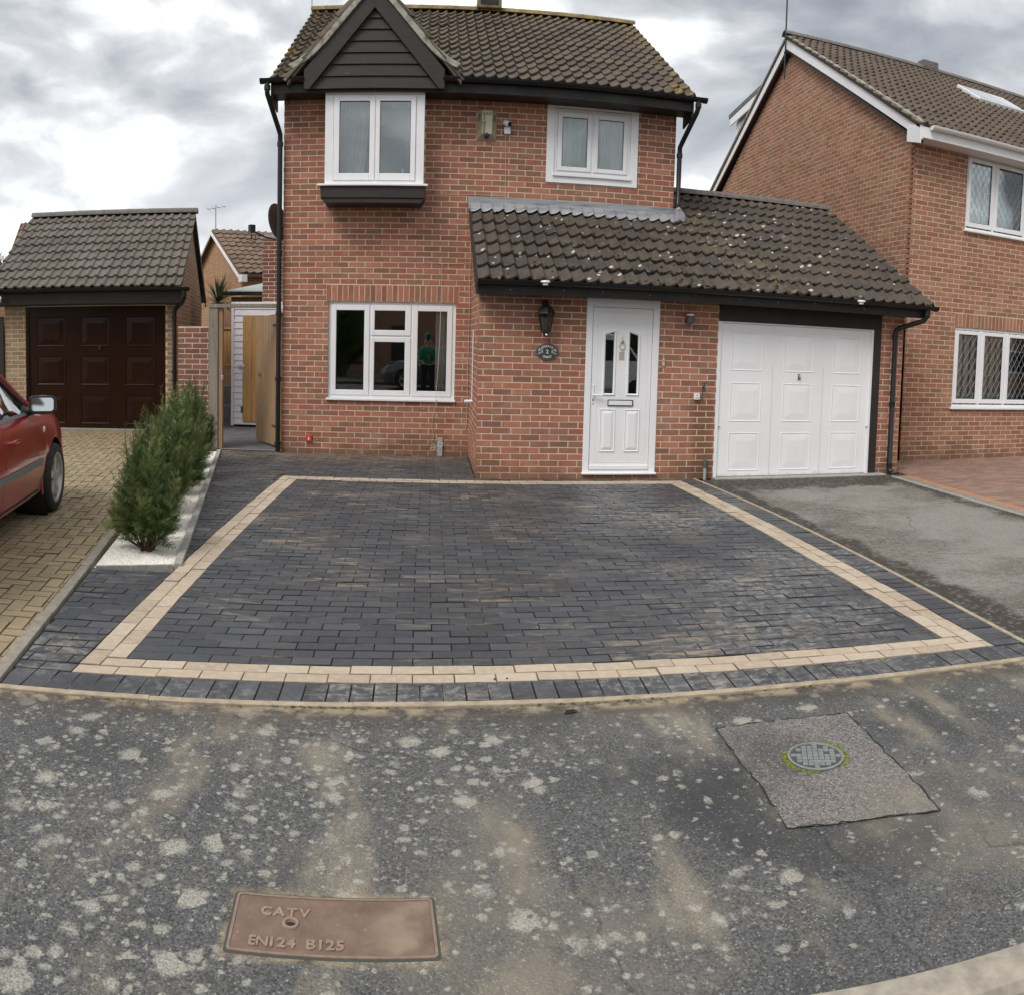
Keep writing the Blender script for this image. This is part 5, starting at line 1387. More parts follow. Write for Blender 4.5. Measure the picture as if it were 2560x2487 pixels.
EVY, EVZ, RDZ = -.36, 4.985, 7.76
nrl = math.hypot(NAPY - EVY, RDZ - EVZ)
nr = MB().prism([(EVY + .02, EVZ), (NAPY, RDZ - .012), (ND + .4, EVZ - .05), (ND + .4, EVZ - .1), (NAPY, RDZ - .06), (EVY + .02, EVZ - .05)], -.16, 8.2, 'x').build('roof', 'tile neighbour', nh)
c3 = [0]
def keep_n(i, j, c):
    if i < 18: c3[0] += 1
    return i < 18 and c3[0] <= 300
SKY = (3.15, 4.35, 3.55, 4.55)       # skylight: x range, y range in the roof
lay_tiles(roof_frame((-.18, EVY, EVZ), (1, 0, 0), (0, NAPY - EVY, RDZ - EVZ)), 8.26, nrl, 28, 17, 'tile neighbour', nr, keep_n)
ridge_line((-.2, NAPY, RDZ + .06), (8.2, NAPY, RDZ + .06), 'ridge grey', nr)
MB().box(3.0, NAPY - .12, RDZ + .03, 3.4, NAPY + .12, RDZ + .2).build('ridge_vent', 'ridge grey', nr, bevel=.02)
SM = roof_frame((0, EVY, EVZ), (1, 0, 0), (0, NAPY - EVY, RDZ - EVZ))
m = MB(); m.box(3.05, 3.35, .02, 4.25, 4.25, .11, 0, SM); sk = m.build('skylight', 'white upvc', nr, bevel=.01)
for a in (3.10, 3.67): MB().box(a, 3.40, .112, a + .53, 4.20, .118, 0, SM).build('pane', 'chrome', nr)
for a, b in ((EVY, 0), (ND + .36, 1)):
    P = [(a, EVZ - .21), (NAPY, RDZ - .25), (NAPY, RDZ - .02), (a, EVZ + .0)]
    MB().prism(P, -.135, -.11, 'x').build('bargeboard', 'white upvc', nh)
    P = [(a, EVZ + .001), (NAPY, RDZ - .019), (NAPY, RDZ + .03), (a, EVZ + .05)]
    MB().prism(P, -.155, -.02, 'x').build('verge', 'verge mortar', nh)
    MB().prism([(a + .12, EVZ - .235), (NAPY, RDZ - .30), (NAPY, RDZ - .251), (a + .12, EVZ - .19)], -.112, -.02, 'x').build('verge_trim', 'bargeboard brown', nh)
MB().box(-.135, EVY - .001, NE - .03, 8.1, EVY + .03, EVZ - .02).build('fascia', 'white upvc', nh, bevel=.004)
MB().box(-.109, EVY + .031, NE - .02, 8.1, -.002, NE - .0).build('soffit', 'white upvc', nh)
MB().prism([(EVY - .005, NE - .12), (.0, NE - .035), (.0, NE + .19), (EVY - .005, EVZ + .02)], -.16, -.136, 'x').build('eaves_box', 'white upvc', nh, bevel=.004)
m = MB(); half_gutter(m, .02, 8.1, EVY - .055, EVZ - .005); m.build('gutter', 'white upvc', nh, auto=40)
# box dormer on the rear slope and roof aerial pole
bdm = MB().prism([(5.0, 7.28), (8.3, 6.98), (8.3, 5.3), (6.0, 6.3)], .25, 4.5, 'x').build('dormer', 'shed paint', nh)
for i in range(9): MB().box(.236, 6.1, 5.75 + i * .13, .249, 8.28, 5.75 + i * .13 + .122).build('cladding_board', 'white upvc', bdm)
MB().prism([(4.9, 7.42), (8.5, 7.08), (8.5, 7.18), (4.9, 7.52)], .12, 4.6, 'x').build('dormer_roof', 'dish grey', bdm)
MB().prism([(5.0, 7.22), (8.42, 6.90), (8.42, 7.075), (5.0, 7.415)], .13, .16, 'x').build('dormer_fascia', 'white upvc', bdm)
ap = thing('aerial_pole', 'thin dark aerial pole at the apex of the right hand house', 'pole', (8.67, 3.9, 6.9))
MB().tube([(0, 0, 0), (-.01, 0, 1.2), (-.015, 0, 2.4)], .016, 6).build('pole', 'black plastic', ap)
MB().box(-.03, -.02, .5, .12, .02, .53).build('bracket', 'black plastic', ap)
ap2 = thing('aerial_pole', 'thin aerial pole at the left end of the main roof ridge', 'pole', (-.13, 3.39, 6.9))
MB().tube([(0, 0, 0), (0, 0, 1.3)], .012, 6).build('pole', 'galvanised', ap2)
MB().box(0, -.02, .1, .12, .02, .13).build('bracket', 'galvanised', ap2)

# ================================================================ THINGS ON THE HOUSE
# alarm box
ab = thing('alarm_box', 'cream burglar alarm box with vertical lettering and blue strobe on upper wall', 'alarm', (2.725, -.006, 4.27))
hw, H = .132, .40
m = MB()
B = [(-hw, 0, 0), (hw, 0, 0), (hw, 0, H), (-hw, 0, H)]; T = [(-.066, -.075, .075), (.066, -.075, .075), (.066, -.075, H - .02), (-.066, -.075, H - .02)]
m.add(B + T, [(0, 1, 5, 4), (1, 2, 6, 5), (2, 3, 7, 6), (3, 0, 4, 7)]); m.build('cover', 'cream plastic dark', ab)
MB().box(-.066, -.0785, .075, .066, -.0755, H - .02).build('face_panel', 'cream plastic', ab)
for i, (t, x, z) in enumerate([('A', -.038, .335), ('A', .002, .335), ('C', .042, .335)] + [(c, -.038, .335 - .040 * (k + 1)) for k, c in enumerate('TTWOOD')]):
    o = link('letter', text_mesh(t, .047, .0006, 'dark print', 'letter', .0016), ab); o.matrix_local = Matrix.Translation((x, -.0795, z)) @ FACE_FRONT
for s in (-1, 1):
    for k in range(4):
        m = MB(); x = s * .098; z = .33 - k * .024 - (.008 if s > 0 else 0); M = Matrix.Translation((x, -.043, z)) @ Matrix.Rotation(s * R(41), 4, 'Z') @ Matrix.Rotation(-s * R(-14), 4, 'Y')
        m.box(-.016, -.004, -.0045, .016, .004, .0045, 0, M); m.build('slot', 'dark print', ab)
m = MB(); m.lathe([(.034, 0), (.034, .03), (.028, .055), (.012, .066)], 18, Matrix.Translation((0, -.03, .045)) @ Matrix.Rotation(R(70), 4, 'X')); m.build('strobe', 'blue lens', ab, auto=50)
# security camera
cc = thing('security_camera', 'white bullet camera on its bracket right of the alarm box', 'camera', (3.0, -.006, 4.4))
MB().box(-.04, -.035, -.035, .045, 0, .055).build('bracket', 'white plastic', cc, bevel=.006)
Mc = Matrix.Translation((-.01, -.05, .10)) @ Matrix.Rotation(R(38), 4, 'Z') @ Matrix.Rotation(R(112), 4, 'X')
m = MB(); m.lathe([(.028, -.05), (.037, -.04), (.038, .055), (.035, .06)], 18, Mc); m.build('barrel', 'white plastic', cc, auto=50)
m = MB(); m.lathe([(.033, .058), (.033, .064), (.02, .066)], 18, Mc); m.build('lens', 'black plastic', cc, auto=50)
def cable(name, label, pts, r=.0035, mat='cable cream'):
    o = MB().tube(pts, r, 6).build(name, mat, auto=60); tag(o, label, 'cable'); return o
cable('camera_cable', 'thin cream cable running down from the camera to the porch roof', [(2.985, -.012, 4.37), (2.985, -.012, 4.25), (2.992, -.014, 3.9), (2.998, -.012, 3.72), (3.0, -.014, 3.62), (3.0, -.012, 3.42)])
cable('wall_cable', 'thin cream cable along the brick course below the oriel window', [(1.93, -.03, 3.42), (1.98, -.012, 3.53), (2.1, -.012, 3.545), (2.3, -.012, 3.537), (2.55, -.012, 3.55), (2.8, -.012, 3.545), (3.0, -.012, 3.548)], .003)
cable('hanging_cable', 'cream cable hanging down the wall across the lower window', [(2.165, -.012, 2.72), (2.17, -.015, 2.5), (2.165, -.02, 2.2), (2.16, -.05, 2.0), (2.155, -.05, 1.6), (2.14, -.05, 1.2), (2.12, -.055, .86), (2.12, -.05, .7), (2.08, -.02, .55), (2.075, -.015, .4), (2.10, -.018, .26), (2.07, -.02, .19), (2.12, -.03, .16)])
cable('loose_cable', 'short cream cable slung level across the wall left of the porch roof', [(1.92, -.012, 2.645), (2.0, -.014, 2.632), (2.17, -.016, 2.615), (2.35, -.014, 2.622), (2.56, -.02, 2.645)], .003)
cable('corner_cable', 'cream cable running down the inside corner beside the porch', [(2.545, -.012, 2.9), (2.55, -.012, 2.0), (2.547, -.012, 1.2), (2.55, -.012, .7), (2.545, -.012, .45), (2.53, -.014, .37)], .004)
# grey cable duct, red box
gd_ = thing('cable_duct', 'grey plastic cable cover at the foot of the wall', 'cable duct', (2.19, -.006, 0))
MB().box(-.035, -.035, 0, .035, 0, .255).build('cover', 'grey plastic', gd_, bevel=.006)
m = MB(); m.tube([(-.03 + .022 * math.cos(a * .55) + .004 * a, -.045 - .003 * a, .17 + .03 * math.sin(a * .55)) for a in range(18)], .003, 5); m.tube([(-.10 + .03 * math.cos(a * .6), -.03, .09 + .028 * math.sin(a * .6) + .003 * a) for a in range(16)], .003, 5); m.build('coiled_cable', 'white plastic', gd_, fix=False)
rb = thing('red_box', 'small red outside service box low on the brick wall', 'box', (.385, -.006, .165))
MB().box(-.042, -.03, 0, .042, 0, .09).build('cover', 'red box', rb, bevel=.006)
MB().box(-.008, -.034, .015, .008, -.03, .06).build('tab', 'white plastic', rb, bevel=.002)
# wall lantern
la = thing('wall_lantern', 'black coach lantern above the oval house sign', 'lantern', (3.335, EY - .12, 1.66))
Zr = Matrix.Rotation(R(30), 4, 'Z')
m = MB(); m.lathe([(.0, 0), (.02, .004), (.03, .02), (.03, .035), (.05, .05), (.062, .056), (.062, .066)], 6, Zr); m.build('base_cup', 'cast iron black', la)
m = MB()
for k in range(6):
    a = R(30 + 60 * k); m.tube([(.058 * math.cos(a), .058 * math.sin(a), .062), (.092 * math.cos(a), .092 * math.sin(a), .262)], .006, 5)
m.build('frame', 'cast iron black', la, fix=False)
m = MB()
for k in range(6):
    a, b = R(30 + 60 * k), R(90 + 60 * k); m.add([(.055 * math.cos(a), .055 * math.sin(a), .066), (.055 * math.cos(b), .055 * math.sin(b), .066), (.088 * math.cos(b), .088 * math.sin(b), .258), (.088 * math.cos(a), .088 * math.sin(a), .258)], [(0, 1, 2, 3)])
m.build('pane_set', 'glass lantern', la, fix=False)
m = MB(); m.lathe([(.085, .258), (.118, .262), (.112, .272), (.085, .31), (.06, .345), (.03, .365), (.022, .385), (.012, .40)], 6, Zr); m.build('cap', 'cast iron black', la)
m = MB(); m.lathe([(.014, .08), (.014, .125)], 10); m.build('lamp_holder', 'white plastic', la)
m = MB(); m.lathe([(.013, .126), (.02, .14), (.02, .205), (.008, .22)], 12); m.build('bulb', 'lamp bulb', la, auto=50)
m = MB(); m.tube([(0, 0, .39), (0, .03, .415), (0, .09, .41), (0, .115, .37)], .01, 8); m.box(-.035, .10, .3, .035, .118, .42); m.build('arm', 'cast iron black', la)
m = MB(); m.lathe([(.006, -.001), (.012, .012), (.012, .018)], 10, Matrix.Translation((0, -.03, .022)) @ Matrix.Rotation(R(80), 4, 'X')); m.build('motion_sensor', 'white plastic', la)
# oval house sign
hs = thing('house_sign', 'oval dark slate sign reading HARRAP 2 CHASE beside the front door', 'sign', (3.372, EY - .008, 1.49))
def oval(a, b, y0, y1, n=40): return [(a * math.cos(2 * math.pi * k / n), b * math.sin(2 * math.pi * k / n)) for k in range(n)]
MB().prism(oval(.134, .096, 0, 0), -.012, 0, 'y').build('backing', 'plaque rim', hs, bevel=.003)
MB().prism(oval(.123, .085, 0, 0), -.016, -.0121, 'y').build('face', 'slate plaque', hs, bevel=.002)
def arc_text(txt, rx, rz, a0, a1, size, flip=False):
    for k, ch in enumerate(txt):
        t = R(a0 + (a1 - a0) * k / (len(txt) - 1)); x, z = rx * math.cos(t), rz * math.sin(t)
        tang = math.atan2(rz * math.cos(t), -rx * math.sin(t)) - math.pi if not flip else math.atan2(rz * math.cos(t), -rx * math.sin(t))
        o = link('letter', text_mesh(ch, size, .001, 'plaque white', 'letter', .0010), hs)
        o.matrix_local = Matrix.Translation((x, -.0175, z)) @ Matrix.Rotation(-tang, 4, 'Y') @ FACE_FRONT
arc_text('HARRAP', .09, .061, 130, 50, .035); arc_text('CHASE', .085, .064, 241, 299, .034, True)
o = link('numeral', text_mesh('2', .062, .0015, 'plaque white', 'numeral', .0015), hs); o.matrix_local = Matrix.Translation((0, -.0175, -.002)) @ FACE_FRONT
for s in (-1, 1):
    m = MB(); random.seed(5)
    for k in range(7):
        cx, cz = s * (.078 + random.uniform(-.022, .024)), random.uniform(-.03, .03)
        m.tube([(cx + .008 * math.cos(t), -.0175, cz + .008 * math.sin(t)) for t in [q * 2 * math.pi / 8 for q in range(9)]], .0022, 4, cap=False)
    for k in range(5):
        m.tube([(s * .05, -.0175, -.02 + k * .012), (s * (.062 + .004 * k), -.0175, -.006 + k * .010)], .002, 4)
    m.build('flower_relief', 'plaque white', hs, fix=False)
    MB().lathe([(.006, 0), (.006, .003)], 10, Matrix.Translation((s * .112, -.0155, 0)) @ Matrix.Rotation(R(90), 4, 'X')).build('fixing_hole', 'black plastic', hs)
random.seed(21)
# small fittings right of the door
db = thing('doorbell', 'slim white bell push right of the front door', 'doorbell', (4.772, EY - .008, 1.36))
MB().box(-.016, -.014, 0, .016, 0, .085).build('case', 'cream plastic', db, bevel=.004); m = MB(); m.lathe([(.007, 0), (.006, .005)], 10, Matrix.Translation((0, -.014, .06)) @ Matrix.Rotation(R(90), 4, 'X')); m.build('button', 'black plastic', db)
ps = thing('motion_sensor', 'dark grey motion sensor with a white cap high beside the garage', 'sensor', (5.07, EY - .008, 1.87))
m = MB(); m.lathe([(.02, 0), (.045, .01), (.05, .06), (.042, .10)], 14, Matrix.Translation((0, -.055, .0))); m.box(-.02, -.03, .02, .02, 0, .08); m.build('body', 'dish grey', ps, auto=50)
m = MB(); m.lathe([(.045, .10), (.046, .115), (.036, .122)], 14, Matrix.Translation((0, -.055, 0))); m.build('cap', 'white plastic', ps, auto=50)
m = MB(); m.lathe([(.012, 0), (.02, .006), (.012, .018)], 12, Matrix.Translation((-.04, -.05, .03)) @ Matrix.Rotation(R(90), 4, 'X')); m.build('eye', 'black plastic', ps, auto=50)
so = thing('outdoor_socket', 'small white outdoor socket box left of the garage door', 'socket', (5.20, EY - .008, .965))
MB().box(-.035, -.04, 0, .035, 0, .075).build('case', 'white plastic', so, bevel=.006)
m = MB(); [m.box(x - .006, -.043, z, x + .006, -.0405, z + .007) for x, z in ((-.012, .018), (.012, .018), (0, .05))]; m.build('pin_holes', 'black plastic', so, kind='stuff')
tp = thing('garden_tap', 'small dark garden tap on the wall by the garage door', 'tap', (5.285, EY - .008, 1.02))
m = MB(); m.tube([(0, 0, .10), (0, -.05, .10), (0, -.08, .085), (0, -.085, .05)], .012, 8); m.tube([(-.03, -.045, .15), (.03, -.045, .15)], .007, 6); m.tube([(0, -.045, .1), (0, -.045, .15)], .008, 6); m.tube([(-.01, -.01, .1), (-.012, -.01, -.06)], .006, 6); m.build('body', 'iron dark', tp)
wpp = thing('service_pipe', 'short grey plastic pipe stub at the foot of the wall by the garage', 'pipe', (5.335, EY - .045, -.02))
m = MB(); m.tube([(0, 0, 0), (0, 0, .17)], .02, 12); m.build('pipe', 'grey plastic', wpp, auto=50); m = MB(); m.tube([(0, 0, .16), (0, 0, .24), (.003, 0, .27)], [.024, .023, .012], 12); m.build('coupling', 'dish grey', wpp, auto=50)
for i, (x, lab) in enumerate(((3.275, 'white solar light clipped to the porch gutter above the lantern'), (7.19, 'white solar light clipped to the gutter above the garage door'))):
    sl = thing('solar_light', lab, 'light', (x, -2.195, 2.225), 0, 'solar lights on the gutter')
    m = MB(); m.lathe([(.03, 0), (.03, .025)], 14); m.build('lens', 'string light', sl, auto=50); m = MB(); m.lathe([(.03, .026), (.055, .032), (.05, .048), (.04, .052)], 14); m.build('cap', 'white plastic', sl, auto=50)
# overflow pipe on the porch side wall
ov = thing('overflow_pipe', 'short white overflow pipe poking from the porch side wall', 'pipe', (2.57, -.9, .83)); m = MB(); m.tube([(0, 0, 0), (-.10, 0, -.005)], .022, 10); m.build('pipe', 'white plastic', ov, auto=50); m = MB(); m.box(-.005, -.02, .03, -.014, .02, .9); m.build('trunking', 'white plastic', ov)
# string of tiny lights
fl = thing('fairy_lights', 'string of tiny white lights pinned along the wall and porch fascia', 'string lights', (0, 0, 0))
def bulb_at(m, p):
    m.lathe([(.001, -.005), (.005, 0), (.001, .006)], 6, Matrix.Translation(p))
m = MB()
for x in (.5, .9, 1.25, 1.6, 1.95, 2.3): bulb_at(m, (x, -.014, .66 + random.uniform(-.02, .02)))
for x in (.5, .95, 1.3, 1.62, 2.0, 2.3, 2.45): bulb_at(m, (x, -.014, .17 + random.uniform(-.02, .03)))
for k in range(9): bulb_at(m, (2.46 + .02 * random.random(), -.014, .5 + k * .27))
for x in (2.9, 3.5, 3.95, 4.5, 5.05, 5.6, 6.1, 6.6, 7.3): bulb_at(m, (x, -2.083, 2.19 + random.uniform(-.02, .02)))
for x in (.9, 1.5, 2.0): bulb_at(m, (x, -.014, 2.36))
m.build('bulb_set', 'string light', fl, fix=False, kind='stuff')
# satellite dish on the left wall
sd = thing('satellite_dish', 'dark grey satellite dish on the side of the house by the downpipe', 'satellite dish', (-.02, .42, 3.15))
Md = Matrix.Translation((-.16, -.05, .06)) @ Matrix.Rotation(R(62), 4, 'Z') @ Matrix.Rotation(R(80), 4, 'X')
m = MB(); n = 24; prof = [(.0, .0), (.1, .006), (.19, .022), (.265, .045), (.262, .05), (.185, .028), (.1, .012), (.0, .006)]
vs = [Md @ Vector((r_ * .82 * math.cos(2 * math.pi * k / n), r_ * math.sin(2 * math.pi * k / n), z)) for r_, z in prof for k in range(n)]
m.add(vs, [(i * n + k, i * n + (k + 1) % n, (i + 1) * n + (k + 1) % n, (i + 1) * n + k) for i in range(len(prof) - 1) for k in range(n)]); m.build('reflector', 'dish grey', sd, smooth=True)
m = MB(); m.tube([(0, 0, 0), (-.12, -.02, .0), (-.16, -.04, .05)], .02, 8); m.tube([(-.16, -.06, -.18), (-.28, -.22, -.16), (-.40, -.36, -.10)], .011, 6); m.build('arm', 'black plastic', sd)
m = MB(); m.box(-.04, -.035, -.05, .04, .035, .06, 0, Matrix.Translation((-.43, -.38, -.07)) @ Matrix.Rotation(R(40), 4, 'Z')); m.tube([(-.43, -.38, -.12), (-.44, -.37, -.22), (-.40, -.35, -.26), (-.38, -.35, -.15)], .006, 5); m.build('receiver', 'black plastic', sd, bevel=.006)
cv2 = thing('small_camera', 'small white camera on the dark red rear wall', 'camera', (-.36, 4.19, 2.95))
m = MB(); m.lathe([(.05, 0), (.05, .10), (.045, .11)], 14, Matrix.Translation((.1, -.05, .0)) @ Matrix.Rotation(R(-80), 4, 'Y')); m.build('barrel', 'white plastic', cv2, auto=50)
m = MB(); m.lathe([(.045, 0), (.045, .02)], 14, Matrix.Translation((-.005, -.05, .018)) @ Matrix.Rotation(R(-80), 4, 'Y')); m.build('lens', 'black plastic', cv2, auto=50); MB().box(.06, -.05, -.05, .14, 0, .0).build('bracket', 'white plastic', cv2)
orn = thing('ornament', 'little white ornament standing inside the oriel window', 'ornament', (1.62, -.20, 3.655))
m = MB(); m.lathe([(.045, 0), (.045, .03), (.022, .05), (.03, .09), (.016, .12), (.022, .15), (.004, .2)], 10); m.build('figure', 'white plastic', orn, auto=40); MB().box(-.06, -.03, 0, .06, .03, .035).build('plinth', 'white plastic', orn)
# moss and debris on the porch roof
m = MB(); icov = [(0, 0, 1), (.9, 0, .4), (.28, .85, .4), (-.72, .53, .4), (-.72, -.53, .4), (.28, -.85, .4)]; icof = [(0, 1, 2), (0, 2, 3), (0, 3, 4), (0, 4, 5), (0, 5, 1)]
for k in range(1700):
    u = random.betavariate(1.5, 1.4) * WL; s = LL * random.random() ** 1.9
    x = 2.535 + u; y = LT0 + s * (LTR - LT0) / LL
    if x < HW and y > -.25: continue
    if random.random() > .25 + .75 * math.exp(-((x - 5.0) / 1.3) ** 2): continue
    g = LL / 10; fr_ = s % g
    if random.random() < .6: s = s - fr_ + g - random.uniform(0, .03)
    p = ML2 @ Vector((u, s, .03)); r = random.uniform(.009, .030)
    m.add([(p.x + v[0] * r * random.uniform(.7, 1.2), p.y + v[1] * r, p.z + v[2] * r * .8) for v in icov], icof, random.random() + 1e-4)
m.build('moss_clumps', 'moss dark', lean, fix=False, kind='stuff')

# ================================================================ COVERS IN THE PAVEMENT
MC = Matrix.Translation((1.772, -9.17, 0)) @ Matrix.Rotation(.078, 4, 'Z')
cv_ = thing('inspection_cover', 'rusty brown rectangular cover marked CATV EN124 B125 in the pavement', 'cover', (1.772, -9.17, -.0085), .078)
def rrect(a, b, r, n=5):
    P = []
    for cx, cy, t0 in ((a - r, b - r, 0), (-a + r, b - r, 90), (-a + r, -b + r, 180), (a - r, -b + r, 270)):
        for k in range(n + 1): t = R(t0 + 90 * k / n); P.append((cx + r * math.cos(t), cy + r * math.sin(t)))
    return P
MB().prism(rrect(.288, .123, .012), .0, .0098, 'z').build('frame', 'iron dark', cv_)
o_, i_ = rrect(.281, .116, .012), rrect(.273, .108, .010); n = len(o_); m = MB()
m.add([(*p, .003) for p in o_] + [(*p, .013) for p in o_] + [(*p, .013) for p in i_] + [(*p, .003) for p in i_], [(b * n + i, b * n + (i + 1) % n, (b + 1) * n + (i + 1) % n, (b + 1) * n + i) for b in range(3) for i in range(n)]); m.build('rim', 'rust rim', cv_)
MB().prism(rrect(.2725, .1075, .010), .004, .0105, 'z').build('plate', 'rusty cover', cv_)
for t, x0, y, sz, sp in (('CATV', -.190, .044, .046, .036), ('EN124 B125', -.215, -.075, .048, .0262)):
    for k, ch in enumerate(t):
        if ch != ' ': o = link('letter', text_mesh(ch, sz, .0028, 'cast letter', 'letter', .0014), cv_); o.matrix_local = Matrix.Translation((x0 + k * sp, y, .0115))
m = MB(); m.tube([(-.118 + .019 * math.cos(t), .004 + .019 * math.sin(t), .011) for t in [q * math.pi / 12 for q in range(25)]], .0055, 6, cap=False); m.build('key_ring', 'cast letter', cv_, fix=False, auto=60)
MB().prism([(-.118 + .012 * math.cos(q * math.pi / 8), .004 + .007 * math.sin(q * math.pi / 8)) for q in range(16)], .0105, .0112, 'z').build('key_hole', 'black plastic', cv_)
patch = sheet('tarmac_patch', [(3.235, -8.12), (3.40, -8.105), (3.60, -8.125), (3.845, -8.155), (3.815, -8.45), (3.785, -8.8), (3.75, -9.01), (3.55, -8.95), (3.35, -8.91), (3.215, -8.88), (3.235, -8.6), (3.225, -8.35)], .004, 'tarmac patch')
seam = [(3.235, -8.12), (3.40, -8.105), (3.60, -8.125), (3.845, -8.155), (3.815, -8.45), (3.785, -8.8), (3.75, -9.01), (3.55, -8.95), (3.35, -8.91), (3.215, -8.88), (3.235, -8.6), (3.225, -8.35), (3.235, -8.12)]
pts = []
for a, b in zip(seam, seam[1:]):
    for k in range(7): t = k / 7; pts.append((a[0] + (b[0] - a[0]) * t + random.gauss(0, .004), a[1] + (b[1] - a[1]) * t + random.gauss(0, .004)))
m = MB(); pts.append(pts[0])
for a, b in zip(pts, pts[1:]):
    d = (Vector(b) - Vector(a)); nn = Vector((-d.y, d.x)).normalized(); w = random.uniform(.0008, .0042)
    q = [Vector(a) - nn * w, Vector(b) - nn * w, Vector(b) + nn * w, Vector(a) + nn * w]; m.add([(p.x, p.y, .0055) for p in q], [(0, 1, 2, 3)])
m.build('patch_joint', 'black plastic', patch, fix=False)
rc = thing('round_cover', 'round grey metal cover with a raised grid set in the lighter tarmac patch', 'cover', (3.525, -8.47, .004), R(-22))
m = MB(); m.lathe([(.112, 0), (.114, .007), (.104, .0085), (.102, .004)], 40, None, False); m.build('frame', 'iron grey', rc, auto=40)
m = MB(); m.lathe([(.1025, 0), (.1025, .004)], 40); m.build('base_disc', 'iron dark', rc)
m = MB(); pitch = .0225
for i in range(-5, 6):
    for j in range(-5, 6):
        x, y = i * pitch, j * pitch; h = pitch / 2 - .0013
        if max(math.hypot(x + a * h, y + b * h) for a in (-1, 1) for b in (-1, 1)) > .1015: continue
        if (i, j) in ((1, 3), (-3, 1), (2, 1)): continue
        if j in (-2,) and -1 <= i <= 3: continue
        m.box(x - h, y - h, .004, x + h, y + h, .0082)
m.box(-pitch * 1.4, -pitch * 2.42, .004, pitch * 3.4, -pitch * 1.58, .0078)
m.build('raised_grid', 'iron grey', rc, fix=False, kind='stuff')
m = MB()
for k in range(700):
    a = random.uniform(0, 6.283); dens_ = .5 + .5 * math.sin(a * 2 + 1.2) + .3 * math.sin(a * 5)
    if random.random() > dens_: continue
    r0 = .117 + abs(random.gauss(0, .011)); r = random.uniform(.002, .007); p = (3.525 + r0 * math.cos(a), -8.47 + r0 * math.sin(a), .004)
    m.add([(p[0] + v[0] * r, p[1] + v[1] * r, p[2] + v[2] * r * .8) for v in icov], icof, random.random() + 1e-4)
mo = m.build('cover_moss', 'moss green', None, fix=False); tag(mo, 'ring of bright green moss round the small metal cover', 'moss', kind='stuff')
m = MB()
for k in range(260):
    t = random.random(); base = fe[6 + int(t * 46)] if t < .75 else None
    if base is not None: p = (base[0] + random.uniform(-.05, .05), base[1] - EDGE_W - random.uniform(0, .02), 0)
    else: q, tt = along(kl, random.uniform(11.2, 14)); p = (q.x, q.y + random.uniform(-.002, .012), 0)
    if random.random() > .5 + .5 * math.sin(p[0] * 5): continue
    r = random.uniform(.003, .008); m.add([(p[0] + v[0] * r * 1.6, p[1] + v[1] * r, p[2] + v[2] * r * .7) for v in icov], icof, random.random() + 1e-4)
mo2 = m.build('edge_moss', 'moss', None, fix=False); tag(mo2, 'small tufts of moss along the edging and kerb joint', 'moss', kind='stuff')
# dry leaf near the edging
lf = MB(); lf.add([(0, 0, .002), (.02, .012, .010), (.05, .014, .008), (.075, .0, .003), (.05, -.012, .010), (.02, -.012, .009)], [(0, 1, 4, 5), (1, 2, 3, 4)]); lo = lf.build('fallen_leaf', 'moss dark'); lo.location = (2.62, -7.86, .002); lo.rotation_euler = (0, 0, .3); tag(lo, 'dark fallen leaf on the tarmac just below the edging', 'leaf')
for k, (x, y) in enumerate(((2.35, -7.47), (2.41, -7.465))):
    st_ = MB(); st_.lathe([(.003, 0), (.0065, .003), (.003, .007)], 7); q = st_.build('dropping', 'iron dark'); q.location = (x, y, .0); tag(q, ('left' if k == 0 else 'right') + ' one of two tiny dark specks on the front tan band', 'debris', 'specks on the tan band')

# ================================================================ CONIFER HEDGE
def spray_template(seed):
    """one flat feathery frond, axis along +x, length 1"""
    rr = random.Random(seed); vs = []; fs = []
    def blade(p, q, w, s):
        d = (q - p); n = Vector((-d.y, d.x, 0)).normalized() * w; b = len(vs)
        mid = p.lerp(q, .5); vs.extend([p - n * .6, p + n * .6, mid + n, q, mid - n]); fs.append((b, b + 4, b + 3, b + 2, b + 1))
    blade(Vector((0, 0, 0)), Vector((1, 0, rr.uniform(-.06, .1))), .012, 0)
    for k in range(12):
        x = .06 + k * .077; L = (.155 * math.sin(math.pi * min(1, .22 + x * .78)) + .05) * rr.uniform(.8, 1.2)
        for s in (-1, 1):
            if rr.random() < .08: continue
            p = Vector((x, 0, 0)); a = R(rr.uniform(30, 46)) * s; q = p + Vector((math.cos(a) * L, math.sin(a) * L, rr.uniform(-.05, .09)))
            blade(p, q, .0115, s)
            if L > .16:
                for t, s2 in ((.38, 1), (.62, -1)):
                    pp = p.lerp(q, t); a2 = a + s2 * R(34); qq = pp + Vector((math.cos(a2), math.sin(a2), rr.uniform(-.2, .2))) * L * .42; blade(pp, qq, .011, s)
    return vs, fs
SPRAYS = [spray_template(k) for k in range(4)]
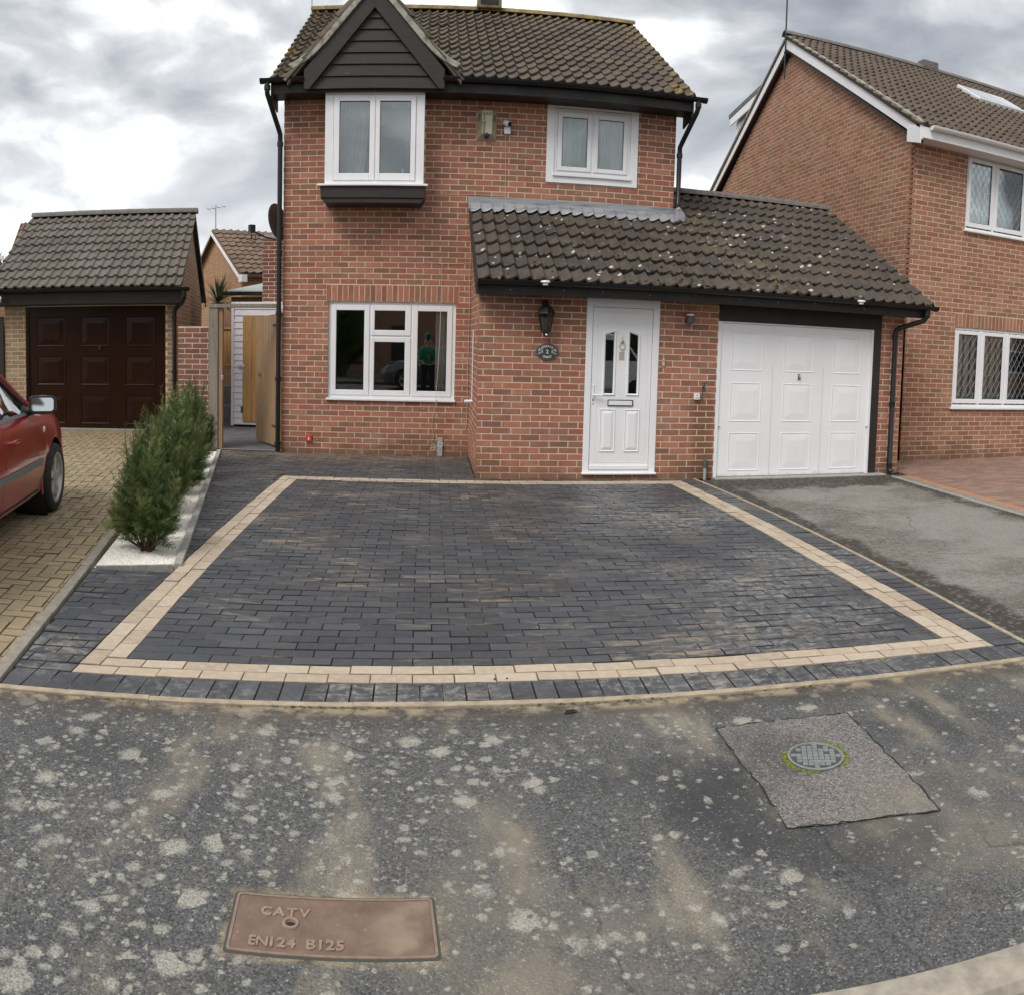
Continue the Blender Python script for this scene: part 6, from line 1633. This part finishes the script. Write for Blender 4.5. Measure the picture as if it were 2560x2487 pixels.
def conifer_mesh(seed, h, w):
    """many separate upright plumes fanning out from a twiggy base"""
    rr = random.Random(seed); m = MB(); stem = MB()
    def put(p, d, L, r):
        vs, fs = SPRAYS[rr.randrange(4)]
        x = d.normalized(); up = Vector((rr.gauss(0, 1), rr.gauss(0, 1), rr.gauss(0, 1))); y = up.cross(x).normalized(); z = x.cross(y)
        M = Matrix((x, y, z)).transposed(); m.add([p + (M @ v) * L for v in vs], fs, r + 1e-4)
    for s in range(31):
        a = rr.uniform(0, 6.28); rad = math.sqrt(rr.random()); R0 = w * 1.25 * rad
        H = h * (1.02 - .48 * rad ** 2.2) * rr.uniform(.80, 1.06)
        if rr.random() < .28: H *= rr.uniform(.45, .75); R0 *= 1.1
        out = Vector((math.cos(a), math.sin(a), 0)); base = out * rr.uniform(.01, .05)
        P = [base.lerp(out * R0 + Vector((0, 0, H)), t) + out * R0 * .22 * math.sin(math.pi * t ** 1.1) + Vector((rr.gauss(0, .010), rr.gauss(0, .010), 0)) for t in [k / 8 for k in range(9)]]
        stem.tube(P, [.0062 * (1 - .85 * k / 8) + .001 for k in range(9)], 5, cap=False); tone = rr.uniform(0, .6)
        n = 84 if H > .6 * h else 56
        for k in range(n):
            t = .24 + .76 * (k + rr.random()) / n; i = min(7, int(t * 8)); p = P[i].lerp(P[i + 1], t * 8 - i); ax = (P[i + 1] - P[i]).normalized()
            b = rr.uniform(0, 6.28); side = (ax.orthogonal().normalized()); side = Matrix.Rotation(b, 3, ax) @ side
            d = (ax * rr.uniform(.8, 1.7) + side).normalized(); L = (.15 * (1 - t) ** .6 + .05) * rr.uniform(.5, 1.35)
            put(p, d, L, tone + rr.uniform(0, .4) * t + .1 * rr.random())
        tip = P[-1] + (P[-1] - P[-2]).normalized() * rr.uniform(.06, .20); stem.tube([P[-1], tip], [.0012, .0006], 3, cap=False)
        for q in range(7): put(P[-1].lerp(tip, q / 6), (tip - P[-1]).normalized() + Vector((rr.gauss(0, .5), rr.gauss(0, .5), .1)), rr.uniform(.03, .06), .95)
    for k in range(26):
        b = rr.uniform(0, 6.28); out = Vector((math.cos(b), math.sin(b), rr.uniform(.0, .8))); put(Vector((0, 0, rr.uniform(.06, .25))) + out * rr.uniform(.04, w * .8), out, rr.uniform(.08, .16), rr.random() * .4)
    return m.mesh('foliage', 'conifer leaf'), stem.mesh('stems', 'bark', True)
CON = [conifer_mesh(101 + k, .98, .205) for k in range(3)]
labs = ['front conifer of the hedge, standing clear on the white gravel', 'second conifer from the front of the gravel bed hedge', 'third conifer from the front of the gravel bed hedge',
        'fourth conifer from the front of the gravel bed hedge', 'fifth conifer from the front, near the garage corner', 'last conifer of the hedge, beside the grey gate post']
for k, (x, y, s, a) in enumerate(((-.06, -5.46, .92, .4), (-.22, -4.78, .97, 2.1), (-.37, -4.05, 1.02, 4.0), (-.54, -3.25, 1.06, 1.2), (-.70, -2.4, 1.08, 5.2), (-.87, -1.5, 1.12, 3.1))):
    c = thing('conifer_shrub', labs[k], 'shrub', (x, y, -.01), a, 'conifers in the gravel bed')
    fo_, st2 = CON[k % 3]
    f_ = link('foliage', fo_, c); s_ = link('stems', st2, c)
    for o in (f_, s_): o.scale = (s, s, s)

# ================================================================ RED CAR
car = thing('red_car', 'red hatchback parked on the buff block drive, cut by the left edge', 'car', (-2.16, -4.60, 0), R(101))
WB = 2.64; RW = .315; AR = .385
def lerp(a, b, t): return a + (b - a) * t
def tab(x, T):
    if x <= T[0][0]: return T[0][1]
    for (a, va), (b, vb) in zip(T, T[1:]):
        if x <= b: t = (x - a) / (b - a); t = t * t * (3 - 2 * t) * .5 + t * .5; return lerp(va, vb, t)
    return T[-1][1]
HWID = [(-3.45, .60), (-3.3, .74), (-2.9, .855), (-1.5, .875), (0, .875), (.35, .84), (.62, .72), (.80, .50), (.86, .3)]
BELT = [(-3.45, .96), (-2.6, 1.0), (-.9, .955), (-.3, .945), (.2, .885), (.55, .77), (.86, .58)]
TOPZ = [(-3.45, .98), (-3.15, 1.32), (-2.8, 1.46), (-1.7, 1.50), (-1.12, 1.44), (-.25, 1.015), (.1, .955), (.5, .84), (.78, .70), (.86, .60)]
RAILY = [(-3.45, .62), (-3.0, .60), (-1.2, .585), (-.35, .70), (-.2, .74), (.2, .74), (.6, .60), (.86, .25)]
RAILZ = [(-3.45, .97), (-3.15, 1.25), (-2.8, 1.39), (-1.7, 1.435), (-1.15, 1.375), (-.32, .985), (.1, .915), (.5, .80), (.78, .66), (.86, .59)]
BOT = [(-3.45, .45), (-3.2, .3), (-2.9, .22), (.2, .22), (.6, .2), (.86, .34)]
xs_ = sorted({round(-3.45 + k * .08, 3) for k in range(55)} | {round(c + AR * math.cos(t * math.pi / 16), 3) for c in (0, -WB) for t in range(17)})
def arch(x):
    z = 0
    for c in (0, -WB):
        if abs(x - c) < AR: z = max(z, RW + math.sqrt(AR * AR - (x - c) ** 2))
    return z
def section(x):
    w, b, tz, ry, rz, zb = tab(x, HWID), tab(x, BELT), tab(x, TOPZ), tab(x, RAILY), tab(x, RAILZ), tab(x, BOT)
    za = arch(x)
    P = [(w - .10, zb), (w - .055, zb + .03), (w - .02, lerp(zb, b, .3)), (w, lerp(zb, b, .5)), (w - .003, lerp(zb, b, .66)), (w - .018, lerp(zb, b, .82)), (w - .035, lerp(zb, b, .93)), (w - .065, b),
         (lerp(w - .075, ry, .33), lerp(b, rz, .30)), (lerp(w - .075, ry, .68), lerp(b, rz, .66)), (ry, rz), (ry * .72, lerp(rz, tz, .62)), (ry * .36, lerp(rz, tz, .93)), (0, tz)]
    out = []
    for k, (y, z) in enumerate(P):
        if k < 6 and z < za: z = za + .001 * k; y = max(y, w - .03)
        out.append((y, z))
    return out
secs = [section(x) for x in xs_]; NS = len(secs[0])
body = MB(); side_g = MB(); screen = MB(); grid = []
for s in (-1, 1):
    for i in range(len(xs_) - 1):
        xm = (xs_[i] + xs_[i + 1]) / 2
        for k in range(NS - 1):
            q = [(xs_[i], s * secs[i][k][0], secs[i][k][1]), (xs_[i + 1], s * secs[i + 1][k][0], secs[i + 1][k][1]), (xs_[i + 1], s * secs[i + 1][k + 1][0], secs[i + 1][k + 1][1]), (xs_[i], s * secs[i][k + 1][0], secs[i][k + 1][1])]
            if s < 0: q = q[::-1]
            tgt = body
            if 7 <= k <= 9 and -2.75 < xm < -.50 and not (-1.60 < xm < -1.46): tgt = side_g
            elif k >= 10 and (-1.10 < xm < -.30 or -3.3 < xm < -2.95): tgt = screen
            tgt.add(q, [(0, 1, 2, 3)])
def weld(m, name, mat, parent, **kw):
    o = m.build(name, mat, parent, fix=False, **kw); bm = bmesh.new(); bm.from_mesh(o.data); bmesh.ops.remove_doubles(bm, verts=bm.verts, dist=.0006)
    bmesh.ops.recalc_face_normals(bm, faces=bm.faces)
    for f in bm.faces: f.smooth = True
    bm.to_mesh(o.data); bm.free(); o.data.set_sharp_from_angle(angle=R(38)); return o
weld(body, 'body', 'car paint red', car)
def by_piece(src, name, mat, test):
    m = MB()
    for f in src.f:
        q = [src.v[i] for i in f]
        if test(sum(v[0] for v in q) / len(q), sum(v[1] for v in q) / len(q)): m.add(q, [tuple(range(len(q)))])
    if m.v: weld(m, name, mat, car)
for s in (-1, 1):
    for x0, x1 in ((-3, -1.53), (-1.53, 0)): by_piece(side_g, 'side_window', 'glass car', lambda x, y: y * s > 0 and x0 < x < x1)
by_piece(screen, 'windscreen', 'glass car', lambda x, y: x > -2); by_piece(screen, 'rear_window', 'glass car', lambda x, y: x < -2)
MB().box(-3.2, -.70, .2, .55, .70, .85).build('interior', 'car trim', car)
m = MB(); m.box(-1.75, -.62, .85, -1.62, -.18, 1.30); m.box(-1.72, -.5, 1.3, -1.64, -.28, 1.42); m.build('seat', 'car grey strip', car, bevel=.04)
def side_y(x, z, s=-1):
    P = section(x)
    for (ya, za), (yb, zb) in zip(P, P[1:]):
        if za <= z <= zb: return s * (lerp(ya, yb, (z - za) / (zb - za + 1e-9)))
    return s * P[3][0]
def side_strip(name, pts, w, mat, off=.004, smooth=True):
    m = MB(); vs = []
    for x, z in pts:
        for dz in (-w / 2, w / 2): vs.append((x, side_y(x, z + dz) - off, z + dz))
    n = len(pts); m.add(vs + [(a, b + off * .9, c) for a, b, c in vs], [(2 * i, 2 * i + 2, 2 * i + 3, 2 * i + 1) for i in range(n - 1)] + [(2 * i + 1, 2 * i + 3, 2 * n + 2 * i + 3, 2 * n + 2 * i + 1) for i in range(n - 1)] + [(2 * i, 2 * n + 2 * i, 2 * n + 2 * i + 2, 2 * i + 2) for i in range(n - 1)])
    return m.build(name, mat, car)
side_strip('rubbing_strip', [(-2.2 + k * .1, .535) for k in range(18)], .055, 'car grey strip', .014)
def vseam(x, z0, z1, dx=0):
    m = MB(); vs = []
    for k in range(9):
        z = lerp(z0, z1, k / 8); xx = x + dx * k / 8
        for d in (-.004, .004): vs.append((xx + d, side_y(xx, z) - .0012, z))
    m.add(vs, [(2 * i, 2 * i + 2, 2 * i + 3, 2 * i + 1) for i in range(8)]); m.build('door_seam', 'car trim', car)
vseam(-.47, .30, .94, .02); vseam(-1.52, .25, .97)
side_strip('waist_trim', [(-2.6 + k * .1, .968) for k in range(22)], .025, 'car grey strip', .004)
m = MB(); hx, hz = -1.34, .80; yy = side_y(hx, hz)
m.tube([(hx - .10, yy + .01, hz), (hx - .085, yy - .035, hz + .005), (hx + .06, yy - .035, hz + .005), (hx + .09, yy + .01, hz)], [.014, .016, .016, .012], 8); m.build('door_handle', 'car paint red', car, auto=60)
m = MB(); yy = side_y(-.36, .79); m.lathe([(.03, 0), (.026, .008), (.008, .012)], 14, Matrix.Translation((-.40, yy - .0, .80)) @ Matrix.Rotation(R(90), 4, 'X')); m.build('side_indicator', 'indicator', car, auto=60)
# A pillar
m = MB(); ap_ = [(x, side_y(x, tab(x, RAILZ) - .02) - .004, tab(x, RAILZ) - .012) for x in [-1.75 + k * .08 for k in range(18)]]; m.tube(ap_, .028, 8); m.build('pillar', 'car paint red', car, auto=60)
m = MB(); ap_ = [(x - .03, side_y(x, tab(x, RAILZ) - .06) - .003, tab(x, RAILZ) - .05) for x in [-1.7 + k * .08 for k in range(15)]]; m.tube(ap_, .018, 8); m.build('window_seal', 'car trim', car, auto=60)
# mirror
Mm = Matrix.Translation((-.74, -.945, 1.045)) @ Matrix.Rotation(R(14), 4, 'Z') @ Matrix.Rotation(R(7), 4, 'Y')
def ell(m, a, b, c, M, n=16, k=10, cut=None):
    prof = [(math.sin(math.pi * i / k), -math.cos(math.pi * i / k)) for i in range(k + 1)]
    vs = []; fs = []
    for r_, z in prof:
        for j in range(n):
            t = 2 * math.pi * j / n; cx, sx = math.cos(t), math.sin(t)
            ex = .62; px = math.copysign(abs(cx) ** ex, cx) * r_; py = math.copysign(abs(sx) ** ex, sx) * r_
            vs.append(M @ Vector((z * a, px * b, py * c)))
    for i in range(k):
        for j in range(n): fs.append((i * n + j, i * n + (j + 1) % n, (i + 1) * n + (j + 1) % n, (i + 1) * n + j))
    m.add(vs, fs)
m = MB(); ell(m, .075, .118, .082, Mm @ Matrix.Translation((.03, 0, 0))); mh = weld(m, 'mirror_housing', 'car paint red', car)
m = MB(); m.prism(rrect(.112, .074, .035), -.05, -.012, 'x', Mm @ Matrix.Translation((.0, 0, 0))); m.build('mirror_rim', 'car trim', mh, bevel=.006)
m = MB(); m.prism(rrect(.093, .055, .028), -.056, -.0505, 'x', Mm); m.build('mirror_glass', 'mirror', mh)
m = MB(); m.tube([(-.69, -.76, .975), (-.70, -.83, .985), (-.70, -.88, 1.0)], [.05, .035, .035], 10); m.build('mirror_arm', 'car trim', mh, auto=60)
def wheel(x, s):
    Mw = Matrix.Translation((x, s * .80, RW)) @ Matrix.Rotation(R(-90 * s), 4, 'X')
    m = MB(); m.lathe([(.20, -.10), (.285, -.10), (.305, -.085), (.3145, -.05), (.3145, .035), (.303, .062), (.285, .075), (.232, .078), (.222, .06), (.21, .0), (.20, -.08)], 40, Mw, False); w = m.build('wheel', 'tyre', car, auto=35)
    m = MB(); m.lathe([(.222, .06), (.228, .072), (.215, .066), (.205, .03), (.19, -.03)], 40, Mw, False); m.build('rim', 'alloy', w, auto=35)
    m = MB()
    for k in range(5):
        a = 2 * math.pi * k / 5 + .3; Rz = Mw @ Matrix.Rotation(a, 4, 'Z')
        vs = [(.02, -.034, .052), (.02, .034, .052), (.13, .030, .058), (.208, .042, .052), (.208, -.042, .052), (.13, -.030, .058)]
        vs2 = [(p[0], p[1] * 1.12, p[2] - .03) for p in vs]
        m.add([Rz @ Vector(p) for p in vs + vs2], [(0, 5, 2, 1), (5, 4, 3, 2)] + [(i, (i + 1) % 6, 6 + (i + 1) % 6, 6 + i) for i in range(6)])
    m.lathe([(.055, .03), (.055, .055), (.04, .066), (.001, .068)], 18, Mw); m.build('spokes', 'alloy', w, auto=40)
    m = MB(); m.lathe([(.001, -.03), (.20, -.03), (.20, -.02), (.001, -.02)], 20, Mw); m.build('brake_disc', 'iron dark', w)
for x in (0, -WB):
    for s in (-1, 1): wheel(x, s)
for x in (0, -WB):
    for s in (-1, 1):
        m = MB(); m.lathe([(AR - .01, -.30), (AR - .01, .0)], 24, Matrix.Translation((x, s * .84, RW)) @ Matrix.Rotation(R(-90 * s), 4, 'X'), False); m.build('wheel_arch_liner', 'car trim', car, fix=False)
# arch lips
for x in (0, -WB):
    m = MB(); m.tube([(x + AR * math.cos(t), side_y(x, .7) - .0 + .012, RW + AR * math.sin(t)) for t in [R(-14 + k * 208 / 20) for k in range(21)]], .012, 6); m.build('arch_lip', 'car paint red', car, auto=60)
side_strip('sill_trim', [(-2.2 + k * .1, .265) for k in range(18)], .05, 'car trim', .006)

# ================================================================ ACROSS THE ROAD (seen in the window glass)
oh = thing('opposite_house', 'brick house across the road, reflected in the lower window', 'house', (-5, -27, 0))
plain('dark brickwork', (.15, .075, .055), .9, var=.3, scale=6)
MB().box(0, -8, -.1, 13, 0, 5.0).build('walls', 'brickwork side', oh)
ro = MB().prism([(.4, 4.9), (-4, 7.9), (-8.4, 4.9), (-8.4, 4.8), (-4, 7.8), (.4, 4.8)], -.3, 13.3, 'x').build('roof', 'tile far', oh)
for x, z, w, h in ((1.2, .9, 2.0, 1.2), (1.2, 3.4, 1.6, 1.1), (5.0, 3.4, 1.6, 1.1), (9.0, .9, 2.2, 1.2), (9.0, 3.4, 1.6, 1.1)):
    o = MB().box(x, -.02, z, x + w, .05, z + h).build('window', 'white upvc', oh); MB().box(x + .08, .051, z + .08, x + w - .08, .06, z + h - .08).build('pane', 'room dark', o)
MB().box(5.3, -.02, 0, 6.3, .05, 2.1).build('door', 'bargeboard brown', oh)
sheet('far_pavement', [(-60, -20.6), (60, -20.6), (60, -18.5), (-60, -18.5)], .0, 'tarmac apron', depth=.2)
sheet('far_lawn', [(-60, -45), (60, -45), (60, -20.6), (-60, -20.6)], -.01, 'garden ground')
for k, (x, y, s, lab) in enumerate(((-1.6, -22.5, 5.2, 'large dark evergreen across the road, reflected in the left pane'), (-4.8, -23, 4.0, 'lower evergreen to the left of the large one across the road'), (9.0, -22.5, 4.6, 'evergreen across the road beyond the parked van'))):
    c = thing('evergreen_tree', lab, 'tree', (x, y, 0), k * 1.3, 'evergreens across the road')
    for nm, me in (('crown', CON[k % 3][0]), ('trunk', CON[k % 3][1])): o = link(nm, me, c); o.scale = (s, s, s)
plain('car paint grey', (.10, .105, .11), .35, metal=.4, coat=.8)
gc = link('grey_car', None, None, 'grey car parked across the road, reflected in the lower window', 'car'); gc.location = (1.3, -16.6, -.1); gc.rotation_euler = (0, 0, R(180))
for ch in list(car.children):
    a = ch.copy(); COL.objects.link(a); a.parent = gc
    for sl in a.material_slots:
        if sl.material and sl.material.name == 'car paint red': sl.link = 'OBJECT'; sl.material = MATS['car paint grey']
    for g in ch.children: b = g.copy(); COL.objects.link(b); b.parent = a
van = thing('white_van', 'white van parked across the road, reflected in the door glass', 'van', (6.6, -16.7, -.1))
MB().prism([(-2.4, .35), (2.2, .35), (2.35, .9), (1.6, 1.15), (.95, 1.95), (-2.4, 2.0)], -.9, .9, 'y').build('body', 'white painted steel', van, bevel=.06)
for s in (-1, 1): MB().prism([(1.45, 1.2), (1.0, 1.78), (.2, 1.78), (.2, 1.2)], s * .895, s * .906, 'y').build('side_window', 'car trim', van)
MB().prism([(1.62, 1.16), (1.0, 1.88), (.97, 1.86), (1.58, 1.14)], -.75, .75, 'y').build('windscreen', 'car trim', van)
for x in (-1.5, 1.5):
    for s in (-1, 1): m = MB(); m.lathe([(.18, -.1), (.33, -.09), (.34, 0), (.33, .09), (.18, .1)], 24, Matrix.Translation((x, s * .82, .34)) @ Matrix.Rotation(R(90), 4, 'X')); m.build('wheel', 'tyre', van, auto=40)

# ---- the photographer, seen only in the glass
plain('skin', (.50, .30, .21), .5); plain('green fleece', (.02, .22, .115), .85, var=.1, scale=14); plain('dark jeans', (.012, .015, .028), .85, var=.2, scale=20); plain('cap teal', (.05, .15, .13), .8); plain('shoe', (.03, .03, .03), .6); plain('orange print', (.5, .2, .09), .8)
def skin_fig(name, verts, edges, mat, parent, root=0, sub=2):
    me = bpy.data.meshes.new(name); me.from_pydata([v[0] for v in verts], edges, []); me.materials.append(MATS[mat])
    o = link(name, me, parent); md = o.modifiers.new('skin', 'SKIN'); md.use_smooth_shade = True
    for i, v in enumerate(verts):
        r = v[1]; me.skin_vertices[0].data[i].radius = (r, r) if not isinstance(r, tuple) else r
        me.skin_vertices[0].data[i].use_root = (i == root)
    ss = o.modifiers.new('sub', 'SUBSURF'); ss.levels = sub; ss.render_levels = sub; return o
person = thing('person', 'person in green top, dark trousers and cap holding up a phone, reflected in the window', 'person', (2.0, -11.80, -.105))
# local: y forward (towards the house), x right
PV = [((0, 0, .95), .12), ((0, 0, 1.12), .125), ((0, -.01, 1.30), .14), ((0, 0, 1.43), .09), ((0, .02, 1.50), .058), ((0, .035, 1.57), .075), ((0, .04, 1.66), .092), ((0, .03, 1.74), .07)]
PE = [(i, i + 1) for i in range(7)]
def chain(start, pts):
    prev = start
    for p in pts: PV.append(p); PE.append((prev, len(PV) - 1)); prev = len(PV) - 1
    return prev
for s in (-1, 1):
    hand = chain(3, [((s * .17, 0, 1.42), .062), ((s * .25, .03, 1.22), .05), ((s * .22, .16, 1.13), .044), ((s * .115, .335, 1.52), .033), ((s * .075, .385, 1.60), (.018, .034))])
    for k, (dz, L) in enumerate(((.03, .036), (.012, .042), (-.006, .04), (-.022, .032))):
        chain(hand, [((s * .072, .405, 1.61 + dz), .009), ((s * .05, .425, 1.615 + dz), .008), ((s * (.05 - L * .5), .425, 1.615 + dz), .007)])
    chain(hand, [((s * .075, .37, 1.645), .0095), ((s * .06, .375, 1.675), .0085), ((s * .045, .395, 1.69), .0075)])
    chain(0, [((s * .10, 0, .90), .095), ((s * .11, .02, .50), .062), ((s * .11, -.02, .10), .042), ((s * .115, .08, .04), .036), ((s * .12, .15, .03), .03)])
body_o = skin_fig('body', PV, PE, 'skin', person)
TV = [((0, 0, .93), .16), ((0, 0, 1.10), .165), ((0, 0, 1.28), .17), ((0, 0, 1.42), .12), ((0, .01, 1.48), .075)]; TE = [(0, 1), (1, 2), (2, 3), (3, 4)]
for s in (-1, 1):
    b = len(TV); TV += [((s * .18, 0, 1.415), .082), ((s * .255, .03, 1.21), .07), ((s * .225, .165, 1.12), .062), ((s * .135, .295, 1.44), .048)]; TE += [(3, b), (b, b + 1), (b + 1, b + 2), (b + 2, b + 3)]
skin_fig('fleece_top', TV, TE, 'green fleece', person)
LV = [((0, 0, .94), .15)]; LE = []
for s in (-1, 1): b = len(LV); LV += [((s * .105, 0, .86), .115), ((s * .115, .02, .50), .082), ((s * .115, -.015, .12), .065)]; LE += [(0, b), (b, b + 1), (b + 1, b + 2)]
skin_fig('trousers', LV, LE, 'dark jeans', person)
m = MB(); m.lathe([(.103, 1.69), (.108, 1.73), (.095, 1.79), (.05, 1.825), (.001, 1.835)], 20, Matrix.Translation((0, .03, 0))); m.prism([(-.08, .11), (.08, .11), (.065, .19), (0, .215), (-.065, .19)], 1.695, 1.71, 'z'); m.build('cap', 'cap teal', person, auto=50)
for s in (-1, 1): m = MB(); m.prism(rrect(.05, .135, .045), 0, .06, 'z', Matrix.Translation((s * .117, .05, 0))); m.build('shoe', 'shoe', person, bevel=.02)
m = MB(); ell(m, .014, .022, .02, Matrix.Translation((0, .135, 1.635))); m.build('nose', 'skin', person, smooth=True)
for s in (-1, 1):
    m = MB(); ell(m, .010, .013, .012, Matrix.Translation((s * .033, .118, 1.665))); m.build('eye', 'cap teal', person, smooth=True)
    m = MB(); ell(m, .010, .018, .03, Matrix.Translation((s * .093, .03, 1.65))); m.build('ear', 'skin', person, smooth=True)
MB().prism([(-.07, 1.26), (.07, 1.26), (0, 1.12)], .165, .172, 'y').build('chest_print', 'orange print', person)
ph = thing('phone', 'dark phone held up in both hands of the person', 'phone', (2.0, -11.385, 1.515))
MB().box(-.037, -.004, 0, .037, .004, .15).build('case', 'black plastic', ph, bevel=.003); m = MB(); m.lathe([(.006, 0), (.006, .002)], 12, Matrix.Translation((.02, .004, .13)) @ Matrix.Rotation(R(-90), 4, 'X')); m.build('lens', 'car trim', ph)

o2 = thing('added_house', 'unseen brick house across the road, added for the right hand leaded windows to reflect', 'house', (18, -24, 0))  # unseen house, added so the leaded windows reflect brick instead of lawn and sky
MB().box(0, -8, -.1, 24, 0, 5.0).build('walls', 'brickwork side', o2)
MB().prism([(.4, 4.9), (-4, 7.9), (-8.4, 4.9), (-8.4, 4.8), (-4, 7.8), (.4, 4.8)], -.3, 24.3, 'x').build('roof', 'tile far', o2)
for x in (2, 7, 12, 17): o = MB().box(x, -.02, .9, x + 2, .05, 2.1).build('window', 'white upvc', o2); MB().box(x + .08, .051, .98, x + 1.92, .06, 2.02).build('pane', 'room dark', o2)
